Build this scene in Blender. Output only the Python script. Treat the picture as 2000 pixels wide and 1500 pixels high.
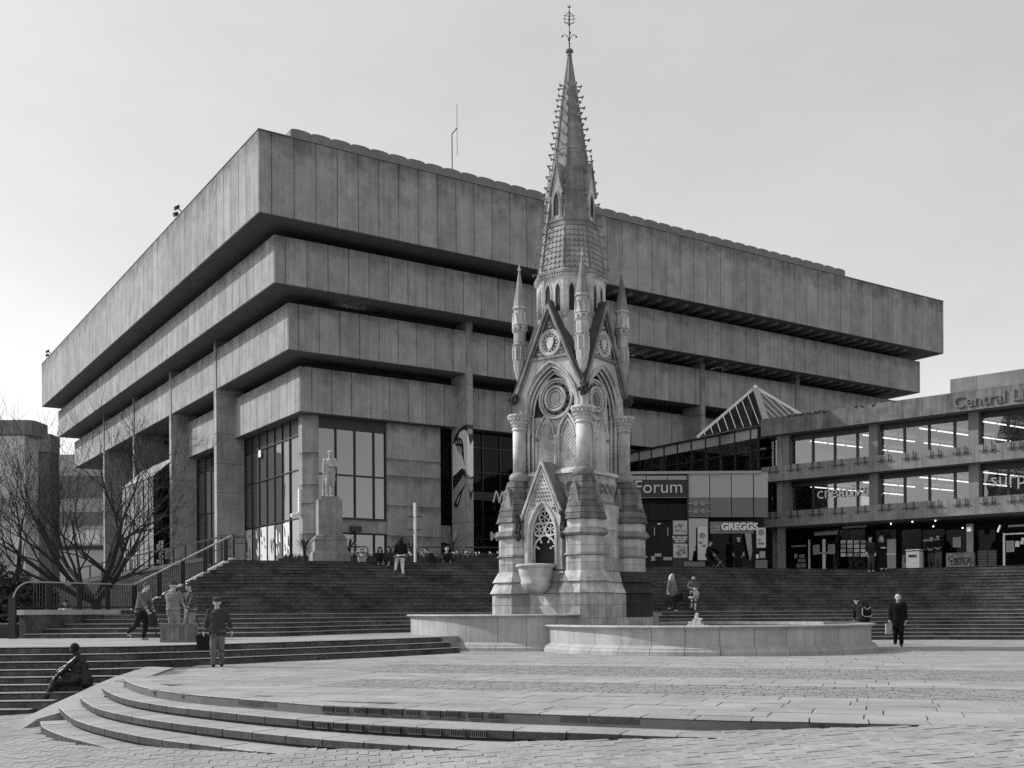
import bpy, bmesh, math, random
from math import sin, cos, pi, radians, sqrt, atan2, hypot
from mathutils import Vector, Matrix, noise as mnoise
random.seed(11)
for o in list(bpy.data.objects): bpy.data.objects.remove(o)
scene = bpy.context.scene
COL = scene.collection

# ------------------------------------------------------------------ camera
F, HOR, ROLL, CZ = 2082.26, 1192.47, 0.00607, 1.30   # focal length and horizon row in photo pixels (2000 wide)
cam_data = bpy.data.cameras.new('camera')
cam_data.sensor_width = 36.0
cam_data.lens = F * 36.0 / 2000.0
cam_data.shift_y = (HOR - 750.0) / 2000.0
cam_data.clip_start = 0.1
cam_data.clip_end = 3000.0
cam = bpy.data.objects.new('camera', cam_data)
cam.location = (0, 0, CZ)
cam.rotation_euler = (pi / 2, ROLL, 0)
COL.objects.link(cam)
scene.camera = cam

# ------------------------------------------------------------------ sky, sun, exposure
SUN_EL = radians(37.0)
SUN_DIR = Vector((-0.972 * cos(SUN_EL), 0.235 * cos(SUN_EL), sin(SUN_EL))).normalized()   # towards the sun
world = bpy.data.worlds.new('World')
scene.world = world
world.use_nodes = True
wn = world.node_tree.nodes; wl = world.node_tree.links
for n in list(wn): wn.remove(n)
sky = wn.new('ShaderNodeTexSky'); sky.sky_type = 'NISHITA'; sky.sun_disc = False
sky.sun_elevation = SUN_EL
sky.sun_rotation = atan2(SUN_DIR.x, SUN_DIR.y)
sky.air_density = 1.0; sky.dust_density = 1.5; sky.ozone_density = 1.0; sky.altitude = 100
bw = wn.new('ShaderNodeRGBToBW')
bg = wn.new('ShaderNodeBackground'); bg.inputs['Strength'].default_value = 0.15
wo = wn.new('ShaderNodeOutputWorld')
# a thin, even veil of high cloud over the clear sky (the photograph has no colour, so both are grey)
veil = wn.new('ShaderNodeMath'); veil.operation = 'MULTIPLY_ADD'; veil.inputs[1].default_value = 0.62; veil.inputs[2].default_value = 1.40
wl.new(sky.outputs[0], bw.inputs[0]); wl.new(bw.outputs[0], veil.inputs[0]); wtc = wn.new('ShaderNodeTexCoord'); wmp = wn.new('ShaderNodeMapping'); wmp.inputs['Scale'].default_value = (1.0, 1.0, 2.5)
wns = wn.new('ShaderNodeTexNoise'); wns.inputs['Scale'].default_value = 2.2; wns.inputs['Detail'].default_value = 7; wns.inputs['Roughness'].default_value = 0.62
wl.new(wtc.outputs['Generated'], wmp.inputs['Vector']); wl.new(wmp.outputs[0], wns.inputs['Vector'])
wmr = wn.new('ShaderNodeMapRange'); wmr.inputs[1].default_value = 0.3; wmr.inputs[2].default_value = 0.7; wmr.inputs[3].default_value = 0.93; wmr.inputs[4].default_value = 1.07
wl.new(wns.outputs['Fac'], wmr.inputs[0]); wmu = wn.new('ShaderNodeMath'); wmu.operation = 'MULTIPLY'
wl.new(veil.outputs[0], wmu.inputs[0]); wl.new(wmr.outputs[0], wmu.inputs[1]); wl.new(wmu.outputs[0], bg.inputs['Color']); wl.new(bg.outputs[0], wo.inputs[0])
sd = bpy.data.lights.new('sun', 'SUN'); sd.energy = 2.5; sd.angle = radians(0.55); sd.color = (1, 0.995, 0.985)
sun = bpy.data.objects.new('sun', sd); COL.objects.link(sun)
sun.location = SUN_DIR * 100
sun.rotation_euler = (-SUN_DIR).to_track_quat('-Z', 'Y').to_euler()
scene.view_settings.view_transform = 'Standard'
scene.view_settings.look = 'None'
scene.view_settings.exposure = 0.62
scene.view_settings.gamma = 1.0
scene.view_settings.use_curve_mapping = False
scene.cycles.max_bounces = 6
scene.cycles.transparent_max_bounces = 12
scene.cycles.use_denoising = False      # the leftover noise reads as film grain
scene.cycles.use_adaptive_sampling = False
scene.cycles.sample_clamp_indirect = 4.0

# ------------------------------------------------------------------ picture to place
def ray(u, v):
    a, b = u - 1000.0, v - HOR
    c, s = cos(ROLL), sin(ROLL)
    return (c * a - s * b) / F, -(s * a + c * b) / F
def at(u, v, z):
    "ground position under a photo pixel for a known height"
    a, b = ray(u, v); Y = (z - CZ) / b
    return Vector((a * Y, Y, z))
def atD(u, v, D):
    a, b = ray(u, v)
    return Vector((a * D, D, CZ + b * D))

# ------------------------------------------------------------------ materials (all grey: the photograph is black and white)
MATS = {}
def mat(name, g=0.3, rough=0.8, var=0.15, scale=3.0, bump=0.0, bscale=60.0, rnd=0.0, streak=0.0, stain=0.0,
        fine=0.12, metal=0.0, spec=0.3, speckle=0.0, emit=0.0, topstain=0.0):
    if name in MATS: return MATS[name]
    m = bpy.data.materials.new(name); m.use_nodes = True
    nt = m.node_tree; N = nt.nodes; L = nt.links
    b = N['Principled BSDF']
    b.inputs['Roughness'].default_value = rough
    b.inputs['Metallic'].default_value = metal
    b.inputs['Specular IOR Level'].default_value = spec
    geo = N.new('ShaderNodeNewGeometry')
    def math_(op, a, bb):
        n = N.new('ShaderNodeMath'); n.operation = op
        for i, x in enumerate((a, bb)):
            if isinstance(x, (int, float)): n.inputs[i].default_value = x
            else: L.new(x, n.inputs[i])
        return n.outputs[0]
    def noise(sc, det=5, rg=0.6, vec=None):
        n = N.new('ShaderNodeTexNoise'); n.inputs['Scale'].default_value = sc
        n.inputs['Detail'].default_value = det; n.inputs['Roughness'].default_value = rg
        L.new(vec or geo.outputs['Position'], n.inputs['Vector'])
        return n.outputs['Fac']
    def remap(x, a, b_, c, d):
        n = N.new('ShaderNodeMapRange'); n.inputs[1].default_value = a; n.inputs[2].default_value = b_
        n.inputs[3].default_value = c; n.inputs[4].default_value = d; L.new(x, n.inputs[0]); return n.outputs[0]
    val = remap(noise(scale), 0.25, 0.75, 1 - var, 1 + var)
    if fine: val = math_('MULTIPLY', val, remap(noise(bscale, 3, 0.7), 0.25, 0.75, 1 - fine, 1 + fine))
    if speckle: val = math_('MULTIPLY', val, remap(noise(14.0, 2, 0.5), 0.3, 0.7, 1 - speckle, 1 + speckle))
    if rnd:
        oi = N.new('ShaderNodeObjectInfo')
        val = math_('MULTIPLY', val, remap(oi.outputs['Random'], 0, 1, 1 - rnd, 1 + rnd))
    if streak:      # rain streaks: noise stretched along the vertical
        mp = N.new('ShaderNodeMapping'); mp.inputs['Scale'].default_value = (2.2, 2.2, 0.10)
        L.new(geo.outputs['Position'], mp.inputs['Vector'])
        val = math_('MULTIPLY', val, remap(noise(2.0, 6, 0.65, mp.outputs[0]), 0.35, 0.72, 1 + streak * 0.3, 1 - streak))
    if stain:       # blotchy weathering
        val = math_('MULTIPLY', val, remap(noise(0.9, 8, 0.68), 0.42, 0.66, 1.0, 1 - stain))
    if topstain:    # soot washed down from the upper edge of each piece, broken up by noise
        tc = N.new('ShaderNodeTexCoord'); sx = N.new('ShaderNodeSeparateXYZ'); L.new(tc.outputs['Generated'], sx.inputs[0])
        mk = math_('ADD', remap(sx.outputs[2], 0.55, 1.0, 0.0, 1.0), remap(noise(1.1, 6, 0.7), 0.3, 0.7, -0.55, 0.35))
        val = math_('MULTIPLY', val, remap(mk, 0.25, 1.1, 1.0, 1 - topstain))
    col = N.new('ShaderNodeCombineColor')
    gv = math_('MULTIPLY', val, g)
    for i in range(3): L.new(gv, col.inputs[i])
    L.new(col.outputs[0], b.inputs['Base Color'])
    if bump:
        bp = N.new('ShaderNodeBump'); bp.inputs['Strength'].default_value = bump; bp.inputs['Distance'].default_value = 0.02
        L.new(noise(bscale * 0.6, 4, 0.6), bp.inputs['Height']); L.new(bp.outputs[0], b.inputs['Normal'])
    if emit:
        b.inputs['Emission Color'].default_value = (1, 1, 1, 1); b.inputs['Emission Strength'].default_value = emit
    MATS[name] = m
    return m
def glass_mat(name, refl=0.25, tint=0.5, rough=0.02, dark=0.02, clear=0.5, graze=0.95):
    "window glass: a mirror-like coating over a partly see-through, partly dark pane"
    if name in MATS: return MATS[name]
    m = bpy.data.materials.new(name); m.use_nodes = True
    nt = m.node_tree; N = nt.nodes; L = nt.links
    for n in list(N): N.remove(n)
    out = N.new('ShaderNodeOutputMaterial')
    gl = N.new('ShaderNodeBsdfGlossy'); gl.inputs['Roughness'].default_value = rough
    gl.inputs['Color'].default_value = (0.9, 0.9, 0.9, 1)
    tr = N.new('ShaderNodeBsdfTransparent'); tr.inputs['Color'].default_value = (tint, tint, tint, 1)
    df = N.new('ShaderNodeBsdfDiffuse'); df.inputs['Color'].default_value = (dark, dark, dark, 1)
    m1 = N.new('ShaderNodeMixShader'); m1.inputs[0].default_value = clear
    L.new(df.outputs[0], m1.inputs[1]); L.new(tr.outputs[0], m1.inputs[2])
    lw = N.new('ShaderNodeLayerWeight'); lw.inputs['Blend'].default_value = 0.35
    mr = N.new('ShaderNodeMapRange'); mr.inputs[3].default_value = refl; mr.inputs[4].default_value = graze
    L.new(lw.outputs['Fresnel'], mr.inputs[0])
    m2 = N.new('ShaderNodeMixShader'); L.new(mr.outputs[0], m2.inputs[0])
    L.new(m1.outputs[0], m2.inputs[1]); L.new(gl.outputs[0], m2.inputs[2])
    # slight waviness so that each pane mirrors a little differently
    geo = N.new('ShaderNodeNewGeometry'); no = N.new('ShaderNodeTexNoise'); no.inputs['Scale'].default_value = 0.7
    L.new(geo.outputs['Position'], no.inputs['Vector'])
    bp = N.new('ShaderNodeBump'); bp.inputs['Strength'].default_value = 0.06; bp.inputs['Distance'].default_value = 0.1
    L.new(no.outputs['Fac'], bp.inputs['Height']); L.new(bp.outputs[0], gl.inputs['Normal'])
    L.new(m2.outputs[0], out.inputs[0])
    MATS[name] = m
    return m

M_CONC = mat('precast_concrete', 0.33, 0.9, 0.10, 1.2, 0.25, 45, rnd=0.10, streak=0.24, stain=0.26, topstain=0.58, fine=0.22, speckle=0.06)
M_CONC_D = mat('concrete_plain', 0.22, 0.9, 0.12, 0.8, 0.2, 40, streak=0.2, stain=0.15)
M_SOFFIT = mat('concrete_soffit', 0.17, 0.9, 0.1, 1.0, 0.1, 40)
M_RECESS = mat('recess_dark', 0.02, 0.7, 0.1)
M_STONE = mat('limestone', 0.62, 0.85, 0.15, 1.6, 0.35, 30, rnd=0.05, streak=0.35, stain=0.48)
M_STONE2 = mat('limestone_block', 0.52, 0.85, 0.16, 2.0, 0.35, 30, rnd=0.17, streak=0.40, stain=0.5)
M_STONE_W = mat('weathered_limestone', 0.27, 0.9, 0.35, 2.5, 0.5, 25, rnd=0.10, streak=0.30, stain=0.35)
M_STONE_B = mat('blackened_stone', 0.045, 0.9, 0.5, 3.0, 0.5, 25)
M_SLATE = mat('roof_slate', 0.05, 0.8, 0.4, 3.0, 0.4, 20, rnd=0.2)
M_POOL = mat('pool_stone', 0.40, 0.8, 0.12, 2.0, 0.25, 50, rnd=0.07, streak=0.2, stain=0.2)
M_GRAN_SHADED = mat('dark_shaded_step_stone', 0.10, 0.9, 0.5, 1.3, 0.4, 30, rnd=0.10, stain=0.5, speckle=0.35, spec=0.1)  # dark stone, darkened further to carry the shade on the risers
M_TREAD_LIT = mat('lit_tread_stone', 0.27, 0.85, 0.15, 2.0, 0.2, 40, rnd=0.05)  # lit copy of the step stone: sun on the treads is in the colour
M_KERB_SHADED = mat('kerb_stone', 0.06, 0.85, 0.28, 3.0, 0.4, 30, rnd=0.13, stain=0.25, speckle=0.25)  # kerb sides, with their shade mixed into the colour
M_SLAB = mat('plaza_slab', 0.32, 0.85, 0.12, 0.6, 0.3, 40, rnd=0.08, stain=0.22, speckle=0.08)
M_SETT = mat('paving_sett', 0.24, 0.9, 0.15, 1.0, 0.5, 25, rnd=0.10, speckle=0.15)
M_PAVER = mat('clay_paver', 0.31, 0.85, 0.12, 1.2, 0.3, 40, rnd=0.12, stain=0.2, speckle=0.1)
M_JOINT = mat('paving_joint', 0.12, 0.95, 0.2)
M_GROUND = mat('ground_asphalt', 0.20, 0.95, 0.2)
M_WATER = mat('pool_water', 0.05, 0.05, 0.1, spec=0.6, fine=0)
M_FOAM = mat('white_water', 0.85, 0.6, 0.05, 8, 0.5, 30)
M_BLACK = mat('black_metal', 0.015, 0.45, 0.1, spec=0.5)
M_GREYMET = mat('grey_metal', 0.18, 0.45, 0.1, metal=0.4)
M_WHITE = mat('white_paint', 0.75, 0.5, 0.04)
M_LGREY = mat('light_grey_panel', 0.33, 0.5, 0.06)
M_MGREY = mat('mid_grey_panel', 0.17, 0.5, 0.06)
M_DGREY = mat('dark_grey_panel', 0.035, 0.5, 0.1)
M_BRONZE = mat('dark_bronze', 0.02, 0.35, 0.3, 6, 0.3, 20, metal=0.6, spec=0.5)
M_MARBLE = mat('weathered_marble', 0.42, 0.6, 0.25, 5.0, 0.3, 20, stain=0.35)
M_PEDEST = mat('pedestal_granite', 0.24, 0.8, 0.25, 2.0, 0.3, 30, rnd=0.08, streak=0.4, stain=0.3)
M_BARK = mat('tree_bark', 0.03, 0.95, 0.3, 6, 0.4, 15)
M_WOOD = mat('crate_wood', 0.15, 0.8, 0.25, 4, 0.3, 20, rnd=0.25)
M_LEAF = mat('dark_leaf', 0.045, 0.7, 0.3, 4)
M_SKIN = mat('skin', 0.42, 0.6, 0.05)
M_TUBE = mat('lamp_tube', 0.8, 0.5, 0.0, emit=3.0)
G_DARK = glass_mat('dark_glass', 0.0, 0.35, dark=0.012, clear=0.75, graze=0.22)
G_LIB = glass_mat('library_glass', 0.16, 0.35, dark=0.02, clear=0.5)
G_LEFT = glass_mat('left_side_glass', 0.14, 0.35, dark=0.12, clear=0.35, graze=0.40)
G_PORCH = glass_mat('porch_glass', 0.10, 0.4, dark=0.08, clear=0.5, graze=0.45)
G_WING = glass_mat('solar_glass', 0.14, 0.7, dark=0.03, clear=0.8, graze=0.65)
G_ATR = glass_mat('atrium_glass', 0.02, 0.7, dark=0.02, clear=0.9, graze=0.3)
def cloth(g, nm=None): return mat(nm or 'cloth_%03d' % int(g * 1000), g, 0.9, 0.12, 9.0, 0.3, 40, spec=0.15)

# ------------------------------------------------------------------ mesh building
class MB:
    def __init__(s, off=(0, 0, 0)):
        s.v = []; s.f = []; s.m = []; s.o = Vector(off)
    def face(s, pts, mi=0):
        i = len(s.v); s.v += [tuple(p) for p in pts]; s.f.append(tuple(range(i, i + len(pts)))); s.m.append(mi); return s
    def grid(s, rings, mi=0, closed=True, caps=True):
        "loft between rings of equal length"
        n = len(rings[0]); i0 = len(s.v)
        for r in rings: s.v += [tuple(p) for p in r]
        for k in range(len(rings) - 1):
            a = i0 + k * n; b = a + n
            for j in range(n if closed else n - 1):
                j2 = (j + 1) % n
                s.f.append((a + j, a + j2, b + j2, b + j)); s.m.append(mi)
        if caps and closed:
            s.f.append(tuple(range(i0 + n - 1, i0 - 1, -1))); s.m.append(mi)
            e = i0 + (len(rings) - 1) * n
            s.f.append(tuple(range(e, e + n))); s.m.append(mi)
        return s
    def box(s, x0, x1, y0, y1, z0, z1, mi=0):
        return s.grid([[(x0, y0, z0), (x1, y0, z0), (x1, y1, z0), (x0, y1, z0)], [(x0, y0, z1), (x1, y0, z1), (x1, y1, z1), (x0, y1, z1)]], mi)
    def prism(s, poly, z0, z1, mi=0):
        return s.grid([[(p[0], p[1], z0) for p in poly], [(p[0], p[1], z1) for p in poly]], mi)
    def ext(s, poly3, vec, mi=0):
        vec = Vector(vec)
        return s.grid([[Vector(p) for p in poly3], [Vector(p) + vec for p in poly3]], mi)
    def beam(s, a, b, w, h=None, up=(0, 0, 1), mi=0):
        a = Vector(a); b = Vector(b); h = h or w; d = (b - a).normalized(); up = Vector(up)
        if abs(d.dot(up)) > 0.98: up = Vector((1, 0, 0))
        x = d.cross(up).normalized() * w / 2; y = x.cross(d).normalized() * h / 2
        return s.grid([[p - x - y, p + x - y, p + x + y, p - x + y] for p in (a, b)], mi)
    def tube(s, pts, r, n=6, mi=0, closed=False, caps=True):
        pts = [Vector(p) for p in pts]
        rs = r if isinstance(r, (list, tuple)) else [r] * len(pts)
        rings = []; ref = None
        m = len(pts)
        for i, p in enumerate(pts):
            a = pts[i - 1] if (i or closed) else p; b = pts[(i + 1) % m] if (i < m - 1 or closed) else p
            d = (b - a)
            d = d.normalized() if d.length > 1e-9 else Vector((0, 0, 1))
            if ref is None:
                ref = Vector((0, 0, 1)) if abs(d.z) < 0.9 else Vector((1, 0, 0))
            x = (ref - d * ref.dot(d))
            x = x.normalized() if x.length > 1e-6 else d.orthogonal().normalized()
            y = d.cross(x); ref = x
            rings.append([p + (x * cos(2 * pi * k / n) + y * sin(2 * pi * k / n)) * rs[i] for k in range(n)])
        if closed: rings.append(rings[0])
        return s.grid(rings, mi, True, caps and not closed)
    def lathe(s, prof, n=16, c=(0, 0), a0=0.0, mi=0, caps=True):
        return s.grid([[(c[0] + r * cos(a0 + 2 * pi * k / n), c[1] + r * sin(a0 + 2 * pi * k / n), z) for k in range(n)] for r, z in prof], mi, True, caps)
    def ball(s, c, r, n=8, k=5, sc=(1, 1, 1), mi=0):
        rings = []
        for i in range(k + 1):
            t = pi * i / k; rr = max(sin(t), 1e-3) * r
            rings.append([(c[0] + rr * cos(2 * pi * j / n) * sc[0], c[1] + rr * sin(2 * pi * j / n) * sc[1], c[2] - cos(t) * r * sc[2]) for j in range(n)])
        return s.grid(rings, mi)
    def mesh(s, name, mats, smooth=False):
        me = bpy.data.meshes.new(name)
        ox, oy, oz = s.o
        me.from_pydata([(v[0] + ox, v[1] + oy, v[2] + oz) for v in s.v], [], s.f)
        for m in (mats if isinstance(mats, (list, tuple)) else [mats]): me.materials.append(m)
        if any(s.m): me.polygons.foreach_set('material_index', s.m)
        if smooth: me.polygons.foreach_set('use_smooth', [True] * len(me.polygons))
        return me
    def build(s, name, mats, parent=None, smooth=False, fix=True):
        me = s.mesh(name, mats, smooth)
        if fix:
            bm = bmesh.new(); bm.from_mesh(me); bmesh.ops.recalc_face_normals(bm, faces=bm.faces); bm.to_mesh(me); bm.free()
        return link(name, me, parent)
def link(name, me, parent=None, loc=None, rz=0.0):
    o = bpy.data.objects.new(name, me); COL.objects.link(o)
    if parent is not None: o.parent = parent
    if loc is not None: o.location = loc
    if rz: o.rotation_euler = (0, 0, rz)
    return o
def tag(o, label=None, cat=None, group=None, kind=None):
    if label: o['label'] = label
    if cat: o['category'] = cat
    if group: o['group'] = group
    if kind: o['kind'] = kind
    return o
def thing(name, label, cat, loc=(0, 0, 0), rz=0.0, group=None):
    o = bpy.data.objects.new(name, None); COL.objects.link(o)
    o.empty_display_size = 0.3
    o.location = loc; o.rotation_euler = (0, 0, rz)
    return tag(o, label, cat, group)
def structure(o): return tag(o, kind='structure')
def copy_tree(o, parent=None):
    c = o.copy(); COL.objects.link(c); c.parent = parent
    for ch in o.children: copy_tree(ch, c)
    return c
def text_mesh(txt, size, depth=0.01, align='LEFT', bold=0.0, shear=0.0):
    cu = bpy.data.curves.new('lettering', 'FONT'); cu.body = txt; cu.size = size; cu.extrude = depth; cu.offset = bold
    cu.align_x = align; cu.shear = shear; cu.resolution_u = 3
    o = bpy.data.objects.new('lettering', cu); COL.objects.link(o)
    dg = bpy.context.evaluated_depsgraph_get()
    me = bpy.data.meshes.new_from_object(o.evaluated_get(dg))
    bpy.data.objects.remove(o); bpy.data.curves.remove(cu)
    return me
def lettering(txt, size, m, parent, origin, xdir, updir=(0, 0, 1), depth=0.01, align='LEFT', bold=0.0, name='lettering'):
    "flat letters standing on a plane given by an origin and a reading direction (parent space)"
    me = text_mesh(txt, size, depth, align, bold)
    x = Vector(xdir).normalized(); y = Vector(updir).normalized(); z = x.cross(y)
    M = Matrix((x, y, z)).transposed().to_4x4(); M.translation = Vector(origin)
    me.transform(M); me.materials.clear(); me.materials.append(m)
    return link(name, me, parent)
def arc_pts(cx, cy, r, a0, a1, n): return [(cx + r * cos(a0 + (a1 - a0) * i / n), cy + r * sin(a0 + (a1 - a0) * i / n)) for i in range(n + 1)]
# ================================================================== ground, plaza, steps, pools
T1, T2, ZM = 3.49, 3.19, 0.49          # library terrace, wing terrace, raised left part of the square
def zg(x): return max(-1.25, min(0.0, -0.27 + 0.055 * x))
def catmull(pts, n):
    P = [Vector(p) for p in pts]; P = [P[0] * 2 - P[1]] + P + [P[-1] * 2 - P[-2]]
    out = []; m = len(P) - 3
    for i in range(n + 1):
        t = m * i / n; k = min(int(t), m - 1); t -= k
        a, b, c, d = P[k:k + 4]
        out.append(0.5 * ((2 * b) + (c - a) * t + (2 * a - 5 * b + 4 * c - d) * t * t + (3 * b - a - 3 * c + d) * t ** 3))
    return out
def resample(pts, step):
    pts = [Vector(p) for p in pts]; out = [pts[0].copy()]; acc = 0.0
    for a, b in zip(pts, pts[1:]):
        l = (b - a).length; t = step - acc
        while t <= l: out.append(a.lerp(b, t / l)); t += step
        acc = (acc + l) % step if l else acc
    if (out[-1] - pts[-1]).length > 0.05: out.append(pts[-1].copy())
    return out
def offset(pts, d):
    "shift a plan polyline sideways (towards its right-hand side for d>0)"
    out = []
    for i, p in enumerate(pts):
        a = pts[max(i - 1, 0)]; b = pts[min(i + 1, len(pts) - 1)]
        t = Vector((b[0] - a[0], b[1] - a[1])).normalized()
        out.append(Vector((p[0] + t.y * d, p[1] - t.x * d)))
    return out
def yat(pts, x):
    for a, b in zip(pts, pts[1:]):
        if a[0] <= x <= b[0] and b[0] > a[0]: return a[1] + (b[1] - a[1]) * (x - a[0]) / (b[0] - a[0])
    return None

# the wide base sheet under everything
g = MB()
xs = [-600, -120, -60, -17.8, -10, -5, 0, 2.5, 4.9, 60, 120, 600]
ys = [-300, -20, 0, 10, 20, 40, 100, 300, 1200]
for i in range(len(xs) - 1):
    for j in range(len(ys) - 1):
        g.face([(x, y, zg(x) - 0.07) for x, y in ((xs[i], ys[j]), (xs[i + 1], ys[j]), (xs[i + 1], ys[j + 1]), (xs[i], ys[j + 1]))])
ground = structure(g.build('ground', M_GROUND))

# ---- the low curved steps between the paved slope and the square (edges read from the photograph)
RF = 0.14
def xy(u, v, z): p = at(u, v, z); return Vector((p.x, p.y))
E_PIX = [
 [(237, 1323), (260, 1336), (314, 1348), (396, 1358), (500, 1366), (625, 1376), (750, 1381.5), (875, 1386.5), (1000, 1391.5), (1173, 1397), (1384, 1404), (1500, 1407), (1609, 1409), (1727, 1412), (1852, 1414.5)],
 [(196, 1340), (213, 1352), (250, 1365), (320, 1377), (385, 1385), (500, 1397), (625, 1407), (750, 1415), (870, 1421), (1000, 1426), (1155, 1431), (1261, 1435), (1371, 1439), (1470, 1442)],
 [(154, 1360), (170, 1373), (200, 1386), (272, 1401), (385, 1417), (500, 1430), (605, 1440), (675, 1446), (825, 1456), (930, 1463)],
 [(113, 1378), (130, 1394), (154, 1408), (220, 1426), (290, 1440), (380, 1452), (500, 1466), (620, 1476)],
 [(79, 1409), (84, 1420), (124, 1437), (160, 1446)]]
EDGES = []
for k, pix in enumerate(E_PIX):
    pts = [xy(u, v, -RF * k) for u, v in pix]
    d = (pts[-1] - pts[-2]).normalized()
    pts.append(pts[-1] + d * (1.2 if k else 1.0))
    EDGES.append(catmull(pts, 60))
steps_low = structure(link('curved_steps', None))
kerb_n = 0
for k, e in enumerate(EDGES):
    zt = -RF * k
    nodes = resample(e, 0.66)
    back = offset(nodes, -0.42)
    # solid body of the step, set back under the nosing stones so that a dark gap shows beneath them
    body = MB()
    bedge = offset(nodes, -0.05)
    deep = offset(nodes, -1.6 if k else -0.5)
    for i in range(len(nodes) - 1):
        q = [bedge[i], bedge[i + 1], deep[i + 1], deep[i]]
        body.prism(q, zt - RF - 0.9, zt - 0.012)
    body.build('step_core', M_KERB_SHADED, steps_low)
    for i in range(len(nodes) - 1):
        a, b, c, d = nodes[i], nodes[i + 1], back[i + 1], back[i]
        t = (b - a).normalized() * 0.009
        s = MB()
        n3 = Vector((t.y, -t.x)).normalized() * 0.012
        top = [a + t, b - t, c - t, d + t]
        jz = random.uniform(-0.003, 0.003)
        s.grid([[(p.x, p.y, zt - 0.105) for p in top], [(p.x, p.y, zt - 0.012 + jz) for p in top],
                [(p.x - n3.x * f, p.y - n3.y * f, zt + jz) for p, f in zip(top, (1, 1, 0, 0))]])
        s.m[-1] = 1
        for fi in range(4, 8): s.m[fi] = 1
        s.build('kerb_stone', [M_KERB_SHADED, M_SLAB], steps_low)  # pale slab colour on top, shade coloured into the sides
        kerb_n += 1
    if k:       # tread paving behind the nosing stones up to the next riser
        tr = offset(nodes, -1.45)
        for i in range(0, len(nodes) - 1):
            q = [back[i], back[i + 1], tr[i + 1], tr[i]]
            s = MB(); s.prism(q, zt - 0.05, zt - 0.004); s.build('tread_slab', M_SLAB, steps_low)
# iron air grilles set in the first two risers
gr_u = [[640, 667, 702.5, 733, 772, 805.5, 846, 882.5, 927, 966], [599, 629, 664, 696, 734.5, 768, 810, 847.5, 893, 934]]
M_IRON = mat('grille_iron', 0.12, 0.5, 0.2, metal=0.3)
for k, us in enumerate(gr_u):
    zt = -RF * k; e = EDGES[k]
    for u in us:
        best = next(i for i in range(len(e) - 1) if e[i + 1].x / e[i + 1].y >= (u - 1000) / F)
        r0, r1 = e[best].x / e[best].y, e[best + 1].x / e[best + 1].y
        p = e[best].lerp(e[best + 1], ((u - 1000) / F - r0) / (r1 - r0)); t = (e[best + 1] - e[best]).normalized(); nrm = Vector((t.y, -t.x))
        w = 0.105
        s = MB()
        o = p + nrm * 0.004
        def pt(a, zz, dd): return (o.x + t.x * a + nrm.x * dd, o.y + t.y * a + nrm.y * dd, zz)
        s.grid([[pt(-w, zt - 0.10, 0), pt(w, zt - 0.10, 0), pt(w, zt - 0.10, 0.006), pt(-w, zt - 0.10, 0.006)],
                [pt(-w, zt - 0.015, 0), pt(w, zt - 0.015, 0), pt(w, zt - 0.015, 0.006), pt(-w, zt - 0.015, 0.006)]])
        gobj = s.build('air_grille', M_BLACK, steps_low)
        bars = MB()
        for q in range(8):
            a = -w + 2 * w * (q + 0.5) / 8
            bars.beam(pt(a, zt - 0.095, 0.013), pt(a, zt - 0.02, 0.013), 0.012)
        for zz in (zt - 0.097, zt - 0.018): bars.beam(pt(-w, zz, 0.013), pt(w, zz, 0.013), 0.012)
        bars.build('grille_bars', M_IRON, gobj)

# ---- sloping cheek at the left end of those steps
tips = [e[0] for e in EDGES]
ck = [at(300, 1303, 0.0), Vector((tips[0].x, tips[0].y, 0.0))] + [Vector((tips[k].x, tips[k].y, -RF * k)) for k in range(1, 4)] + [Vector((tips[3].x - 0.22, tips[3].y - 0.6, -0.60)), Vector((tips[3].x - 0.40, tips[3].y - 1.1, -0.86))]
cin = [p + Vector((0.55, -0.25, 0.0)) * (1.0 if i < 5 else 0.25 if i == 5 else 0.1) for i, p in enumerate(ck)]
cout = [p + Vector((-0.14, 0.05, 0.012)) for p in ck]
s = MB()
s.grid([[(p.x, p.y, -1.4) for p in (a, b)] + [(b.x, b.y, b.z + 0.003), (a.x, a.y, a.z + 0.003)] for a, b in zip(cin, cout)])
structure(s.build('step_cheek', M_SLAB))

# ---- square: base and paving
E1 = EDGES[0]
_d = (E1[-1] - E1[-6]).normalized()
front = [(p.x, p.y) for p in E1] + [(E1[-1].x + _d.x * 6, E1[-1].y + _d.y * 6), (E1[-1].x + _d.x * 40, E1[-1].y + _d.y * 40)]
FRONT = [Vector(p) for p in front]
plz = MB()
poly = [(-9.6, 27.6)] + front + [(front[-1][0], 60), (-9.6, 60)]
plz.prism(poly, -0.9, -0.03)
plaza = structure(plz.build('plaza', M_JOINT))
S1 = [xy(u, v, ZM) for u, v in ((0, 1264.5), (330, 1260), (500, 1255), (675, 1250), (805, 1245.5))]
S1 = [Vector((-34, S1[0].y - 0.3))] + S1 + [S1[-1] + (S1[-1] - S1[-2]) * 0.5]
S1 = catmull(S1, 40)
POOL_R = (6.27, 34.9, 5.4, 0.845); POOL_L = (0.95, 38.6, 4.8, 1.18)
def in_square(x, y):
    ye = yat(E1, x)
    if ye is None:
        if x < -9.0: return False
        ye = yat(FRONT, x)
        if ye is None: return False
    if y < ye + 0.44: return False
    ys1 = yat(S1, x)
    if ys1 is not None and y > ys1 - 0.6: return False
    if x < E1[0].x + 0.5: return False
    for cx, cy, r, z in (POOL_R, POOL_L):
        if hypot(x - cx, y - cy) < r - 0.4: return False
    return y < 45.5
SL = -0.35
fa = Vector((1, SL)).normalized(); fb = Vector((-fa.y, fa.x))
org = Vector((1.0, 13.4))
def loc2(p): d = Vector(p) - org; return d.dot(fa), d.dot(fb)
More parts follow.
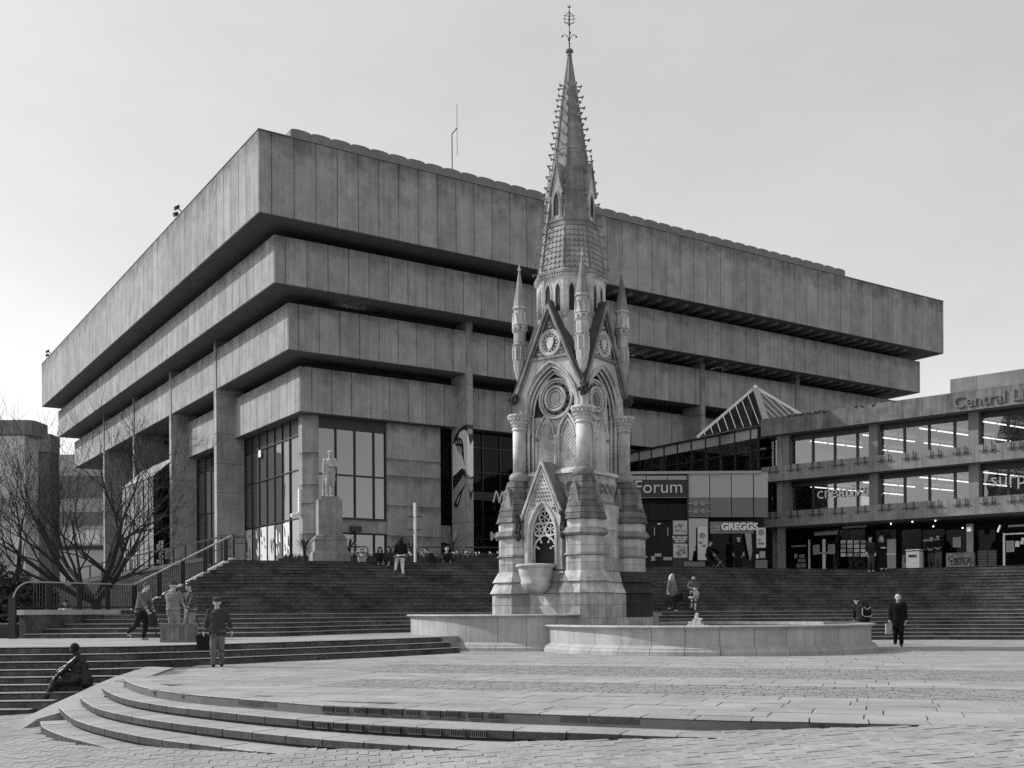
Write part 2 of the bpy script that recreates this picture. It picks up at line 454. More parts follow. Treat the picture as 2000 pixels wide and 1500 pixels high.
def wld2(a, b): return org + fa * a + fb * b
bands = [(-3.5, 3.3, 'slab', 0.62, 0.95), (3.3, 5.6, 'sett', 0.17, 0.30), (5.6, 7.5, 'slab', 0.63, 0.9), (7.5, 11.0, 'sett', 0.17, 0.30),
         (11.0, 12.8, 'slab', 0.6, 0.9), (12.8, 40.0, 'slab', 0.75, 1.1)]
pieces = []
rs = random.Random(5)
for b0, b1, kind, w, l in bands:
    nb = max(1, round((b1 - b0) / w)); w = (b1 - b0) / nb
    for i in range(nb):
        bb = b0 + i * w; a = -26 + rs.random() * l
        far = bb > 13
        while a < 40:
            ll = l * (rs.uniform(0.75, 1.3) if kind == 'slab' else 1.0)
            k2 = kind
            c = wld2(a + ll / 2, bb + w / 2)
            if kind == 'sett' and c.x < -3.2:
                ll = 0.95; c = wld2(a + ll / 2, bb + w / 2)
            if in_square(c.x, c.y) and -0.55 * c.y < c.x < 0.62 * c.y + 1:
                pieces.append((c, a, bb, ll, w, kind if c.x >= -3.2 else 'slab'))
            a += ll
def paving_piece(mb, a, bb, ll, w, gap, z, jz=0.0):
    q = [wld2(a + gap, bb + gap), wld2(a + ll - gap, bb + gap), wld2(a + ll - gap, bb + w - gap), wld2(a + gap, bb + w - gap)]
    mb.grid([[(p.x, p.y, z - 0.03) for p in q], [(p.x, p.y, z + jz) for p in q]])
slabs = sorted([p for p in pieces if p[5] == 'slab'], key=lambda p: p[0].length)
near = [p for p in slabs if abs(p[0].x) < 0.53 * p[0].y][:300]
nset = set(id(p) for p in near)
for p in near:
    m = MB(); paving_piece(m, p[1], p[2], p[3], p[4], 0.009, -0.003, rs.uniform(-0.003, 0.003)); m.build('paving_slab', M_SLAB, plaza, fix=False)
m = MB(); m2 = MB()
for p in pieces:
    if p[5] == 'slab' and id(p) not in nset: paving_piece(m, p[1], p[2], p[3], p[4], 0.010, -0.003, rs.uniform(-0.003, 0.003))
    elif p[5] == 'sett': paving_piece(m2, p[1], p[2], p[3], p[4], 0.012, -0.004, rs.uniform(-0.004, 0.004))
tag(m.build('far_paving_slabs', M_SLAB, plaza, fix=False), kind='stuff')
tag(m2.build('paving_setts', M_SETT, plaza, fix=False), kind='stuff')

# ---- herringbone pavers of the slope in the foreground
PW, PL = 0.125, 0.30
pavement = structure(link('pavement', None))
pv = []
rs = random.Random(9)
def step_top(x, y):
    h = None
    for k, e in enumerate(EDGES):
        ye = yat(e, x)
        if ye is not None and y > ye + 0.02: h = max(h if h is not None else -9, -RF * k)
    return h
ang = radians(8); ca, sa = cos(ang), sin(ang)
NW = 2.4            # herringbone on a rectangular lattice: length is 2.4 widths
# columns of lengthwise bricks alternating with pairs of crosswise ones
def add_paver(cx, cy, along):
    wx, wy = (PW, PL) if along else (PL, PW)
    X = cx * ca - cy * sa; Y = cx * sa + cy * ca
    if Y < 8 or Y > 27 or X < -16 or X > 10: return
    if abs(X) > 0.56 * Y + 0.6: return
    h = step_top(X, Y)
    gz = zg(X)
    if h is not None and h > gz - 0.005: return
    ye = yat(E1, X)
    if ye is None and X > E1[-1].x:
        ye2 = yat(FRONT, X)
        if ye2 is not None and Y > ye2 + 0.1: return
    if X < -9.0:                                    # left part: in front of the dark steps
        ys1 = yat(S1, X)
        if ys1 is not None and Y > ys1 - 2.2: return
    pv.append((X, Y, gz, wx, wy))
i = -140
while i < 140:
    for j in range(20, 260):
        # classic 2:1 herringbone stretched to the paver's proportions
        k = (i + j) % 4
        cx, cy = i * PW, j * PW * 1.2
        if k == 0: add_paver(cx, cy + PW * 0.6, True)
        elif k == 2: add_paver(cx + PW * 0.5, cy, False)
    i += 1
pv.sort(key=lambda p: p[1] + 0.001 * abs(p[0]))
vis = [p for p in pv if at(1000, 1500, p[2]).y - 0.3 < p[1] and abs(p[0]) < 0.5 * p[1]]
first = set(id(p) for p in vis[:300])
pmesh = {}
for orient in (0, 1):
    wx, wy = ((PW, PL * 1.0), (PL, PW * 1.15))[orient]
    b = MB(); b.box(-wx / 2 + 0.006, wx / 2 - 0.006, -wy / 2 + 0.007, wy / 2 - 0.007, -0.04, 0)
    pmesh[orient] = b.mesh('paver', M_PAVER)
tilt = atan2(0.055, 1)
rest = MB()
for p in pv:
    X, Y, gz, wx, wy = p
    orient = 0 if wx < wy else 1
    jz = rs.uniform(-0.004, 0.004)
    if id(p) in first:
        o = link('paver', pmesh[orient], pavement, (X, Y, gz + jz))
        o.rotation_euler = (rs.uniform(-.006, .006), -tilt + rs.uniform(-.01, .01), ang + rs.uniform(-.01, .01))
    else:
        hx, hy = (wx / 2 - 0.006, wy * (1.0 if orient == 0 else 1.15) / 2 - 0.007)
        q = [(X + a * ca - b * sa, Y + a * sa + b * ca) for a, b in ((-hx, -hy), (hx, -hy), (hx, hy), (-hx, hy))]
        rest.grid([[(x, y, zg(x) - 0.03) for x, y in q], [(x, y, zg(x) + jz) for x, y in q]])
tag(rest.build('herringbone_pavers', M_PAVER, pavement, fix=False), kind='stuff')

# ---- raised left part of the square and the dark steps around it
Bp = [(-15.9, 34.7), (-9.1, 34.6), (-7.6, 35.4), (-4.4, 40.4), (3, 44)]
Tp = [(-11.7, 45.1), (-9.8, 45.9), (-8.1, 46.7), (-4.8, 47.9), (3, 49)]
BL = catmull([Vector(p) for p in Bp], 36); TL = catmull([Vector(p) for p in Tp], 36)
BR = catmull([Vector(p) for p in ((1.0, 43.5), (8, 44), (16, 44), (20.6, 42.9), (27, 40.5))], 36)
TR = catmull([Vector(p) for p in ((2.6, 46.4), (7.8, 46.9), (11.6, 49.5), (16.5, 51.3), (21, 48.9), (27.5, 44.5))], 36)
mid = MB()
poly = [(p.x, p.y) for p in offset(S1, -0.3)] + [(0.5, 38.6)] + [(p.x, p.y + 0.3) for p in reversed(BL)] + [(-34, 35)]
poly = [(p[0], p[1]) for p in poly]
mid.prism([(p[0], p[1]) for p in poly], -1.3, ZM - 0.004)
structure(mid.build('raised_square', M_SLAB))
left_steps = structure(link('dark_side_steps', None))
def stone_row(name, nodes, depth, z0, z1, parent, nose=0.03, thick=0.014):
    "one step: riser blocks with joints, and slightly overhanging tread stones"
    r = MB(); bk = offset(nodes, -depth); fr = offset(nodes, nose)
    for i in range(len(nodes) - 1):
        a, b, c, d = nodes[i], nodes[i + 1], bk[i + 1], bk[i]
        t = (b - a).normalized() * 0.006
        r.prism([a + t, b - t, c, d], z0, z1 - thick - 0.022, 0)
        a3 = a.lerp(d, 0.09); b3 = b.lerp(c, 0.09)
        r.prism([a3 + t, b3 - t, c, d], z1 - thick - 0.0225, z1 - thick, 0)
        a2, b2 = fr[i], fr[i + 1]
        r.prism([a2 + t, b2 - t, c, d], z1 - thick, z1 + random.uniform(-0.003, 0.003), 1 if z1 < 1.3 else 0); r.m[-1] = 1  # lower nosing fronts take the lit tread colour to draw sunlit edges
    return r.build(name, [M_GRAN_SHADED, M_TREAD_LIT], parent, fix=False)
rowz = [ZM, ZM * 2 / 3, ZM / 3] + [-0.15 * i + 0.005 for i in range(6)]
base = S1
for k, z in enumerate(rowz):
    line = offset(base, 0.37 * k)
    if k >= 3:
        lim = ck[0].x + (0.1 if k < 4 else -0.35 * (k - 3))
        line = [p for p in line if p.x < lim] + [Vector((lim, yat(line, lim) or line[-1].y))]
    nodes = resample([Vector((p.x, p.y)) for p in line if p.x > -22], 1.3)
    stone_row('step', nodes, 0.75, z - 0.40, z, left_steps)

# ---- the amphitheatre of steps below the library
amph = structure(link('amphitheatre_steps', None))
def ruled(B, T, t, left=False):
    out = []; n = len(B) - 1
    for i, (a, b) in enumerate(zip(B, T)):
        tt = t
        if left:        # beside the stair wall the lowest flight is spread out wider
            w = max(0.0, 1 - (i / n) / 0.25); pw = t / 0.30 * 0.475 if t < 0.30 else 0.475 + (t - 0.30) / 0.70 * 0.525
            tt = t + (pw - t) * w
        out.append(a.lerp(b, tt))
    return out
NL, NR = 20, 21
for k in range(1, NL + 1):
    t = (k - 1) / NL
    nodes = resample(ruled(BL, TL, t, True), 1.15)
    z = ZM + (T1 - ZM) * k / NL
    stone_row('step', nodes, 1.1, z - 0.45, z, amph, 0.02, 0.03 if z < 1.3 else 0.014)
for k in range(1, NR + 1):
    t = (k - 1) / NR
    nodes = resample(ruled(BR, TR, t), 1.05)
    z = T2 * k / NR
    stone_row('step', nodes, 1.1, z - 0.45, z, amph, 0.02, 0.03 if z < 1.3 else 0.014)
ter = MB()
tl = [(p.x + 0.02, p.y + 0.35) for p in TL]
ter.prism(tl + [(3, 150), (-70, 150), (-47, 102), (-15.5, 57), (-13, 46.6)], -1.3, T1 - 0.003)
structure(ter.build('library_terrace', M_SLAB))
ter = MB()
tr_ = [(p.x, p.y + 0.35) for p in TR]
ter.prism([(3.01, tr_[0][1])] + tr_[1:] + [(60, 44.5), (60, 150), (3.01, 150)], -1.3, T2 - 0.003)
structure(ter.build('wing_terrace', M_SLAB))

# ---- the two pools around the monument
def pool(spec, label, nsec, skip, water_z):
    cx, cy, R, zr = spec
    root = thing('fountain_pool', label, 'pool', (cx, cy, 0))
    da = 2 * pi / nsec; g_ = 0.007 / R
    def sector(prof):
        mb = MB(); n = 4; rings = []
        for i in range(n + 1):
            a = g_ + (da - 2 * g_) * i / n
            rings.append([(r * cos(a), r * sin(a), z) for r, z in prof])
        return mb.grid(rings)
    rw = R - 0.20
    plinth = sector([(R, -0.3), (R, 0.11), (R - 0.04, 0.15), (R - 0.05, 0.20), (rw + 0.05, 0.24), (rw + 0.02, 0.28), (rw - 0.3, 0.28), (rw - 0.3, -0.3)]).mesh('plinth_stone', M_POOL)
    wall = sector([(rw, 0.2805), (rw, zr - 0.15), (rw + 0.03, zr - 0.12), (rw + 0.03, zr - 0.10), (rw - 0.3, zr - 0.10), (rw - 0.3, 0.2805)]).mesh('wall_block', M_POOL)
    cop = sector([(rw + 0.04, zr - 0.0995), (rw + 0.11, zr - 0.07), (rw + 0.15, zr - 0.04), (rw + 0.13, zr - 0.01), (rw + 0.10, zr), (rw - 0.36, zr), (rw - 0.36, zr - 0.0995)]).mesh('coping_stone', M_POOL)
    for me in (plinth, wall, cop):
        bm = bmesh.new(); bm.from_mesh(me); bmesh.ops.recalc_face_normals(bm, faces=bm.faces); bm.to_mesh(me); bm.free()
    for i in range(nsec):
        a = da * (i + 0.5); x, y = cx + R * cos(a), cy + R * sin(a)
        if skip(x, y): continue
        for nm, me in (('plinth_stone', plinth), ('wall_block', wall), ('coping_stone', cop)): link(nm, me, root, rz=da * i)
    w = MB(); w.face([(min(r[0], 1.7) if spec is POOL_L else r[0], r[1], water_z) for r in arc_pts(0, 0, rw - 0.15, 0, 2 * pi, 48)[:-1]])
    w.build('water', M_WATER, root)
    return root
poolL = pool(POOL_L, 'taller round pale stone pool wall on the side facing the low steps', 30, lambda x, y: x > 2.75 and hypot(x - POOL_R[0], y - POOL_R[1]) < 5.2, 1.02)
poolR = pool(POOL_R, 'lower wide round pale stone pool wall with moulded rim', 34, lambda x, y: hypot(x - POOL_L[0], y - POOL_L[1]) < POOL_L[2] - 0.3, 0.70)
# white jet of the right pool
p = atD(1360, 1222, 34.0)
jet = MB(); rr = random.Random(3)
for i in range(26):
    a = rr.random() * 2 * pi; d = rr.random() * 0.24; h = 0.55 * (1 - d / 0.26) * rr.uniform(0.6, 1.0)
    jet.tube([(d * cos(a), d * sin(a), 0), (d * 0.9 * cos(a), d * 0.9 * sin(a), h * 0.6), (d * 0.7 * cos(a), d * 0.7 * sin(a), h)], [0.06, 0.05, 0.02], 6)
for i in range(60):
    a = rr.random() * 2 * pi; d = rr.random() * 0.27; jet.ball((d * cos(a), d * sin(a), rr.random() * 0.52 * (1 - d / 0.3)), rr.uniform(0.02, 0.045), 6, 4)
o = jet.build('water_jet', M_FOAM, smooth=True); o.scale = (1.5, 1.5, 1.0); o.location = (p.x, p.y, 0.68)
tag(o, 'white bubbling water jet rising in the lower round pool', 'water jet')
# ================================================================== the library: an upside-down stepped concrete block
TH = 0.989
LO = Vector((-12.2187, 52.0)); LRZ = pi / 2 - TH
dR = Vector((sin(TH), cos(TH))); dL = Vector((-cos(TH), sin(TH)))
LL, LM = 54.49, 58.53
MOD, J0 = 1.165, 0.65
BANDS = [(0.0, 20.833, 24.858), (1.222, 17.911, 20.337), (2.415, 14.941, 17.383), (3.465, 11.992, 14.42)]
def sR(u, w, v=900):
    k = ray(u, v)[0]; b = LO + dL * w; return (k * b.y - b.x) / (dR.x - k * dR.y)
def sL(u, w, v=900):
    k = ray(u, v)[0]; b = LO + dR * w; return (k * b.y - b.x) / (dL.x - k * dL.y)
def libz(v, x, y, u):
    p = LO + dR * x + dL * y; return CZ + ray(u, v)[1] * p.y
lib = thing('library_building', 'huge upside-down stepped concrete library block with overhanging panelled storeys', 'library', (LO.x, LO.y, T1), LRZ)
LOFF = (0, 0, -T1)
def lmb(): return MB(LOFF)
PT = 0.07
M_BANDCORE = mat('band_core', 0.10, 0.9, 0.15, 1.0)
def panel_mesh(w, h):
    b = MB(); c = 0.012
    g = 0.014; c = 0.026
    b.grid([[(c, 0, c), (w - c, 0, c), (w - c, 0, h - c), (c, 0, h - c)], [(g, PT * 0.25, g), (w - g, PT * 0.25, g), (w - g, PT * 0.25, h - g), (g, PT * 0.25, h - g)],
            [(g, PT, 0.004), (w - g, PT, 0.004), (w - g, PT, h - 0.004), (g, PT, h - 0.004)]])
    me = b.mesh('wall_panel', M_CONC)
    bm = bmesh.new(); bm.from_mesh(me); bmesh.ops.recalc_face_normals(bm, faces=bm.faces); bm.to_mesh(me); bm.free()
    return me
for bi, (w, zb, zt) in enumerate(BANDS):
    y_end = LM - w if bi < 3 else 24.0
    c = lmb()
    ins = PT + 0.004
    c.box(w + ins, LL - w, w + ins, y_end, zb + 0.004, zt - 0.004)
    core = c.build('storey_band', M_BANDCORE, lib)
    cop = lmb()        # thin coping and soffit edge
    h = zt - zb
    full = panel_mesh(MOD, h)
    def row(a0, a1, fn):
        js = [a0] + [J0 + MOD * k for k in range(80) if a0 + 0.15 < J0 + MOD * k < a1 - 0.15] + [a1]
        for a, b in zip(js, js[1:]):
            me = full if abs(b - a - MOD) < 1e-4 else panel_mesh(b - a, h)
            fn(a, b, me)
    def put_r(a, b, me): link('wall_panel', me, core, (a, w, zb - T1))
    def put_l(a, b, me): link('wall_panel', me, core, (w, b, zb - T1), -pi / 2)
    row(w, LL - w, put_r)
    row(w + PT, y_end, put_l)
    # recessed dark glazing under this storey
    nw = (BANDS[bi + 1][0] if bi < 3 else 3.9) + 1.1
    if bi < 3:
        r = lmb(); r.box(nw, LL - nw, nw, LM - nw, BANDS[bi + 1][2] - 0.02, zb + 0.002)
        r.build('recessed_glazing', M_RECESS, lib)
# coffer ribs under the top storey, seen on the long side
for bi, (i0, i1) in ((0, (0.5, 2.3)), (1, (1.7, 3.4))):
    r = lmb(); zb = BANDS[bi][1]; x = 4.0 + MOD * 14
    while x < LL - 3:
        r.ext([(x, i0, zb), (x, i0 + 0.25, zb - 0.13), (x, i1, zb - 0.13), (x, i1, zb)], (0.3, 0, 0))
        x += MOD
    r.build('soffit_ribs', M_SOFFIT, lib)
# strip lamps glimpsed in the recesses of the long side
for w, z, segs in ((5.0, BANDS[3][2] + 0.17, [(4.6, 5.6), (5.75, 6.8), (6.95, 8.0), (8.1, 8.6), (14.4, 15.5), (15.6, 16.7), (16.8, 17.9), (22.5, 23.6), (23.8, 24.9), (25.1, 26.2), (26.4, 26.7), (32.0, 33.0), (33.2, 34.2)]),
                   (3.9, BANDS[2][2] + 0.17, [(5.6, 6.8), (6.95, 7.2), (23.5, 24.6), (24.8, 25.9), (26.0, 27.1), (33.2, 34.3)])):
    for a, b in segs:
        m = lmb(); m.box(a, b, w - 0.4, w - 0.34, z - 0.03, z + 0.05); m.build('strip_light', M_TUBE, lib)
# pillars
for x in (13.15, 22.3, 31.35, 40.6):
    p = lmb(); p.box(x, x + 0.42, 2.36, 4.1, T1 - 0.3, 6.4); p.box(x, x + 0.42, 2.36, 4.1, 6.42, 11.2); p.box(x, x + 0.42, 2.36, 4.1, 11.22, 14.3); p.box(x, x + 0.42, 2.36, 4.1, 14.32, BANDS[1][1])
    p.build('pillar', M_CONC, lib)
for y in (14.05, 23.8, 33.8, 43.7):
    p = lmb(); d = 4.1 if y < 30 else 5.2
    for a, b in ((T1 - 1.5, 6.0), (6.02, 8.6), (8.62, 10.4), (10.42, 12.2), (12.22, 14.6), (14.62, BANDS[1][1])): p.box(2.36, d, y, y + 0.46, a, b)
    p.build('pillar', M_CONC, lib)
# ---- ground storey, long side
GZ = BANDS[3][1]
def pane_r(name, m, x0, x1, z0, z1, y=4.2, par=None, d=0.02):
    b = lmb(); b.box(x0, x1, y, y + d, z0, z1); return b.build(name, m, par or lib)
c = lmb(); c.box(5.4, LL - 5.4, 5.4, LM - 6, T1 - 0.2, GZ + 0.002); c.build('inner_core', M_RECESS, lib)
for a, b in zip((T1 - 0.3, 5.55, 7.2, 8.2, 9.95, 12.0 - 0.005), (5.53, 7.18, 8.18, 9.93, 11.985)):   # corner column of stacked blocks, chamfered
    p = lmb(); p.prism([(3.95, 4.4), (4.4, 3.95), (4.72, 3.95), (4.72, 4.3), (4.3, 4.9), (3.95, 4.9)], a, b)
    p.build('column_block', M_CONC, lib)
for a, b in ((T1 - 0.3, 5.58), (5.6, 7.28), (7.3, 8.98), (9.0, 9.93), (9.95, 11.985)):
    pane_r('wall_slab', M_CONC, 8.86, 12.34, a, b, 4.02, d=0.3)
pane_r('spandrel', M_DGREY, 4.75, 8.84, 11.35, 11.985, 4.12, d=0.1)
pane_r('wall_slab', M_CONC, 6.0, 8.84, 5.65, 6.42, 4.06, d=0.3)
xs_ = [4.75, 5.82, 6.96, 8.12, 8.84]
for a, b in zip(xs_, xs_[1:]):
    pane_r('window_pane', G_LIB, a + 0.04, b - 0.04, 8.88, 11.35); pane_r('window_pane', G_LIB, a + 0.04, b - 0.04, 6.5, 8.80)
    if a > 5.5: pane_r('window_pane', G_LIB, a + 0.04, b - 0.04, T1, 5.6)
fr = lmb()
for x in xs_: fr.box(x - 0.035, x + 0.035, 4.10, 4.24, 6.45, 11.4)
for x in xs_[1:]: fr.box(x - 0.034, x + 0.034, 4.10, 4.24, T1, 5.6)
fr.box(4.75, 8.84, 4.095, 4.235, 8.80, 8.88); fr.box(5.9, 8.84, 4.04, 4.235, 6.38, 6.5); fr.box(6.0, 8.84, 4.04, 4.235, 5.59, 5.68)
fr.build('window_frame', M_BLACK, lib)
pane_r('window_pane', G_DARK, 12.36, 13.14, 6.4, 11.98); pane_r('spandrel', M_CONC_D, 12.4, 13.1, 5.3, 6.3, 4.15, d=0.06)
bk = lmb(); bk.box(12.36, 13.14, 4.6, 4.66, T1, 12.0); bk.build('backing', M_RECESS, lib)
# glazed bays beyond the painted pillar, with the burger restaurant's signs
gx = [13.6, 14.1, 15.3, 16.55, 17.8, 19.0, 20.2, 21.4, 22.3]
fr = lmb()
for a, b in zip(gx, gx[1:]):
    for z0, z1 in ((8.4, 9.55), (9.62, 11.0), (11.07, 11.9)): pane_r('window_pane', G_DARK, a + 0.03, b - 0.03, z0, z1)
    for z0, z1 in ((T1, 5.55), (5.62, 7.9)): pane_r('window_pane', G_DARK, a + 0.03, b - 0.03, z0, z1)
for x in gx: fr.box(x - 0.03, x + 0.03, 4.12, 4.25, T1, 11.95)
for z in (5.585, 9.585, 11.035): fr.box(13.6, 22.3, 4.13, 4.25, z - 0.035, z + 0.035)
fr.box(13.6, 22.3, 4.08, 4.26, 7.9, 8.4)
fr.build('window_frame', M_BLACK, lib)
lt = lmb(); lt.box(13.65, 17.5, 4.55, 4.6, 9.98, 10.04); lt.box(13.65, 17.5, 4.5, 4.6, 7.74, 7.84); lt.build('strip_light', M_LGREY, lib)
mural_back = lmb(); mural_back.box(14.2, 17.6, 4.45, 4.5, 5.7, 7.7); mural_back.build('window_graphic', M_MGREY, lib)
wav = lmb()
for q in range(9):
    zz = 5.8 + q * 0.21
    wav.ext([(14.25 + 0.28 * i, 4.44, zz + 0.10 * sin(i * 0.6 + q)) for i in range(12)] + [(14.25 + 0.28 * i, 4.44, zz + 0.07 + 0.10 * sin(i * 0.6 + q * 1.2)) for i in range(11, -1, -1)], (0, -0.01, 0))
wav.build('window_graphic', M_LGREY, lib)
# the two rounded arches of the sign, drawn as one stroke
arch = []
def leg(x0, x1, z0, z1, n=10): return [(x0 + (x1 - x0) * sin(pi / 2 * i / n), 4.06, z0 + (z1 - z0) * (1 - (1 - i / n) ** 2.4)) for i in range(n + 1)]
xm = sR(975, 4.06, 970); zl, zh = libz(982, xm, 4.06, 975), libz(960, xm, 4.06, 975)
hw = 0.44
s = MB(LOFF)
for x0, x1 in ((xm - hw, xm - hw / 2), (xm, xm - hw / 2), (xm, xm + hw / 2), (xm + hw, xm + hw / 2)):
    s.tube([(p[0], 4.04, p[2]) for p in leg(x0, x1, zl, zh)], 0.055, 6)
s.build('sign_arches', M_WHITE, lib)
xm2 = sR(957, 4.06, 1050)
lettering('McDonald\'s', 0.72, M_WHITE, lib, (xm2, 4.06, libz(1055, xm2, 4.06, 957) - T1), (1, 0, 0), depth=0.02, bold=0.02)
# remaining ground storey of the long side (behind the monument and the glass hall)
for a, b in ((22.8, 31.3), (31.8, 40.5), (41.1, 50)):
    pane_r('window_pane', G_DARK, a, b, T1, 11.95)
# ---- ground storey, short (left) side
def pane_l(name, m, y0, y1, z0, z1, x=4.2, par=None, d=0.02):
    b = lmb(); b.box(x, x + d, y0, y1, z0, z1); return b.build(name, m, par or lib)
ly = [4.9 + 0.15] + [sL(u, 4.2, 1000) for u in (568, 553, 538, 523, 508, 494, 479, 467)]
ly = sorted(ly); ly[0] = 5.0
fr = lmb()
for i, (a, b) in enumerate(zip(ly, ly[1:])):
    pane_l('window_pane', G_LEFT, a + 0.03, b - 0.03, 9.18, 11.0); pane_l('window_pane', G_LEFT, a + 0.03, b - 0.03, 6.5, 9.1)
    pane_l('spandrel', M_DGREY, a + 0.03, b - 0.03, 11.06, 11.98)
    pane_l('window_pane', G_LIB, a + 0.03, b - 0.03, T1, 6.42)
    fr.box(4.12, 4.25, b - 0.03, b + 0.03, T1, 11.98)
fr.box(4.12, 4.25, 4.95, 5.05, T1, 11.98)
for z in (6.46, 9.14, 11.03): fr.box(4.13, 4.25, 5.0, ly[-1], z - 0.035, z + 0.035)
fr.build('window_frame', M_BLACK, lib)
# posters behind the lowest row of panes
pr = random.Random(4)
for i, (a, b) in enumerate(zip(ly[1:], ly[2:])):
    g_ = (0.65, 0.12, 0.5, 0.62, 0.10, 0.45, 0.7)[i % 7]
    pb = pane_l('poster', cloth(g_, 'poster_%d' % i), a + 0.06, b - 0.06, 4.2, 6.35, 4.175, d=0.008)
    q = lmb()
    for k in range(5):
        yy = a + 0.12 + pr.random() * (b - a - 0.4); zz = 4.4 + pr.random() * 1.4; h = pr.uniform(0.2, 0.8)
        q.ext([(4.17, yy, zz), (4.17, yy + pr.uniform(0.1, 0.25), zz + 0.1), (4.17, yy + 0.2, zz + h), (4.17, yy + 0.05, zz + h * 0.7)], (-0.004, 0, 0))
    q.build('poster_print', M_DGREY if g_ > 0.3 else M_WHITE, pb)
ex = lmb(); yy = sL(505, 4.0, 866); ex.box(4.05, 4.08, yy - 0.2, yy + 0.2, 10.55, 10.95); ex.build('small_sign', M_WHITE, lib)
# second bay: tall glazing behind the pillars
y2 = [15.6, 16.9, 18.2, 19.5, 20.8, 22.1, 23.6]
fr = lmb()
for a, b in zip(y2, y2[1:]):
    pane_l('window_pane', G_LEFT, a + 0.03, b - 0.03, T1, 8.0); pane_l('window_pane', G_LEFT, a + 0.03, b - 0.03, 8.06, 10.9)
    pane_l('window_pane', G_LIB, a + 0.03, b - 0.03, 10.96, 11.98)
for y in y2: fr.box(4.12, 4.25, y - 0.03, y + 0.03, T1, 11.98)
for z in (8.03, 10.93): fr.box(4.13, 4.25, 15.6, 23.6, z - 0.03, z + 0.03)
fr.build('window_frame', M_BLACK, lib)
for a, b in ((24.3, 33.7), (34.3, 43.6), (44.2, 55)): pane_l('window_pane', G_DARK, a, b, T1, 14.9, 5.3)
# glazed lean-to with a sloping roof further along the short side
px0, px1, py0, py1, zr0, zr1 = 1.35, 3.0, 24.6, 33.6, 10.7, 12.2
fr = lmb(); n = 7
for i in range(n):
    a = py0 + (py1 - py0) * i / n; b = py0 + (py1 - py0) * (i + 1) / n
    q = lmb(); q.box(px0, px0 + 0.02, a + 0.04, b - 0.04, T1 - 0.6, zr0 - 0.04); q.build('porch_pane', G_PORCH, lib)
    fr.box(px0 - 0.03, px0 + 0.05, b - 0.04, b + 0.04, T1 - 0.6, zr0)
    q = lmb()
    for k in range(7):
        t0 = k / 7; t1 = (k + 0.86) / 7
        q.ext([(px0 + (px1 - px0) * t0, a + 0.04, zr0 + (zr1 - zr0) * t0), (px0 + (px1 - px0) * t1, a + 0.04, zr0 + (zr1 - zr0) * t1), (px0 + (px1 - px0) * t1, a + 0.04, zr0 + (zr1 - zr0) * t1 + 0.03), (px0 + (px1 - px0) * t0, a + 0.04, zr0 + (zr1 - zr0) * t0 + 0.03)], (0, b - a - 0.08, 0))
    q.build('roof_louvre', M_LGREY, lib)
fr.box(px0 - 0.04, px0 + 0.06, py0, py1, zr0 - 0.05, zr0 + 0.02)
fr.box(px0 - 0.02, px1, py0 - 0.03, py0 + 0.03, 7.9, 8.05)
fr.build('porch_frame', M_BLACK, lib)
q = lmb(); q.ext([(px0, py0, T1 - 0.6), (px1, py0, T1 - 0.6), (px1, py0, zr1), (px0, py0, zr0)], (0, 0.04, 0)); q.build('porch_end', G_DARK, lib)
q = lmb(); q.box(px0 + 0.1, px1, py0 + 0.5, py0 + 0.55, T1 - 0.6, 10.5); q.build('backing', M_RECESS, lib)
lettering('Bovilla', 0.62, M_WHITE, lib, (px0 + 0.62, py0 - 0.05, 4.65 - T1), (0, 0, 1), (-1, 0, 0), depth=0.008, bold=0.015)
q = lmb(); q.box(px0 + 0.75, px0 + 1.2, py0 - 0.05, py0 - 0.04, 5.0, 5.7); q.build('menu_board', M_LGREY, lib)
# ---- scalloped roof units set back behind the parapet of the long side
unit = MB()
prof = [(0.006, 0.0), (0.006, 2.02), (0.10, 2.08), (0.36, 2.12), (0.80, 2.12), (1.06, 2.08), (1.159, 2.02), (1.159, 0.0)]
unit.ext([(x, 0, z) for x, z in prof], (0, 2.2, 0))
ume = unit.mesh('roof_unit', M_CONC_D)
bm = bmesh.new(); bm.from_mesh(ume); bmesh.ops.recalc_face_normals(bm, faces=bm.faces); bm.to_mesh(ume); bm.free()
x = 3.0
while x < 47:
    link('roof_unit', ume, lib, (x, 3.4, 24.85 - T1)); x += MOD
q = lmb(); q.box(-0.03, LL + 0.03, -0.03, 0.45, 24.86, 24.90); q.box(-0.03, 0.45, 0.46, LM, 24.86, 24.90); q.build('parapet_coping', M_GREYMET, lib)
# mast and roof floodlights
q = lmb(); x, y = sR(883, 4.5, 300), 4.5
zt_ = libz(262, x, y, 883)
q.tube([(x, y, 25), (x, y, zt_)], 0.035, 6); q.tube([(x, y, zt_), (x + 0.35, y, zt_ + 0.45)], 0.03, 6); q.tube([(x + 0.35, y, zt_ - 1.2), (x + 0.35, y, zt_ + 1.9)], 0.018, 5)
q.build('aerial_mast', M_BLACK, lib)
for u, v in ((357, 402), (101, 684)):
    y = sL(u, 0.3, v); q = lmb(); z = 24.9
    q.tube([(0.3, y, z), (0.3, y, z + 0.25), (0.05, y, z + 0.45)], 0.04, 6)
    q.ext([(-0.15, y - 0.12, z + 0.3), (0.1, y - 0.12, z + 0.5), (0.05, y - 0.12, z + 0.66), (-0.22, y - 0.12, z + 0.48)], (0, 0.24, 0))
    q.ext([(-0.10, y + 0.25, z + 0.05), (0.15, y + 0.25, z + 0.2), (0.08, y + 0.25, z + 0.36), (-0.18, y + 0.25, z + 0.25)], (0, 0.24, 0))
    q.build('roof_floodlight', M_BLACK, lib)
q = lmb(); x = sR(695, 3.7, 1033); z = libz(1035, x, 3.7, 695)
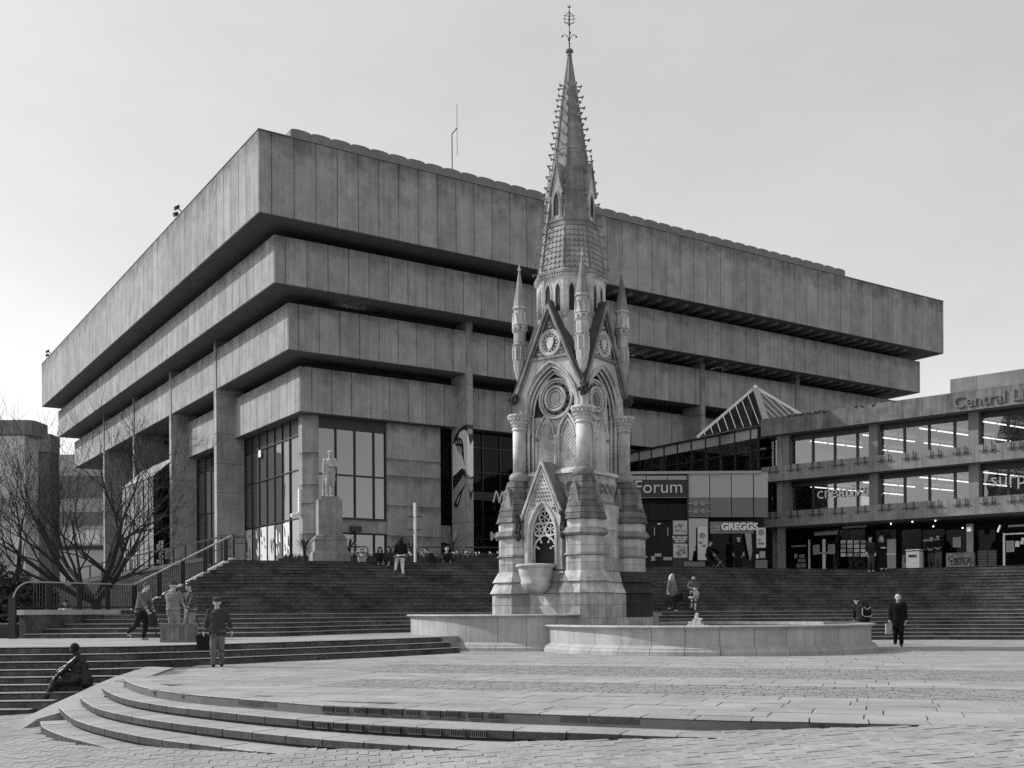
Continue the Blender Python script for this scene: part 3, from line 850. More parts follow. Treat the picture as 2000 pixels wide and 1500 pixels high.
q.tube([(x, 4.05, z - 0.2), (x, 3.7, z)], 0.05, 6); q.ext([(x - 0.3, 3.55, z - 0.1), (x + 0.3, 3.55, z - 0.1), (x + 0.3, 3.55, z + 0.2), (x - 0.3, 3.55, z + 0.2)], (0, 0.3, 0)); q.build('wall_floodlight', M_BLACK, lib)
q = lmb()
q.beam((3.88, 4.6, 6.55), (3.88, 4.6, 8.0), 0.16); q.tube([(3.86, 4.6, 6.7), (3.6, 4.5, 6.55), (3.3, 4.4, 6.5)], 0.11, 8); q.build('security_camera', M_WHITE, lib)
# ---- painted mural on the first pillar (flat shapes on its side and front faces)
mx0, mx1, my0 = 13.15, 13.57, 2.36
def side_pt(u, v):      # side face: x = mx0, the visible depth runs from the outer edge inwards
    k = max(0.0, min(1.0, (915.0 - u) / 31.0)); y = my0 + k * 1.66
    return (mx0 - 0.006, y, libz(v, mx0, y, u))
def front_pt(u, v):
    k = (u - 915.0) / 11.5; x = mx0 + max(0, min(1, k)) * 0.42
    return (x, my0 - 0.006, libz(v, x, my0, u))
def mural(name, m, faces):
    for fn, pts, lift in faces:
        q = lmb()
        P = [Vector(fn(u, v)) for u, v in pts]
        d = Vector((-0.003 - lift, 0, 0)) if fn is side_pt else Vector((0, -0.003 - lift, 0))
        q.face([p + d for p in P])
        q.build(name, m, lib, fix=False)
mural('mural_white', M_WHITE, [(side_pt, [(885, 870), (896, 858), (900, 846), (908, 840), (915, 842), (915, 925), (912, 918), (909, 915), (904, 916), (885, 931)], 0),
                              (front_pt, [(915, 842), (918, 852), (921, 868), (926.5, 860), (926.5, 930), (921, 932), (915, 925)], 0)])
mural('mural_black', M_BLACK, [(side_pt, [(885, 868), (890, 852), (900, 838), (909, 831), (915, 829), (915, 841), (908, 838), (900, 843), (893, 858)], 0.002),
                              (front_pt, [(915, 829), (926.5, 830), (926.5, 856), (921, 870), (918, 852), (915, 842)], 0.002),
                              (side_pt, [(890, 868), (892, 857), (899, 854), (905, 858), (908, 868), (909, 890), (911, 912), (907, 896), (904, 888), (896, 876)], 0.002),
                              (side_pt, [(885, 931), (896, 922), (904, 915), (910, 918), (914, 935), (907, 928), (900, 938), (885, 958)], 0.002),
                              (front_pt, [(915, 931), (921, 934), (926.5, 930), (926.5, 955), (921, 980), (917, 955)], 0.002),
                              (side_pt, [(913, 944), (904, 962), (900, 978), (894, 991), (888, 990), (887, 985), (893, 972), (900, 960)], 0.002)])
mural('mural_grey', M_LGREY, [(side_pt, [(893, 872), (898, 870), (904, 874), (906, 886), (900, 886), (895, 880)], 0.004),
                             (side_pt, [(892, 866), (893, 858), (896, 866)], 0.004), (side_pt, [(896, 865), (898, 856), (900, 865)], 0.004), (side_pt, [(900, 865), (903, 858), (904, 867)], 0.004),
                             (front_pt, [(916, 842), (918, 838), (922, 837), (925, 840), (925.5, 846), (922, 849), (918, 847)], 0.004),
                             (front_pt, [(915.5, 936), (918, 934), (921, 937), (924, 934), (926, 936), (926, 944), (921, 950), (915.5, 944)], 0.004),
                             (front_pt, [(916.5, 950), (918, 948), (921, 951), (924, 947), (926, 949), (925, 956), (921, 962)], 0.004),
                             (side_pt, [(892, 982), (897, 970), (900, 966), (899, 974), (894, 985)], 0.004)])
# ================================================================== right wing, glass hall, shop fronts
W0 = atD(1500, 1000, 58.0); W1 = atD(2000, 1000, 49.3)
wd = Vector((W1.x - W0.x, W1.y - W0.y)).normalized(); wn_ = Vector((-wd.y, wd.x))      # along, inwards
WRZ = atan2(wd.y, wd.x)
def wx(u, y=0.0, v=1000):
    k = ray(u, v)[0]; b = Vector((W0.x, W0.y)) + wn_ * y; return (k * b.y - b.x) / (wd.x - k * wd.y)
def wz(u, v, y=0.0):
    x = wx(u, y, v); p = Vector((W0.x, W0.y)) + wd * x + wn_ * y; return CZ + ray(u, v)[1] * p.y
wing = thing('library_wing', 'long three-storey concrete wing with ribbon windows, beyond the right-hand steps', 'building', (W0.x, W0.y, T2), WRZ)
WOFF = (0, 0, -T2)
def wmb(): return MB(WOFF)
JA, JB = wx(1531.25), wx(1904.25); WM = (JB - JA) / 8
WXL = wx(1484); WXR = WXL + 34
ZP = [(11.67, 10.73), (9.03, 8.22), (6.55, 5.74)]
M_WPAN = mat('wing_panel', 0.24, 0.9, 0.15, 1.5, 0.25, 40, rnd=0.09, streak=0.22, stain=0.25)
M_WPAR = mat('wing_parapet_panel', 0.20, 0.9, 0.2, 1.5, 0.3, 35, rnd=0.10, streak=0.45, stain=0.45)
for li, (zt, zb) in enumerate(ZP):
    c = wmb(); c.box(WXL + 0.06, WXR, 0.06, 1.4, zb + 0.003, zt - 0.003)
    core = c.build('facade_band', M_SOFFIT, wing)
    k = -1
    while True:
        a = JA + WM * k; b = a + WM
        if a > WXR - 1: break
        aa = max(a, WXL)
        q = wmb(); q.box(aa + 0.006, b - 0.006, 0, 0.055, zb, zt); q.build('facade_panel', M_WPAR if li == 0 else M_WPAN, core)
        if li:
            q = wmb(); mid_ = (a + b) / 2; zz = zt - 0.30
            q.beam((mid_ - 0.42, -0.06, zz), (mid_ + 0.42, -0.06, zz), 0.03)
            for d in (-0.19, 0.19):
                q.beam((mid_ + d, -0.06, zz - 0.10), (mid_ + d, -0.06, zt + 0.02), 0.035); q.beam((mid_ + d, -0.06, zz + 0.02), (mid_ + d, 0.0, zz + 0.02), 0.05)
            q.build('rail_bracket', M_BLACK, core)
        k += 1
# moss and dirt tufts along the parapet top
rr = random.Random(8)
for (ua, ub) in ((1542, 1569), (1576, 1603), (1608, 1619), (1672, 1692), (1706, 1713), (1745, 1752)):
    q = wmb(); xa, xb = wx(ua), wx(ub); x = xa
    while x < xb: q.ball((x, 0.03, 11.66 - rr.random() * 0.10), rr.uniform(0.03, 0.09), 6, 4); x += 0.07
    q.build('moss_growth', M_LEAF, wing)
# columns and windows of the two upper floors
cols = [JA + 4 * WM * k for k in range(-1, 7)]
GY = 0.95
for zt, zb in ((10.73, 9.03), (8.22, 6.55)):
    fr = wmb()
    for ci, cx in enumerate(cols):
        q = wmb(); q.box(cx - 0.62 * WM + 0.3, cx, 0.55, 1.2, zb + 0.002, zt - 0.002)
        if cx > WXL: q.build('column', M_CONC_D, wing)
        for k in range(4):
            a = cx + k * WM; b = a + WM * (1.0 if k < 3 else 1 - 0.62) + (0.3 if k == 3 else 0)
            if a < WXL - 0.1: continue
            q = wmb(); q.box(a + 0.04, b - 0.04, GY, GY + 0.015, zb, zt); q.build('window_pane', G_WING, wing)
            fr.box(b - 0.05, b + 0.05, GY - 0.08, GY + 0.05, zb, zt)
    fr.box(WXL + 1, WXR, GY - 0.07, GY + 0.04, zt - 0.30, zt); fr.box(WXL + 1, WXR, GY - 0.07, GY + 0.04, zb, zb + 0.06)
    fr.build('window_frame', M_BLACK, wing)
    rm = wmb(); rm.box(WXL + 1.2, WXR, 1.45, 14, zt - 0.02, zt + 0.30); rm.build('ceiling', M_LGREY, wing)
    rm = wmb(); rm.box(WXL + 1.2, WXR, 1.45, 14, zb - 0.3, zb - 0.02); rm.build('floor_slab', M_MGREY, wing)
    rm = wmb(); rm.box(WXL + 1.2, WXR, 13, 13.2, zb, zt); rm.build('back_wall', M_MGREY, wing)
    dirx = Vector((dR.x * wd.x + dR.y * wd.y, dR.x * wn_.x + dR.y * wn_.y))        # lamps run parallel to the big block
    for s0 in range(-3, 26, 3):
        for t0 in (1.8, 3.3, 4.8, 7.0, 8.5):
            a = Vector((WXL + 1.5 + s0, 0.4)) + dirx * t0; b = a + dirx * 1.3
            if a.y < 1.2 or b.y > 12.5 or a.x < WXL + 1.4 or b.x > WXR: continue
            q = wmb(); q.beam((a.x, a.y, zt - 0.22), (b.x, b.y, zt - 0.22), 0.09, 0.05); q.build('ceiling_lamp', M_TUBE, wing)
q = wmb(); q.box(wx(1509), wx(1519), 0.5, 0.9, T2, 11.0); q.build('end_column', M_CONC, wing)
q = wmb(); q.box(WXL, WXR, 1.4, 16, 10.75, 11.3); q.build('flat_roof', M_CONC_D, wing)
# blank block rising behind the parapet
q = wmb(); bx0 = wx(1856, 4.0, 800); zt = wz(1856, 741, 4.0)
q.box(bx0, bx0 + 16, 4.06, 12, 11.0, zt); blk = q.build('roof_block', M_SOFFIT, wing)
for k in range(9):
    q = wmb(); q.box(bx0 + k * 1.33 + 0.006, bx0 + (k + 1) * 1.33 - 0.006, 4.0, 4.055, 11.0, zt); q.build('facade_panel', M_WPAN, blk)
lx = wx(1861, -0.05, 790)
for txt, dx in (('Central', 0.0), ('Library', wx(1976, -0.05, 790) - lx)): lettering(txt, 0.80, mat('sign_metal', 0.16, 0.5, 0.2, metal=0.4), wing, (lx + dx, -0.05, wz(1866, 797.5) - T2), (1, 0, 0), depth=0.03)
M_WLET = mat('window_lettering', 0.7, 0.5, 0.03)
for txt, u, v in (('creative', 1595, 974.5), ('surprising', 1934, 950)):
    y = GY - 0.1; lettering(txt, 0.92, M_WLET, wing, (wx(u, y, v), y, wz(u, v, y) - T2), (1, 0, 0), depth=0.004)
# ground floor: recessed dark glazing with doors, notices and plinths
GY0 = 1.7
def wr(name, m, u0, u1, v0, v1, y=GY0, d=0.04, par=None, z0=None):
    x0, x1 = wx(u0, y, v1), wx(u1, y, v1); um = (u0 + u1) / 2
    za, zb_ = wz(um, v1, y) if z0 is None else z0, wz(um, v0, y)
    q = wmb(); q.box(x0, x1, y, y + d, za, zb_); return q.build(name, m, par or wing)
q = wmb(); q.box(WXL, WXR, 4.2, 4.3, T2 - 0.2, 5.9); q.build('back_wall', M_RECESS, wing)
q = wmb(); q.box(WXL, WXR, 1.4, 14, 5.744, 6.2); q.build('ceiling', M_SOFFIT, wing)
for u0, u1 in ((1531, 1579), (1582, 1606), (1612, 1640), (1641, 1690), (1712, 1750), (1762, 1800), (1803, 1845), (1849, 1887), (1912, 1957), (1960, 2040)):
    wr('shop_pane', G_DARK, u0, u1, 1034, 1118, GY0 + 0.06, 0.02, z0=T2)
for u0, u1, v0, m in ((1509, 1519, 1033, M_CONC), (1527, 1531, 1030, M_LGREY), (1579, 1581.5, 1054, M_WHITE), (1606.5, 1612, 1053, M_WHITE), (1888, 1901, 1023, M_LGREY), (1959, 1963, 1041, M_WHITE)):
    wr('door_post', m, u0, u1, v0, 1116, GY0 - 0.02, 0.07, z0=T2)
for u0, u1, v0, v1 in ((1596, 1622, 1078, 1081.5), (1545, 1574, 1065, 1068), (1803, 1836, 1053, 1057), (1590, 1636, 1038, 1045), (1645, 1692, 1027, 1031)):
    wr('pale_rail', M_LGREY, u0, u1, v0, v1, GY0 - 0.03, 0.03)
for u0, u1, v0, v1 in ((1588, 1601, 1064, 1083), (1617, 1631, 1063, 1082), (1861, 1877, 1049, 1069), (1965, 1981, 1056, 1078), (1983, 1991, 1057, 1068), (1993, 1999, 1056, 1063), (1995, 2004, 1050, 1056), (1551, 1557, 1082, 1090), (1561, 1571, 1083, 1090), (1559, 1573, 1092, 1098), (1556, 1574, 1101, 1108)):
    n_ = wr('notice_sheet', M_LGREY if u0 < 1980 else M_WHITE, u0, u1, v0, v1, GY0 - 0.02, 0.015)
    if u1 - u0 > 9:
        q = wmb(); y = GY0 - 0.026
        for k in range(4):
            vv = v0 + (v1 - v0) * (0.2 + 0.18 * k); um = (u0 + u1) / 2
            q.box(wx(u0 + 2, y, vv), wx(u1 - 2 - k % 2 * 3, y, vv), y, y + 0.004, wz(um, vv + 0.6, y), wz(um, vv, y))
        q.build('notice_print', M_MGREY, n_)
for i in range(4):
    for j in range(4):
        u = 1642 + 13 * i; v = 1055 + 8.5 * j
        wr('notice_card', cloth((0.55, 0.3, 0.45, 0.62)[(i * 3 + j * 5) % 4], 'card_%d' % ((i * 3 + j * 5) % 4)), u, u + 10, v, v + 6.5, GY0 - 0.02, 0.015)
wr('white_board', M_LGREY, 1733, 1750, 1053, 1118, GY0 - 0.10, 0.05, z0=T2); wr('pale_rail', M_WHITE, 1731, 1750, 1081, 1083, GY0 - 0.13, 0.03)
b1 = wr('stone_plinth', M_CONC, 1762, 1799, 1083, 1118, GY0 - 0.35, 0.3, z0=T2); b2 = wr('stone_plinth', M_CONC, 1848, 1901, 1079, 1118, GY0 - 0.35, 0.3, z0=T2)
M_SIGNT = mat('sign_letter_dark', 0.04, 0.6)
for u, txt, v in ((1765, 'Central', 1099), (1851, 'Central', 1096.5), (1856, 'Library', 1104)):
    y = GY0 - 0.37; lettering(txt, 0.38, M_SIGNT, wing, (wx(u, y, v), y, wz(u, v, y) - T2), (1, 0, 0), depth=0.006, bold=0.004)
rk = wr('door_mat_rack', M_DGREY, 1909, 1947, 1074, 1107, GY0 - 0.1, 0.05, z0=T2)
for k in range(7):
    v = 1077 + 4.2 * k
    for ua, ub in ((1911, 1927), (1931, 1946)): wr('slat', M_MGREY, ua, ub, v, v + 1.8, GY0 - 0.14, 0.03)
fb = wr('frame_rail', M_WHITE, 1959, 2040, 1040, 1043, GY0 - 0.03, 0.08); wr('frame_rail', M_WHITE, 1959, 2040, 1104, 1106, GY0 - 0.03, 0.08)
wr('pale_rail', M_LGREY, 1969, 2030, 1024, 1028, GY0 - 0.03, 0.05)
q = wmb()
for u, v in ((1740, 1023), (1782, 1019), (1827, 1017), (1823, 1028), (1880, 1031)):
    y = GY0 + 0.0; q.ball((wx(u, y, v), y, wz(u, v, y)), 0.035, 6, 4)
q.build('spot_lamp', M_TUBE, wing)
q = wmb(); y = 0.4; x = wx(1892, y, 1034); z = wz(1892, 1034, y); q.ext([(x - 0.1, y, z - 0.1), (x + 0.1, y, z - 0.1), (x + 0.1, y, z + 0.12), (x - 0.1, y, z + 0.12)], (0, 0.2, 0)); q.build('floodlight', M_WHITE, wing)
q = wmb(); x = wx(1951, y, 1033); z = wz(1951, 1033, y); q.tube([(x - 0.05, y, z - 0.15), (x + 0.06, y, z + 0.18)], 0.05, 6); q.build('security_camera', M_WHITE, wing)
# litter bin on the wing terrace
y = GY0 - 0.7; c0 = Vector((W0.x, W0.y)) + wd * wx(1787, y, 1100) + wn_ * y
q = MB(); q.box(-0.33, 0.33, -0.3, 0.3, 0.02, 0.95); q.box(-0.2, 0.2, -0.315, -0.301, 0.66, 0.78, 1)
bin_ = thing('litter_bin', 'white square litter bin in front of the dark wing entrance', 'bin', (c0.x, c0.y, T2), WRZ)
q.build('bin_body', [M_WHITE, M_BLACK], bin_); q = MB(); q.ext([(-0.38, -0.33, 1.0), (0.38, -0.33, 1.0), (0.33, -0.33, 1.06), (-0.33, -0.33, 1.06)], (0, 0.66, 0)); q.build('bin_lid', M_WHITE, bin_)
q = MB(); q.box(-0.28, 0.28, -0.26, 0.26, 0.95, 1.0); q.build('bin_neck', M_BLACK, bin_)

# ---- glass hall between library and wing
A0 = atD(1482, 900, 58.4); A1 = atD(1228, 900, 67.9)
ad = Vector((A0.x - A1.x, A0.y - A1.y)).normalized(); an = Vector((-ad.y, ad.x))
start = Vector((A1.x, A1.y)) - ad * 5.0
hall = thing('glass_hall', 'glazed hall with white roof trusses between the library block and the wing', 'glass hall', (start.x, start.y, T2), atan2(ad.y, ad.x))
AL = (Vector((A0.x, A0.y)) - start).length
def ax(u, v=880): k = ray(u, v)[0]; return (k * start.y - start.x) / (ad.x - k * ad.y)
hmb = lambda: MB((0, 0, -T2))
ZH = 11.28
q = hmb(); q.box(0, AL, -0.12, 0.0, ZH - 0.06, ZH + 0.05); q.build('roof_edge', M_BLACK, hall)
mu = [0, 1.7, 3.4] + [ax(u) for u in (1249, 1273, 1298, 1324, 1351, 1379, 1407, 1436, 1467)] + [AL]
fr = hmb()
for a, b in zip(mu, mu[1:]):
    q = hmb(); q.box(a + 0.04, b - 0.04, 0.0, 0.02, 6.8, ZH - 0.62); q.build('glass_pane', G_ATR, hall)
    q = hmb(); q.box(a + 0.03, b - 0.03, -0.02, 0.03, ZH - 0.60, ZH - 0.07); q.build('fascia_panel', M_LGREY, hall)
for x in mu:
    fr = hmb(); fr.box(x - 0.04, x + 0.04, -0.06, 0.05, 6.8, ZH - 0.05); fr.build('glazing_bar', M_BLACK, hall)
for off, m in ((0.5, M_LGREY), (3.2, M_MGREY)):
    q = hmb(); zt_, zb_ = ZH - 0.55, ZH - 1.15
    q.beam((0, off, zt_), (AL, off, zt_), 0.09); q.beam((0, off, zb_), (AL, off, zb_), 0.09)
    x = 0.4; k = 0
    while x < AL - 0.9:
        q.beam((x, off, zb_ if k % 2 else zt_), (x + 0.75, off, zt_ if k % 2 else zb_), 0.06); x += 0.75; k += 1
    q.build('roof_truss', m, hall)
q = hmb(); q.box(0, AL, 0.03, 5, ZH - 0.05, ZH + 0.04); q.build('hall_roof', M_DGREY, hall)
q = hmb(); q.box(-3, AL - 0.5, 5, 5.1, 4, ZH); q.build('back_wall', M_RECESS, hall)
# glazed pyramid on the hall roof
ap = atD(1475, 757, 62.0); cL = atD(1362, 854, 60.0); cF = atD(1497, 826, 59.6); cR = atD(1568, 812, 61.8); cB = cL + cR - cF
pyr = thing('glass_pyramid', 'glazed pyramid rooflight with white ribs above the glass hall', 'rooflight', (ap.x, ap.y, 10.9))
bo = Vector((ap.x, ap.y, 10.9)); loc = lambda p: Vector(p) - bo
for a, b, nm, m in ((cL, cF, 'glass_slope', G_DARK), (cF, cR, 'glass_slope', glass_mat('rooflight_glass', 0.02, 0.6, dark=0.09, clear=0.3, graze=0.14)), (cR, cB, 'glass_slope', G_LIB), (cB, cL, 'glass_slope', G_LIB)):
    q = MB(); q.face([loc(a), loc(b), loc(ap)]); q.build(nm, m, pyr)
q = MB(); q.beam(loc(cL), loc(ap), 0.14); q.build('hip_rib', M_WHITE, pyr)
q = MB(); q.beam(loc(cR), loc(ap), 0.16); q.build('hip_rib', M_WHITE, pyr)
q = MB(); q.beam(loc(cF), loc(ap), 0.34, 0.12, up=(0, 0, 1)); q.build('hip_rib', M_LGREY, pyr)
q = MB(); q.ball(loc(ap), 0.16, 8, 5); q.build('apex_cap', M_WHITE, pyr)
def face_ribs(a, b, n, w, m):
    # ribs run straight up each slope, cut off by the hips
    base = b - a; up_ = ap - a; e = base.normalized(); foot = a + e * up_.dot(e); rise = ap - foot
    L_ = base.length; f = (foot - a).length / L_
    for i in range(1, n):
        t = i / n; h = t / f if t < f else (1 - t) / (1 - f)
        p0 = a + base * t; p1 = p0 + rise * h * 0.98
        q = MB(); o_ = Vector((0, -0.03, 0.04)); q.beam(loc(p0 + o_), loc(p1 + o_), w); q.build('glazing_rib', m, pyr)
face_ribs(cL, cF, 9, 0.036, M_WHITE); face_ribs(cF, cR, 7, 0.036, M_WHITE)

# ---- shop fronts below the glass hall
SD = 55.2
def sx(u, v=1000, D=None): return ray(u, v)[0] * (D or SD)
def sz(v, u=1380, D=None): return CZ + ray(u, v)[1] * (D or SD)
shop = thing('shop_front', 'low shop front with frosted panels and illuminated signs under the glass hall', 'shop front', (sx(1360), SD, T2))
SOFF = (-sx(1360), -SD, -T2)
def sr(name, m, u0, u1, v0, v1, dy=0.0, d=0.05, par=None, z0=None):
    um = (u0 + u1) / 2; q = MB(SOFF)
    q.box(sx(u0), sx(u1), SD + dy, SD + dy + d, sz(v1, um) if z0 is None else z0, sz(v0, um)); return q.build(name, m, par or shop)
sr('backing', M_RECESS, 1080, 1500, 932, 1130, 0.9, 0.05, z0=T2)
sr('roof_slab', M_LGREY, 1080, 1487, 921, 926, -0.1, 4.0)
for u0, u1 in ((1235, 1262), (1263.5, 1303), (1304.5, 1342)): sr('light_panel', M_LGREY, u0, u1, 929, 937, 0, 0.05)
sr('sign_board', M_DGREY, 1080, 1343, 938, 972, 0, 0.06); sr('sign_edge', M_MGREY, 1080, 1343, 971.5, 973, -0.02, 0.03)
lettering('Forum', 0.95, mat('sign_letters', 0.50, 0.5), shop, (sx(1238) + SOFF[0], -0.05, sz(963, 1290) - T2), (1, 0, 0), depth=0.02)
for u0, u1 in ((1235, 1267), (1268, 1307), (1308, 1342)): sr('glass_pane', G_DARK, u0, u1, 984, 1016, 0.1, 0.03)
sr('mullion', M_BLACK, 1342, 1345, 922, 1130, -0.05, 0.15, z0=T2)
for u0, u1 in ((1345, 1385.5), (1387, 1428), (1429.5, 1471), (1473, 1500)):
    sr('frosted_panel', mat('frosted_panel', 0.36, 0.4, 0.06, rnd=0.05), u0, u1, 923, 972, 0, 0.05); sr('frosted_panel', mat('frosted_panel_low', 0.15, 0.4, 0.08, rnd=0.08), u0, u1, 972.6, 1010, 0.0, 0.05)
for v in (983.5, 998.5): sr('sign_rod', M_LGREY, 1344, 1387, v - 0.8, v + 0.8, -0.06, 0.03)
for u in (1353.5, 1367):
    for v in (979, 994): sr('sign_square', mat('sign_square', 0.22, 0.5), u, u + 9.5, v, v + 9, -0.12, 0.05)
sr('shop_sign', M_MGREY, 1387, 1472, 1019, 1042, -0.02, 0.1)
lettering('GREGGS', 0.50, M_WHITE, shop, (sx(1408) + SOFF[0], -0.06, sz(1035, 1430) - T2), (1, 0, 0), depth=0.02, bold=0.018)
for u in (1395.5, 1401):
    for v in (1027, 1032.5): sr('sign_dot', M_LGREY, u, u + 4, v, v + 4, -0.06, 0.03)
# posters beside the doors
ps = sr('poster_board', M_BLACK, 1313, 1343, 1016, 1130, 0.0, 0.06, z0=T2)
pic = sr('poster_picture', cloth(0.42, 'poster_pic'), 1314.5, 1342, 1017, 1044, -0.02, 0.02); pic2 = sr('poster_picture', cloth(0.46, 'poster_pic2'), 1314.5, 1342, 1062, 1089, -0.02, 0.02)
rr = random.Random(2)
for v0, n in ((1017, 9), (1062, 16)):
    q = MB(SOFF)
    for k in range(n):
        u = rr.uniform(1316, 1333); v = v0 + rr.uniform(3, 23); L_ = rr.uniform(4, 9)
        pts = [(sx(u + L_ * t), SD - 0.026, sz(v - 3 * sin(2.4 * t) + 2 * t)) for t in (0, 0.33, 0.66, 1)]
        q.tube(pts, [0.01, 0.03, 0.03, 0.01], 5)
    q.build('poster_print', M_MGREY, pic if v0 < 1050 else pic2)
for txt, v in (('For that fresh', 1050.5), ('baked taste', 1054.7), ('you love', 1059)):
    lettering(txt, 0.145, M_WHITE, shop, (sx(1328) + SOFF[0], -0.03, sz(v) - T2), (1, 0, 0), depth=0.004, align='CENTER', bold=0.004)
sr('glass_column', G_LIB, 1346, 1384, 1012, 1094, 0.2, 0.04); sr('column_base', M_MGREY, 1335, 1376, 1097, 1130, -0.1, 0.3, z0=T2)
sr('curtain', M_MGREY, 1347, 1352, 1016, 1093, 0.3, 0.05); sr('curtain', M_LGREY, 1355, 1359, 1012, 1093, 0.3, 0.05)
bn = sr('banner', mat('banner_white', 0.55, 0.7, 0.1), 1362, 1380, 1029, 1094, -0.05, 0.02)
bs = sr('banner', mat('banner_white', 0.55, 0.7, 0.1), 1476, 1494, 1031, 1070, -0.15, 0.02)
for (u, v, dy) in ((1371, 1046, -0.056), (1485, 1041, -0.156)):
    q = MB(SOFF); q.tube([(sx(u) + 0.12 * cos(a * pi / 6), SD + dy, sz(v) + 0.12 * sin(a * pi / 6)) for a in range(12)], 0.022, 5, closed=True)
    q.tube([(sx(u) - 0.05, SD + dy, sz(v) - 0.05), (sx(u), SD + dy, sz(v) + 0.05), (sx(u) + 0.06, SD + dy, sz(v) - 0.03)], 0.02, 5); q.build('banner_emblem', M_DGREY, bn if u < 1400 else bs)
for v, u0, u1, dy in ((1058, 1364, 1372, -0.056), (1064, 1370, 1378, -0.056), (1060, 1479, 1490, -0.156), (1053, 1479, 1484, -0.156)):
    sr('banner_print', M_MGREY, u0, u1, v, v + 4, dy, 0.003)
sr('notice_sheet', M_LGREY, 1482, 1493, 1077, 1090, -0.15, 0.02); sr('notice_sheet', M_WHITE, 1475, 1480, 1083, 1091, -0.15, 0.02); sr('low_panel', M_MGREY, 1474, 1497, 1094, 1130, -0.12, 0.05, z0=T2)
for u in (1278, 1304): sr('door_handle', M_LGREY, u - 0.8, u + 0.8, 1030, 1046, -0.02, 0.04)
for u0, u1 in ((1256, 1283), (1284, 1312)): sr('door_leaf', G_DARK, u0, u1, 1019, 1130, 0.02, 0.03, z0=T2)
sr('strip_light', M_TUBE, 1286, 1292, 1021, 1023, 0.3, 0.05)
for u0, u1, v0, v1 in ((1271, 1279, 1086, 1095), (1278, 1291, 1081, 1087), (1295, 1312, 1088, 1094)): sr('notice_sheet', M_LGREY, u0, u1, v0, v1, -0.005, 0.01)
for u0, u1 in ((1389, 1425), (1430, 1470)): sr('shop_pane', G_DARK, u0, u1, 1043, 1130, 0.12, 0.03, z0=T2)
fl = MB(SOFF); fl.ext([(sx(1453), SD - 0.2, sz(1043)), (sx(1465), SD - 0.2, sz(1043)), (sx(1467), SD - 0.2, sz(1078)), (sx(1463), SD - 0.2, sz(1097)), (sx(1457), SD - 0.2, sz(1070))], (0, 0.02, 0)); fl.build('hanging_flag', mat('banner_grey', 0.3, 0.7, 0.3, 5), shop)

# ---- buildings far left
def far_block(name, label, u0, u1, vtop, D, depth, m, z0=-1.0):
    p0, p1 = atD(u0, vtop, D), atD(u1, vtop, D)
    root = thing(name, label, 'building', ((p0.x + p1.x) / 2, D, z0))
    hw = (p1.x - p0.x) / 2
    return root, hw, p0.z - z0, m
root, hw, h, m = far_block('concrete_block', 'plain grey block with rounded parapet corner at the left edge, beyond the bare trees', -160, 66, 822, 70, 14, M_CONC_D)
q = MB(); q.box(-hw, hw - 0.6, 0, 2, 0, h - 1.0); q.build('wall', mat('rendered_wall', 0.62, 0.9, 0.12, 0.7, stain=0.2), root)
q = MB(); q.prism([(-hw, -0.15), (hw - 0.5, -0.15), (hw - 0.1, 0.0), (hw + 0.05, 0.4), (hw + 0.05, 2), (-hw, 2)], h - 0.95, h); q.build('parapet', M_CONC_D, root)
for zz in (2.0, 5.2, 8.4):
    for k in range(3):
        x = hw - 2.6 - 2.2 * k; q = MB(); q.box(x, x + 1.3, -0.02, 0.05, zz, zz + 1.5); q.build('window', G_LIB, root)
root, hw, h, m = far_block('stair_tower', 'narrow dark tower beside the plain grey block at the left edge', 58, 98, 848, 76, 10, M_CONC_D)
q = MB(); q.box(-hw, hw, 0, 1.5, 0, h - 1.3); q.build('wall', mat('tower_wall', 0.12, 0.9, 0.15, 1.0), root)
q = MB(); q.box(-hw - 0.1, hw + 0.05, -0.1, 1.5, h - 1.28, h); q.build('parapet', M_CONC_D, root)
root, hw, h, m = far_block('office_block', 'pale office block with rows of windows behind the bare tree', 96, 240, 888, 112, 12, M_CONC)
q = MB(); q.box(-hw, hw, 0, 12, 0, h); q.build('wall', mat('office_wall', 0.45, 0.9, 0.1, 0.5), root)
zA = lambda v: CZ + ray(150, v)[1] * 112 + 1.0
for v0, v1, mm in ((930, 972, M_MGREY), (1000, 1026, M_MGREY), (1066, 1074, M_DGREY)):
    q = MB(); q.box(-hw, hw + 0.02, -0.15, -0.02, zA(v1), zA(v0)); q.build('facade_band', mm, root)
for k in range(8):
    x = -hw + 0.5 + k * 1.7
    q = MB(); q.box(x, x + 1.4, -0.08, -0.02, zA(1062), zA(1036)); q.build('window', M_WHITE if k in (1, 2, 4) else G_WING, root)
    q = MB(); q.box(x, x + 1.4, -0.08, -0.02, zA(1000), zA(976)); q.build('window', G_WING, root)
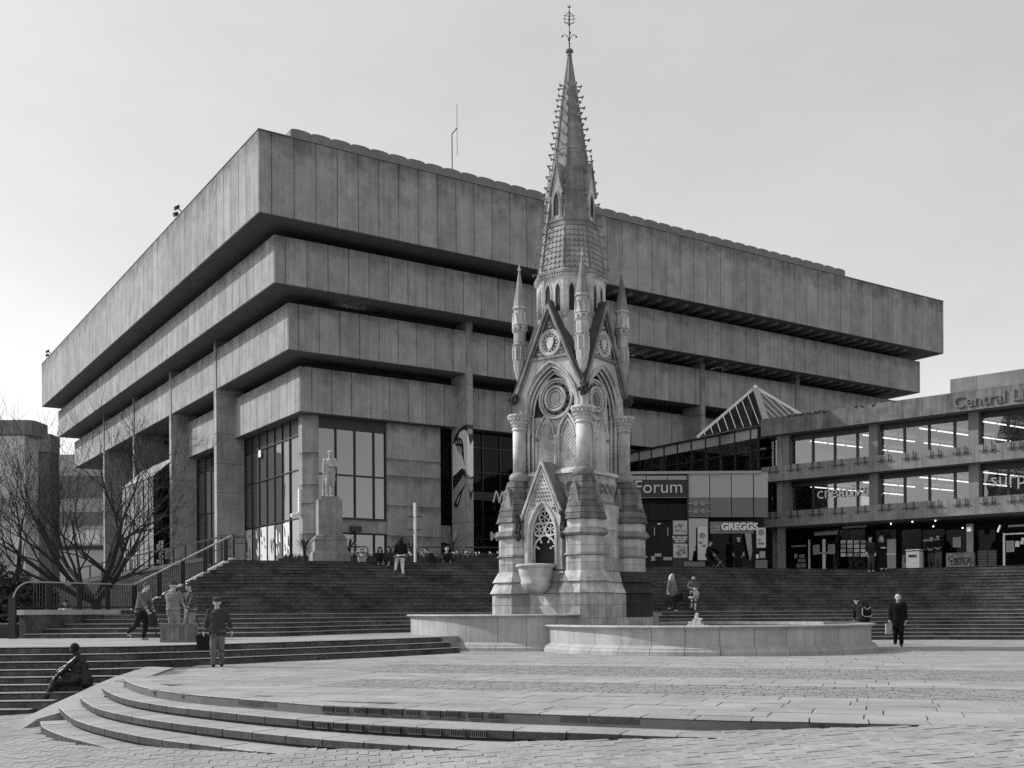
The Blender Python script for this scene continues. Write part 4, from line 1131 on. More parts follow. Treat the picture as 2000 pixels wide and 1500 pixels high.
# ================================================================== the Gothic memorial fountain
MC = Vector((2.1, 36.8)); MRZ = radians(-36.5)
mon = thing('memorial_fountain', 'tall pale stone Gothic memorial with crocketed spire standing in the pools', 'monument', (MC.x, MC.y, 0.0), MRZ)
def recalc(me):
    bm = bmesh.new(); bm.from_mesh(me); bmesh.ops.recalc_face_normals(bm, faces=bm.faces); bm.to_mesh(me); bm.free(); return me
def four(name, mb, m, faces=(0, 1, 2, 3), smooth=False, parent=None):
    me = recalc(mb.mesh(name, m, smooth)); out = []
    for k in faces: out.append(link(name, me, parent or mon, rz=k * pi / 2))
    return out
def octo(r, z, c=(0, 0), a0=pi / 8, n=8): return [(c[0] + r * cos(a0 + 2 * pi * k / n), c[1] + r * sin(a0 + 2 * pi * k / n), z) for k in range(n)]
def pointed(hw, zs, za, n=10):
    "points of a pointed arch from left springing over the apex to the right springing: (s, z)"
    h = za - zs; c = (h * h - hw * hw) / (2 * hw); r = c + hw
    am = atan2(h, c)
    left = [(c - r * cos(am * i / n), zs + r * sin(am * i / n)) for i in range(n + 1)]
    return left + [(-s, z) for s, z in reversed(left[:-1])]
def sweep(mb, pts, y, r, n=6): mb.tube([(s, y, z) for s, z in pts], r, n)
rm = random.Random(21)
# ---- base body and corner buttresses, in courses
b = MB()
for z0, z1, h0, h1 in ((0.3, 1.86, 1.75, 1.72), (1.87, 2.24, 1.82, 1.60), (2.25, 2.60, 1.66, 1.45), (2.61, 4.0, 1.42, 1.42), (4.0, 4.85, 1.46, 1.40)):
    b.grid([[(-h0, -h0, z0), (h0, -h0, z0), (h0, h0, z0), (-h0, h0, z0)], [(-h1, -h1, z1), (h1, -h1, z1), (h1, h1, z1), (-h1, h1, z1)]])
b.build('base_core', M_STONE, mon)
BR_ = 1.92 / sqrt(2)
corners = [(BR_, -BR_), (BR_, BR_), (-BR_, BR_), (-BR_, -BR_)]
def course(r0, z0, r1, z1, name='stone_course', m=M_STONE2, extra=None):
    mb = MB(); mb.grid([octo(r0, z0), octo(r1, z1)])
    me = recalc(mb.mesh(name, m))
    for i, (cx, cy) in enumerate(corners):
        mm = me
        if extra and i in extra:
            mm = me.copy(); mm.materials.clear(); mm.materials.append(extra[i])
        link(name, mm, mon, (cx, cy, 0))
g_ = 0.005
for z0, z1 in ((0.3, 1.05), (1.055, 1.47), (1.475, 1.86)):
    course(0.90, z0, 0.90, z1 - g_, extra={1: M_STONE_B} if z0 > 1.05 else None)
course(0.99, 1.865, 0.80, 2.235, 'sloping_course', extra={1: M_STONE_B}); course(0.90, 2.245, 0.68, 2.60, 'sloping_course', extra={1: M_STONE_B})
for z0, z1 in ((2.605, 2.86), (2.865, 3.09), (3.17, 3.42), (3.425, 3.72)): course(0.655, z0, 0.655, z1 - g_)
course(0.74, 3.10, 0.70, 3.165, 'string_course', M_STONE_W)
for a, b_, c, d in ((0.70, 3.73, 0.80, 3.80), (0.81, 3.805, 0.72, 3.98)): course(a, b_, c, d, 'cornice', M_STONE_W)
course(0.66, 3.985, 0.66, 4.25, 'frieze_course', M_STONE)
# masonry joints between the buttresses on the two faces in view: separate blocks, slightly proud
for z0, z1, off in ((0.5, 1.05, 0), (1.06, 1.47, 1), (1.48, 1.85, 0), (2.62, 3.05, 1), (3.06, 3.5, 0), (3.51, 3.98, 1)):
    hw = 1.76 if z0 < 1.9 else 1.43
    xs_ = [-1.0, -0.35, 0.35, 1.0] if off else [-1.0, -0.7, 0.0, 0.7, 1.0]
    for a, c in zip(xs_, xs_[1:]):
        q = MB(); q.box(a + 0.004, c - 0.004, -hw - 0.015, -hw + 0.1, z0, z1); four('wall_block', q, M_STONE2, (0, 1))
# pyramidal tiled caps of the buttresses with their little gables
for i in range(7):
    t0, t1 = i / 7, (i + 1) / 7; R = lambda t: 0.74 - 0.40 * t
    course(R(t0) + 0.02, 4.27 + 1.42 * t0, R(t1), 4.27 + 1.42 * t1 - 0.004, 'tile_course', mat('tiled_cap_stone', 0.17, 0.9, 0.4, 2.5, 0.5, 20, rnd=0.25, streak=0.3, stain=0.5))
q = MB()
for k in range(4):
    a = k * pi / 2; d = Vector((cos(a), sin(a))); e = Vector((-d.y, d.x))
    P = lambda s, o, z: (d.x * o + e.x * s, d.y * o + e.y * s, z)
    q.ext([P(-0.17, 0.40, 4.75), P(0.17, 0.40, 4.75), P(0, 0.40, 5.45)], (d.x * 0.16, d.y * 0.16, 0))
me = recalc(q.mesh('cap_gablet', M_STONE_W))
for cx, cy in corners: link('cap_gablet', me, mon, (cx, cy, 0))
# corner columns with leafy capitals
q = MB(); q.lathe([(0.34, 5.69), (0.35, 5.76), (0.37, 5.80), (0.35, 5.90), (0.28, 5.97), (0.25, 6.0)], 16); me = recalc(q.mesh('column_base', M_STONE_W, True))
q = MB(); q.lathe([(0.225, 5.99), (0.225, 7.44)], 20); me2 = recalc(q.mesh('column_shaft', M_STONE, True))
q = MB(); q.lathe([(0.22, 7.44), (0.265, 7.46), (0.265, 7.50), (0.23, 7.52), (0.24, 7.62), (0.30, 7.80), (0.35, 7.86), (0.37, 7.88)], 16)
q.grid([octo(0.40, 7.88), octo(0.43, 7.93), octo(0.41, 7.98)])
for k in range(16):
    a = 2 * pi * k / 16
    for zz, rr_, br in ((7.60, 0.25, 0.035), (7.71, 0.28, 0.05), (7.82, 0.34, 0.055)): q.ball((rr_ * cos(a + zz * 9), rr_ * sin(a + zz * 9), zz), br, 6, 4)
me3 = recalc(q.mesh('capital', M_STONE))
CR_ = 1.83 / sqrt(2)
for sx_, sy_ in ((1, -1), (1, 1), (-1, 1), (-1, -1)):
    for nm, mm in (('column_base', me), ('column_shaft', me2), ('capital', me3)): link(nm, mm, mon, (sx_ * CR_, sy_ * CR_, 0))
# ---- dado between columns
q = MB(); q.box(-1.18, 1.18, -1.18, 1.18, 4.85, 5.95); q.build('dado', M_STONE, mon)
q = MB(); q.ext([(-1.05, -1.34, 4.86), (-1.05, -1.26, 4.98), (-1.05, -1.1, 4.98), (-1.05, -1.1, 4.86)], (2.1, 0, 0)); four('string_course', q, M_STONE_W)
q = MB(); q.ext([(-1.0, -1.30, 5.86), (-1.0, -1.22, 5.97), (-1.0, -0.9, 6.10), (-1.0, -0.9, 5.86)], (2.0, 0, 0)); four('sloping_sill', q, M_STONE)
for k in range(5):
    q = MB(); s0 = -0.7 + 0.35 * k
    q.tube([(s0 + 0.13 * cos(a * pi / 8), -1.2, 5.42 + 0.16 * sin(a * pi / 8)) for a in range(16)], 0.03, 5, closed=True)
    q.tube([(s0 + 0.06 * cos(a), -1.2, 5.42 + 0.09 * sin(a)) for a in (0.5, 1.5, 2.5, 3.5, 4.5)], 0.025, 5)
    four('dado_ornament', q, M_STONE_W)
# ---- upper stage: recessed wall with twin blind lights, roundel and pointed arch under a gable
q = MB(); q.box(-0.93, 0.93, -0.90, 0.90, 5.95, 8.3); q.box(-0.90, 0.90, -0.9005, 0.9005, 8.301, 10.9); q.build('upper_core', M_STONE, mon)
AR = pointed(1.08, 7.97, 9.58, 12); half = 12
def outer(t):       # gable outline matched to the arch points, from left foot to the apex
    L1, L2 = 0.73, hypot(1.3, 2.77); d = t * (L1 + L2)
    return (-1.3, 7.97 + d) if d < L1 else (-1.3 + 1.3 * (d - L1) / L2, 8.70 + 2.77 * (d - L1) / L2)
OUT = [outer(i / half) for i in range(half + 1)]; OUT = OUT + [(-s, z) for s, z in reversed(OUT[:-1])]
q = MB(); rings = []
for (s, z), (S, Z) in zip(AR, OUT): rings.append([(s, -1.28, z), (S, -1.28, Z), (S, -0.95, Z), (s, -0.95, z)])
q.grid(rings); four('arch_wall', q, M_STONE)
for d, y, r in ((0.05, -1.30, 0.035), (-0.05, -1.22, 0.045), (-0.13, -1.12, 0.045), (-0.20, -1.02, 0.04)):
    q = MB(); sweep(q, pointed(1.08 + d, 7.97, 9.58 + d * 1.35, 12), y, r); four('arch_moulding', q, M_STONE, smooth=True)
q = MB()
for s in (-1.0, 1.0):
    for k, (ds, y) in enumerate(((0, -1.15), (-0.09 if s > 0 else 0.09, -1.03))):
        q = MB(); q.tube([(s + ds, y, 5.98), (s + ds, y, 7.97)], 0.045, 8); four('jamb_shaft', q, M_STONE, smooth=True)
# twin lights
for s in (-0.46, 0.46):
    q = MB(); pts = [(s - 0.37, 6.0)] + [(s + a, z) for a, z in pointed(0.37, 7.12, 7.92, 8)] + [(s + 0.37, 6.0)]
    sweep(q, pts, -0.95, 0.05); four('light_moulding', q, M_STONE, smooth=True)
    q = MB(); pts = [(s + a, z) for a, z in pointed(0.27, 7.12, 7.70, 8)]; sweep(q, pts, -0.93, 0.03); four('light_moulding', q, M_STONE, smooth=True)
    q = MB()        # diaper lattice
    for k in range(-8, 14):
        for sg in (1, -1):
            a0 = (-0.28, 6.1 + k * 0.14); n_ = 14; seg = []
            for i in range(n_ + 1):
                x = -0.28 + 0.56 * i / n_; z = a0[1] + sg * (x + 0.28)
                lim = 7.12 + 0.55 * (1 - abs(x) / 0.28) ** 0.6
                if 6.08 < z < lim: seg.append((s + x, -0.905, z))
            if len(seg) > 1: q.tube([seg[0], seg[-1]], 0.016, 4)
    for o in four('diaper_carving', q, M_STONE): tag(o, kind='stuff')
q = MB(); q.tube([(0, -0.98, 6.0), (0, -0.98, 7.12)], 0.06, 8); q.ball((0, -0.98, 7.14), 0.10, 8, 5); q.ball((0, -0.98, 6.04), 0.09, 8, 5)
four('mullion_shaft', q, M_STONE)
for s in (-0.84, 0.84):
    q = MB(); q.ball((s, -0.97, 7.14), 0.085, 8, 5); four('shaft_capital', q, M_STONE_W)
# roundel
RZ = 8.45
def ringpts(R, n=24, c=(0, RZ)): return [(c[0] + R * cos(2 * pi * i / n), c[1] + R * sin(2 * pi * i / n)) for i in range(n)]
for R, y, r in ((0.66, -0.97, 0.05), (0.58, -0.93, 0.03), (0.40, -1.0, 0.05), (0.29, -1.0, 0.025)):
    q = MB(); q.tube([(s, y, z) for s, z in ringpts(R)], r, 6, closed=True); four('roundel_ring', q, M_STONE, smooth=True)
for k in range(10):
    a = 2 * pi * k / 10; c = (0.495 * cos(a), RZ + 0.495 * sin(a))
    q = MB(); q.tube([(s, -0.93, z) for s, z in ringpts(0.085, 8, c)], 0.022, 5, closed=True); q.ball((c[0], -0.92, c[1]), 0.04, 6, 4); four('roundel_foil', q, M_STONE_W)
q = MB(); q.grid([[(s, -0.90, z) for s, z in ringpts(0.38)], [(s, -0.945, z) for s, z in ringpts(0.38)]]); four('roundel_disc', q, M_STONE)
q = MB()            # plain head in profile
hp = [(0.02, 0.20), (0.11, 0.17), (0.14, 0.08), (0.13, 0.02), (0.18, -0.03), (0.13, -0.05), (0.14, -0.10), (0.09, -0.15), (0.04, -0.14), (0.05, -0.21), (-0.14, -0.22), (-0.08, -0.10), (-0.14, 0.0), (-0.12, 0.12), (-0.06, 0.19)]
q.ext([(-s, -0.97, RZ + z) for s, z in hp], (0, 0.03, 0)); four('portrait_relief', q, M_STONE, (0,))
q = MB()
for k in range(8):
    a = 2 * pi * k / 8; q.ball((0.17 * cos(a), -0.95, RZ + 0.17 * sin(a)), 0.075, 8, 5)
q.ball((0, -0.96, RZ), 0.10, 8, 5); four('rosette', q, M_STONE_W, (1, 2, 3))
q = MB(); q.face([(s, -0.912, z) for s, z in pointed(0.95, 7.9, 9.45, 10)]); four('spandrel_ground', q, M_STONE_B)
# gable: string, field carving, shield
q = MB(); q.box(-0.80, 0.80, -1.36, -1.26, 9.74, 9.83); four('gable_string', q, M_STONE_W)
for R, r in ((0.41, 0.055), (0.34, 0.03)):
    q = MB(); q.tube([(s, -1.29, z) for s, z in ringpts(R, 20, (0, 10.27))], r, 6, closed=True); four('gable_roundel', q, M_STONE, smooth=True)
q = MB(); q.grid([[(s, -1.27, z) for s, z in ringpts(0.33, 20, (0, 10.27))], [(s, -1.285, z) for s, z in ringpts(0.33, 20, (0, 10.27))]]); four('roundel_ground', q, M_STONE_B)
q = MB(); q.ext([(-0.15, -1.33, 10.45), (0.15, -1.33, 10.45), (0.15, -1.33, 10.26), (0.09, -1.33, 10.11), (0, -1.33, 10.03), (-0.09, -1.33, 10.11), (-0.15, -1.33, 10.26)], (0, 0.05, 0)); four('shield', q, M_STONE)
q = MB()
for k in range(14):
    a = 2 * pi * k / 14; q.ball((0.255 * cos(a), -1.29, 10.27 + 0.255 * sin(a)), 0.045, 6, 4, (1, 0.6, 1))
for o in four('roundel_carving', q, M_STONE): tag(o, kind='stuff')
q = MB()
for k in range(260):
    s = rm.uniform(-0.72, 0.72); z = rm.uniform(9.86, 11.2); lim = (11.30 - z) / 2.77 * 1.3 - 0.12
    if abs(s) > lim or hypot(s, z - 10.27) < 0.47: continue
    q.ball((s, -1.285, z), rm.uniform(0.02, 0.045), 5, 4, (rm.uniform(.6, 1.4), 0.8, rm.uniform(.6, 1.4)))
for o in four('field_carving', q, M_STONE): tag(o, kind='stuff')
q = MB(); q.face([(-0.76, -1.283, 9.84), (0.76, -1.283, 9.84), (0, -1.283, 11.36)]); four('field_ground', q, mat('dark_ground_stone', 0.11, 0.9, 0.3, 4.0))  # darker sheet behind the gable carving
# gable roofs with dark slates and pale front copings
for sg in (-1, 1):
    q = MB(); q.grid([[(sg * 1.46, -1.40, 8.44), (0, -1.40, 11.50), (0, 0.0, 11.50)], [(sg * 1.56, -1.40, 8.56), (0, -1.40, 11.72), (0, 0.0, 11.72)]]); four('gable_roof', q, M_SLATE)
    q = MB(); q.tube([(sg * 1.40, -1.42, 8.50), (0, -1.42, 11.52)], 0.055, 6); q.tube([(sg * 1.28, -1.34, 8.62), (0, -1.34, 11.34)], 0.035, 5); four('gable_coping', q, M_STONE_W)
q = MB(); q.ext([(-1.35, -1.34, 8.45), (0, -1.34, 11.47), (1.35, -1.34, 8.45)], (0, 0.02, 0))
# corner bosses of carved leaves where two gables meet
q = MB()
for k in range(26): q.ball((rm.uniform(-.13, .13), rm.uniform(-.13, .13), 8.62 + rm.uniform(-.28, .12)), rm.uniform(0.04, 0.085), 6, 4)
me = recalc(q.mesh('leaf_boss', M_STONE_B))
for sx_, sy_ in ((1, -1), (1, 1), (-1, 1), (-1, -1)): link('leaf_boss', me, mon, (sx_ * 1.42, sy_ * 1.42, 0))
# pinnacles
prof = [(0.02, 8.95), (0.13, 9.25), (0.20, 9.55), (0.225, 9.75), (0.225, 10.33), (0.25, 10.36), (0.25, 10.40), (0.21, 10.43), (0.21, 10.78), (0.25, 10.84), (0.27, 10.88), (0.27, 11.02), (0.22, 11.04), (0.20, 11.58), (0.26, 11.62), (0.24, 11.68)]
q = MB(); q.grid([octo(r, z) for r, z in prof]); me = recalc(q.mesh('pinnacle_shaft', M_STONE2))
q = MB(); q.grid([octo(r, z) for r, z in ((0.225, 11.68), (0.03, 12.92))]); me2 = recalc(q.mesh('pinnacle_spire', M_STONE_W))
q = MB(); q.lathe([(0.03, 12.92), (0.055, 12.96), (0.03, 13.0), (0.012, 13.15)], 8)
for a in range(4): q.ball((0.05 * cos(a * pi / 2), 0.05 * sin(a * pi / 2), 12.99), 0.025, 5, 4)
me3 = recalc(q.mesh('pinnacle_finial', M_STONE))
q = MB()
for k in range(8):
    a = k * pi / 4; d = Vector((cos(a), sin(a))); e = Vector((-d.y, d.x)); P = lambda s, o, z: (d.x * o + e.x * s, d.y * o + e.y * s, z)
    q.ext([P(-0.085, 0.19, 11.05), P(0.085, 0.19, 11.05), P(0, 0.19, 11.48)], (d.x * 0.06, d.y * 0.06, 0))
    q.tube([P(0.0, 0.225, 9.85), P(0.0, 0.225, 10.30)], 0.03, 5)
me4 = recalc(q.mesh('pinnacle_gablets', M_STONE))
q = MB()
for k in range(8):
    a = k * pi / 4; q.ext([(0.262 * cos(a) + 0.03 * sin(a), 0.262 * sin(a) - 0.03 * cos(a), 10.9), (0.262 * cos(a) - 0.03 * sin(a), 0.262 * sin(a) + 0.03 * cos(a), 10.9), (0.262 * cos(a), 0.262 * sin(a), 11.0)], (0.004 * cos(a), 0.004 * sin(a), 0))
me5 = recalc(q.mesh('pinnacle_niche', M_STONE_B))
PR_ = 1.80 / sqrt(2)
for sx_, sy_ in ((1, -1), (1, 1), (-1, 1), (-1, -1)):
    for nm, mm in (('pinnacle_shaft', me), ('pinnacle_spire', me2), ('pinnacle_finial', me3)): link(nm, mm, mon, (sx_ * PR_, sy_ * PR_, 0))
    tag(link('pinnacle_gablets', me4, mon, (sx_ * PR_, sy_ * PR_, 0)), kind='stuff'); tag(link('pinnacle_niche', me5, mon, (sx_ * PR_, sy_ * PR_, 0)), kind='stuff')
# ---- octagonal drum with lancets
q = MB(); q.grid([octo(r, z) for r, z in ((1.18, 10.5), (1.18, 12.48), (1.22, 12.52), (1.27, 12.58))]); q.build('drum', M_STONE, mon)
q = MB(); q.grid([octo(r, z) for r, z in ((1.28, 12.585), (1.31, 12.62), (1.31, 12.70), (1.20, 12.78))]); q.build('drum_cornice', M_STONE_W, mon)
ap_ = 1.18 * cos(pi / 8)
lan = MB(); lan.ext([(s, -ap_ - 0.004, z) for s, z in [(-0.085, 11.35)] + pointed(0.085, 12.05, 12.26, 5) + [(0.085, 11.35)]], (0, 0.03, 0)); lme = recalc(lan.mesh('lancet_opening', M_RECESS))
lmo = MB(); sweep(lmo, [(-0.12, 11.30)] + pointed(0.12, 12.05, 12.34, 6) + [(0.12, 11.30)], -ap_ - 0.01, 0.03); lmm = recalc(lmo.mesh('lancet_moulding', M_STONE, True))
dsh = MB()
for s in (-0.42, -0.36, 0.36, 0.42): dsh.tube([(s, -ap_ - 0.01, 11.12), (s, -ap_ - 0.01, 12.45)], 0.025, 5)
for k in range(9): dsh.ball((-0.42 + 0.105 * k, -1.27 * cos(pi / 8) - 0.02, 12.55), 0.03, 5, 4)
dme = recalc(dsh.mesh('drum_shafts', M_STONE, True))
for k in range(8):
    a = k * pi / 4
    for s in (-0.2, 0.2):
        for nm, mm in (('lancet_opening', lme), ('lancet_moulding', lmm)): link(nm, mm, mon, (cos(a) * s, sin(a) * s, 0), a)
    tag(link('drum_shafts', dme, mon, rz=a), kind='stuff')
# ---- spire
SZ0, SZ1, SR0, SR1 = 12.78, 20.45, 1.17, 0.055
SRD = lambda z: SR0 + (SR1 - SR0) * (z - SZ0) / (SZ1 - SZ0)
q = MB(); q.grid([octo(SRD(z), z) for z in (SZ0, 14.28, 15.0, 16.0, 17.2, 18.5, 19.6, SZ1)]); q.build('spire', mat('spire_stone', 0.26, 0.9, 0.35, 2.5, 0.6, 18, streak=0.3, stain=0.45), mon)
for z, r in ((14.30, 0.03), (14.48, 0.03), (15.55, 0.012), (16.9, 0.015), (17.05, 0.015), (18.3, 0.012)):
    q = MB(); q.grid([octo(SRD(z) + r, z), octo(SRD(z + 0.07) + r, z + 0.07)]); q.build('spire_band', M_STONE_W, mon)
til = MB()
for row in range(8):
    z = SZ0 + 0.03 + row * 0.185; r = SRD(z) * cos(pi / 8)
    for k in range(8):
        a = k * pi / 4 - pi / 2; d = Vector((cos(a), sin(a))); e = Vector((-d.y, d.x)); hw = SRD(z) * sin(pi / 8)
        n = 5
        for i in range(n):
            s = -hw + 2 * hw * (i + 0.5 + (0.0 if row % 2 else 0.0)) / n; w = hw / n * 0.92
            P = lambda ss, zz, o: (d.x * (r + o - 0.145 * (zz - z)) + e.x * ss, d.y * (r + o - 0.145 * (zz - z)) + e.y * ss, zz)
            til.ext([P(s - w, z + 0.18, 0.005), P(s - w, z + 0.07, 0.02), P(s - w * 0.6, z + 0.015, 0.026), P(s, z, 0.03), P(s + w * 0.6, z + 0.015, 0.026), P(s + w, z + 0.07, 0.02), P(s + w, z + 0.18, 0.005)], (-d.x * 0.03, -d.y * 0.03, 0))
tag(til.build('scale_tiles', mat('spire_tile', 0.34, 0.9, 0.3, 3.0, 0.4, 25, stain=0.4), mon, fix=True), kind='stuff')
# ridge rolls and crockets
cr = MB(); cr.tube([(0, 0, 0), (0.08, 0, 0.01), (0.14, 0, 0.0), (0.17, 0, -0.015)], [0.03, 0.022, 0.03, 0.04], 6); cr.ball((0.19, 0, 0.02), 0.035, 6, 4); cr.ball((0.17, 0, -0.04), 0.03, 6, 4)
cme = recalc(cr.mesh('crocket', M_STONE_W))
for k in range(8):
    a = pi / 8 + k * pi / 4
    q = MB(); q.tube([(SRD(z) * cos(a), SRD(z) * sin(a), z) for z in (SZ0, 16, 18, SZ1)], [0.05, 0.04, 0.03, 0.015], 6); q.build('ridge_roll', M_STONE_W, mon, smooth=True)
    z = 12.95
    while z < 19.35:
        link('crocket', cme, mon, (SRD(z) * cos(a), SRD(z) * sin(a), z), a); z += 0.375
# gabled dormers on four faces of the spire
for nm, mb, m in (('dormer_wall', 0, M_STONE), ('dormer_roof', 1, M_STONE_W), ('dormer_opening', 2, M_RECESS)):
    q = MB(); y = -SRD(14.6) * cos(pi / 8) - 0.02
    if mb == 0:
        q.ext([(-0.20, y, 14.55), (0.20, y, 14.55), (0.20, y, 15.45), (0, y, 16.35), (-0.20, y, 15.45)], (0, 0.5, 0))
        sweep(q, [(-0.13, 14.6)] + pointed(0.13, 15.15, 15.5, 6) + [(0.13, 14.6)], y - 0.01, 0.03)
    elif mb == 1:
        for sg in (-1, 1): q.ext([(sg * 0.25, y - 0.05, 15.36), (0, y - 0.05, 16.42), (0, y - 0.05, 16.52), (sg * 0.29, y - 0.05, 15.40)], (0, 0.5, 0))
        q.tube([(0, y, 16.45), (0, y, 16.75)], 0.02, 5); q.ball((0, y, 16.75), 0.045, 6, 4)
    else: q.ext([(s, y - 0.006, z) for s, z in [(-0.10, 14.68)] + pointed(0.10, 15.15, 15.42, 6) + [(0.10, 14.68)]], (0, 0.03, 0))
    four(nm, q, m)
q = MB(); q.lathe([(0.05, 20.40), (0.09, 20.44), (0.07, 20.47), (0.06, 20.52), (0.13, 20.56), (0.13, 20.62), (0.06, 20.68), (0.03, 20.70)], 12); q.build('spire_cap', M_STONE_W, mon)
q = MB(); q.tube([(0, 0, 20.68), (0, 0, 22.2)], [0.025, 0.012], 6)
for z in (20.78, 20.86, 21.5, 21.95, 22.12): q.ball((0, 0, z), 0.035, 6, 4)
for k in range(4):
    a = k * pi / 2 + 0.7; d = (cos(a), sin(a))
    q.tube([(0, 0, 20.95), (d[0] * 0.08, d[1] * 0.08, 21.12), (d[0] * 0.18, d[1] * 0.18, 21.18), (d[0] * 0.24, d[1] * 0.24, 21.10)], 0.012, 5); q.ball((d[0] * 0.24, d[1] * 0.24, 21.10), 0.035, 6, 4)
    q.tube([(0, 0, 21.50), (d[0] * 0.14, d[1] * 0.14, 21.58), (d[0] * 0.17, d[1] * 0.17, 21.72), (d[0] * 0.10, d[1] * 0.10, 21.88), (0, 0, 21.92)], 0.011, 5)
    q.tube([(0, 0, 22.08), (d[0] * 0.08, d[1] * 0.08, 22.16)], 0.01, 5)
    for zz in (21.56, 21.68, 21.8): q.tube([(0, 0, zz), (d[1] * 0.2, -d[0] * 0.2, zz + 0.03)], 0.01, 4)
q.build('metal_finial', M_BLACK, mon)
# ---- gabled drinking-fountain niche on the sunny front
NY = -1.80
A2 = pointed(0.52, 3.75, 4.82, 10)
O2 = []
for i in range(11):
    t = i / 10; d = t * (0.75 + hypot(0.76, 1.75)); O2.append((-0.76, 3.70 + d) if d < 0.75 else (-0.76 + 0.76 * (d - 0.75) / hypot(0.76, 1.75), 4.45 + 1.75 * (d - 0.75) / hypot(0.76, 1.75)))
O2 = O2 + [(-s, z) for s, z in reversed(O2[:-1])]
q = MB(); q.grid([[(s, NY, z), (S, NY, Z), (S, NY + 0.35, Z), (s, NY + 0.35, z)] for (s, z), (S, Z) in zip(A2, O2)]); q.build('niche_gable', M_STONE, mon)
for sg in (-1, 1):
    q = MB(); a, c = sorted((sg * 0.52, sg * 0.76)); q.box(a, c, NY, NY + 0.4, 2.65, 3.75 if True else 0); q.build('niche_jamb', M_STONE, mon)
    q = MB(); q.tube([(sg * 0.88, NY - 0.05, 4.30), (0, NY - 0.05, 6.25)], 0.05, 6); q.tube([(sg * 0.74, NY - 0.02, 4.35), (0, NY - 0.02, 5.98)], 0.03, 5); q.build('niche_coping', M_STONE, mon)
    q = MB(); q.ext([(sg * 0.86, NY, 4.30), (0, NY, 6.17), (0, NY, 6.25), (sg * 0.90, NY, 4.34)], (0, 0.75, 0)); q.build('niche_roof', M_STONE_W, mon)
    z = 4.6
    while z < 6.0:
        t = (z - 4.30) / 1.95; q = MB(); q.ball((sg * 0.90 * (1 - t), NY - 0.04, z), 0.05, 6, 4); q.build('crocket', M_STONE_W, mon); z += 0.28
    q = MB(); bx = sg * 0.90          # crouching carved beast on a bracket
    q.tube([(bx, NY - 0.02, 4.02), (bx, NY - 0.10, 4.20), (bx, NY - 0.14, 4.38), (bx, NY - 0.22, 4.46)], [0.06, 0.10, 0.085, 0.06], 8)
    q.ball((bx, NY - 0.26, 4.47), 0.075, 8, 6)
    for lx_ in (-0.06, 0.06):
        q.tube([(bx + lx_, NY - 0.13, 4.22), (bx + lx_, NY - 0.19, 4.02), (bx + lx_, NY - 0.16, 3.86)], [0.04, 0.03, 0.035], 6); q.tube([(bx + lx_, NY - 0.22, 4.52), (bx + lx_ * 1.3, NY - 0.20, 4.60)], [0.025, 0.008], 5)
    q.lathe([(0.04, 3.62), (0.10, 3.72), (0.13, 3.84)], 8, (bx, NY - 0.14)); q.build('carved_beast', M_STONE_B, mon, smooth=True)
for d, y, r in ((0.06, NY - 0.02, 0.035), (-0.04, NY + 0.06, 0.04)):
    q = MB(); sweep(q, [(-0.52 - d, 2.7)] + pointed(0.52 + d, 3.75, 4.82 + d * 1.5, 10) + [(0.52 + d, 2.7)], y, r); q.build('niche_moulding', M_STONE, mon, smooth=True)
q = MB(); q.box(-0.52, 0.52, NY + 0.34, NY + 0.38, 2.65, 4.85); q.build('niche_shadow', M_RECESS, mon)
for cx, cz in ((0, 4.40), (-0.235, 3.99), (0.235, 3.99)):
    q = MB(); q.tube([(s, NY + 0.14, z) for s, z in ringpts(0.215, 18, (cx, cz))], 0.035, 6, closed=True); q.build('tracery_ring', M_STONE, mon, smooth=True)
    q = MB()
    for k in range(6):
        a = 2 * pi * k / 6 + pi / 6; q.tube([(cx + 0.17 * cos(a), NY + 0.15, cz + 0.17 * sin(a)), (cx + 0.06 * cos(a), NY + 0.15, cz + 0.06 * sin(a))], 0.022, 5)
    q.ball((cx, NY + 0.15, cz), 0.05, 6, 4); q.build('tracery_foil', M_STONE, mon)
q = MB(); sweep(q, [(-0.46, 3.0)] + pointed(0.46, 3.25, 3.80, 8) + [(0.46, 3.0)], NY + 0.14, 0.035)
for sg in (-1, 1):
    for (a, z, bz, c) in ((0.42, 3.40, 3.36, 0.24), (0.25, 3.66, 3.56, 0.14)):
        q.tube([(sg * a, NY + 0.14, z), (sg * (a + c) / 2, NY + 0.14, z + 0.03), (sg * c, NY + 0.14, bz)], 0.025, 5); q.ball((sg * c, NY + 0.13, bz), 0.04, 6, 4)
q.build('niche_cusps', M_STONE, mon)
q = MB()
for row in range(7):
    z = 4.95 + row * 0.13; hw = 0.62 * (6.0 - z) / 1.2 * 0.72
    n = max(1, int(hw * 2 / 0.11))
    for i in range(n): q.ball((-hw + (i + 0.5) * 2 * hw / n, NY - 0.005, z), 0.04, 6, 4, (1, 0.5, 1))
tag(q.build('gable_scales', M_STONE_W, mon), kind='stuff')
q = MB()
for k in range(60):
    sg = rm.choice((-1, 1)); s = rm.uniform(0.3, 0.68); z = rm.uniform(4.25, 4.85)
    if hypot(s, z - 3.75) > 0.98 and s < (6.0 - z) / 1.75 * 0.72: q.ball((sg * s, NY - 0.005, z), 0.03, 5, 4)
tag(q.build('spandrel_carving', M_STONE_W, mon), kind='stuff')
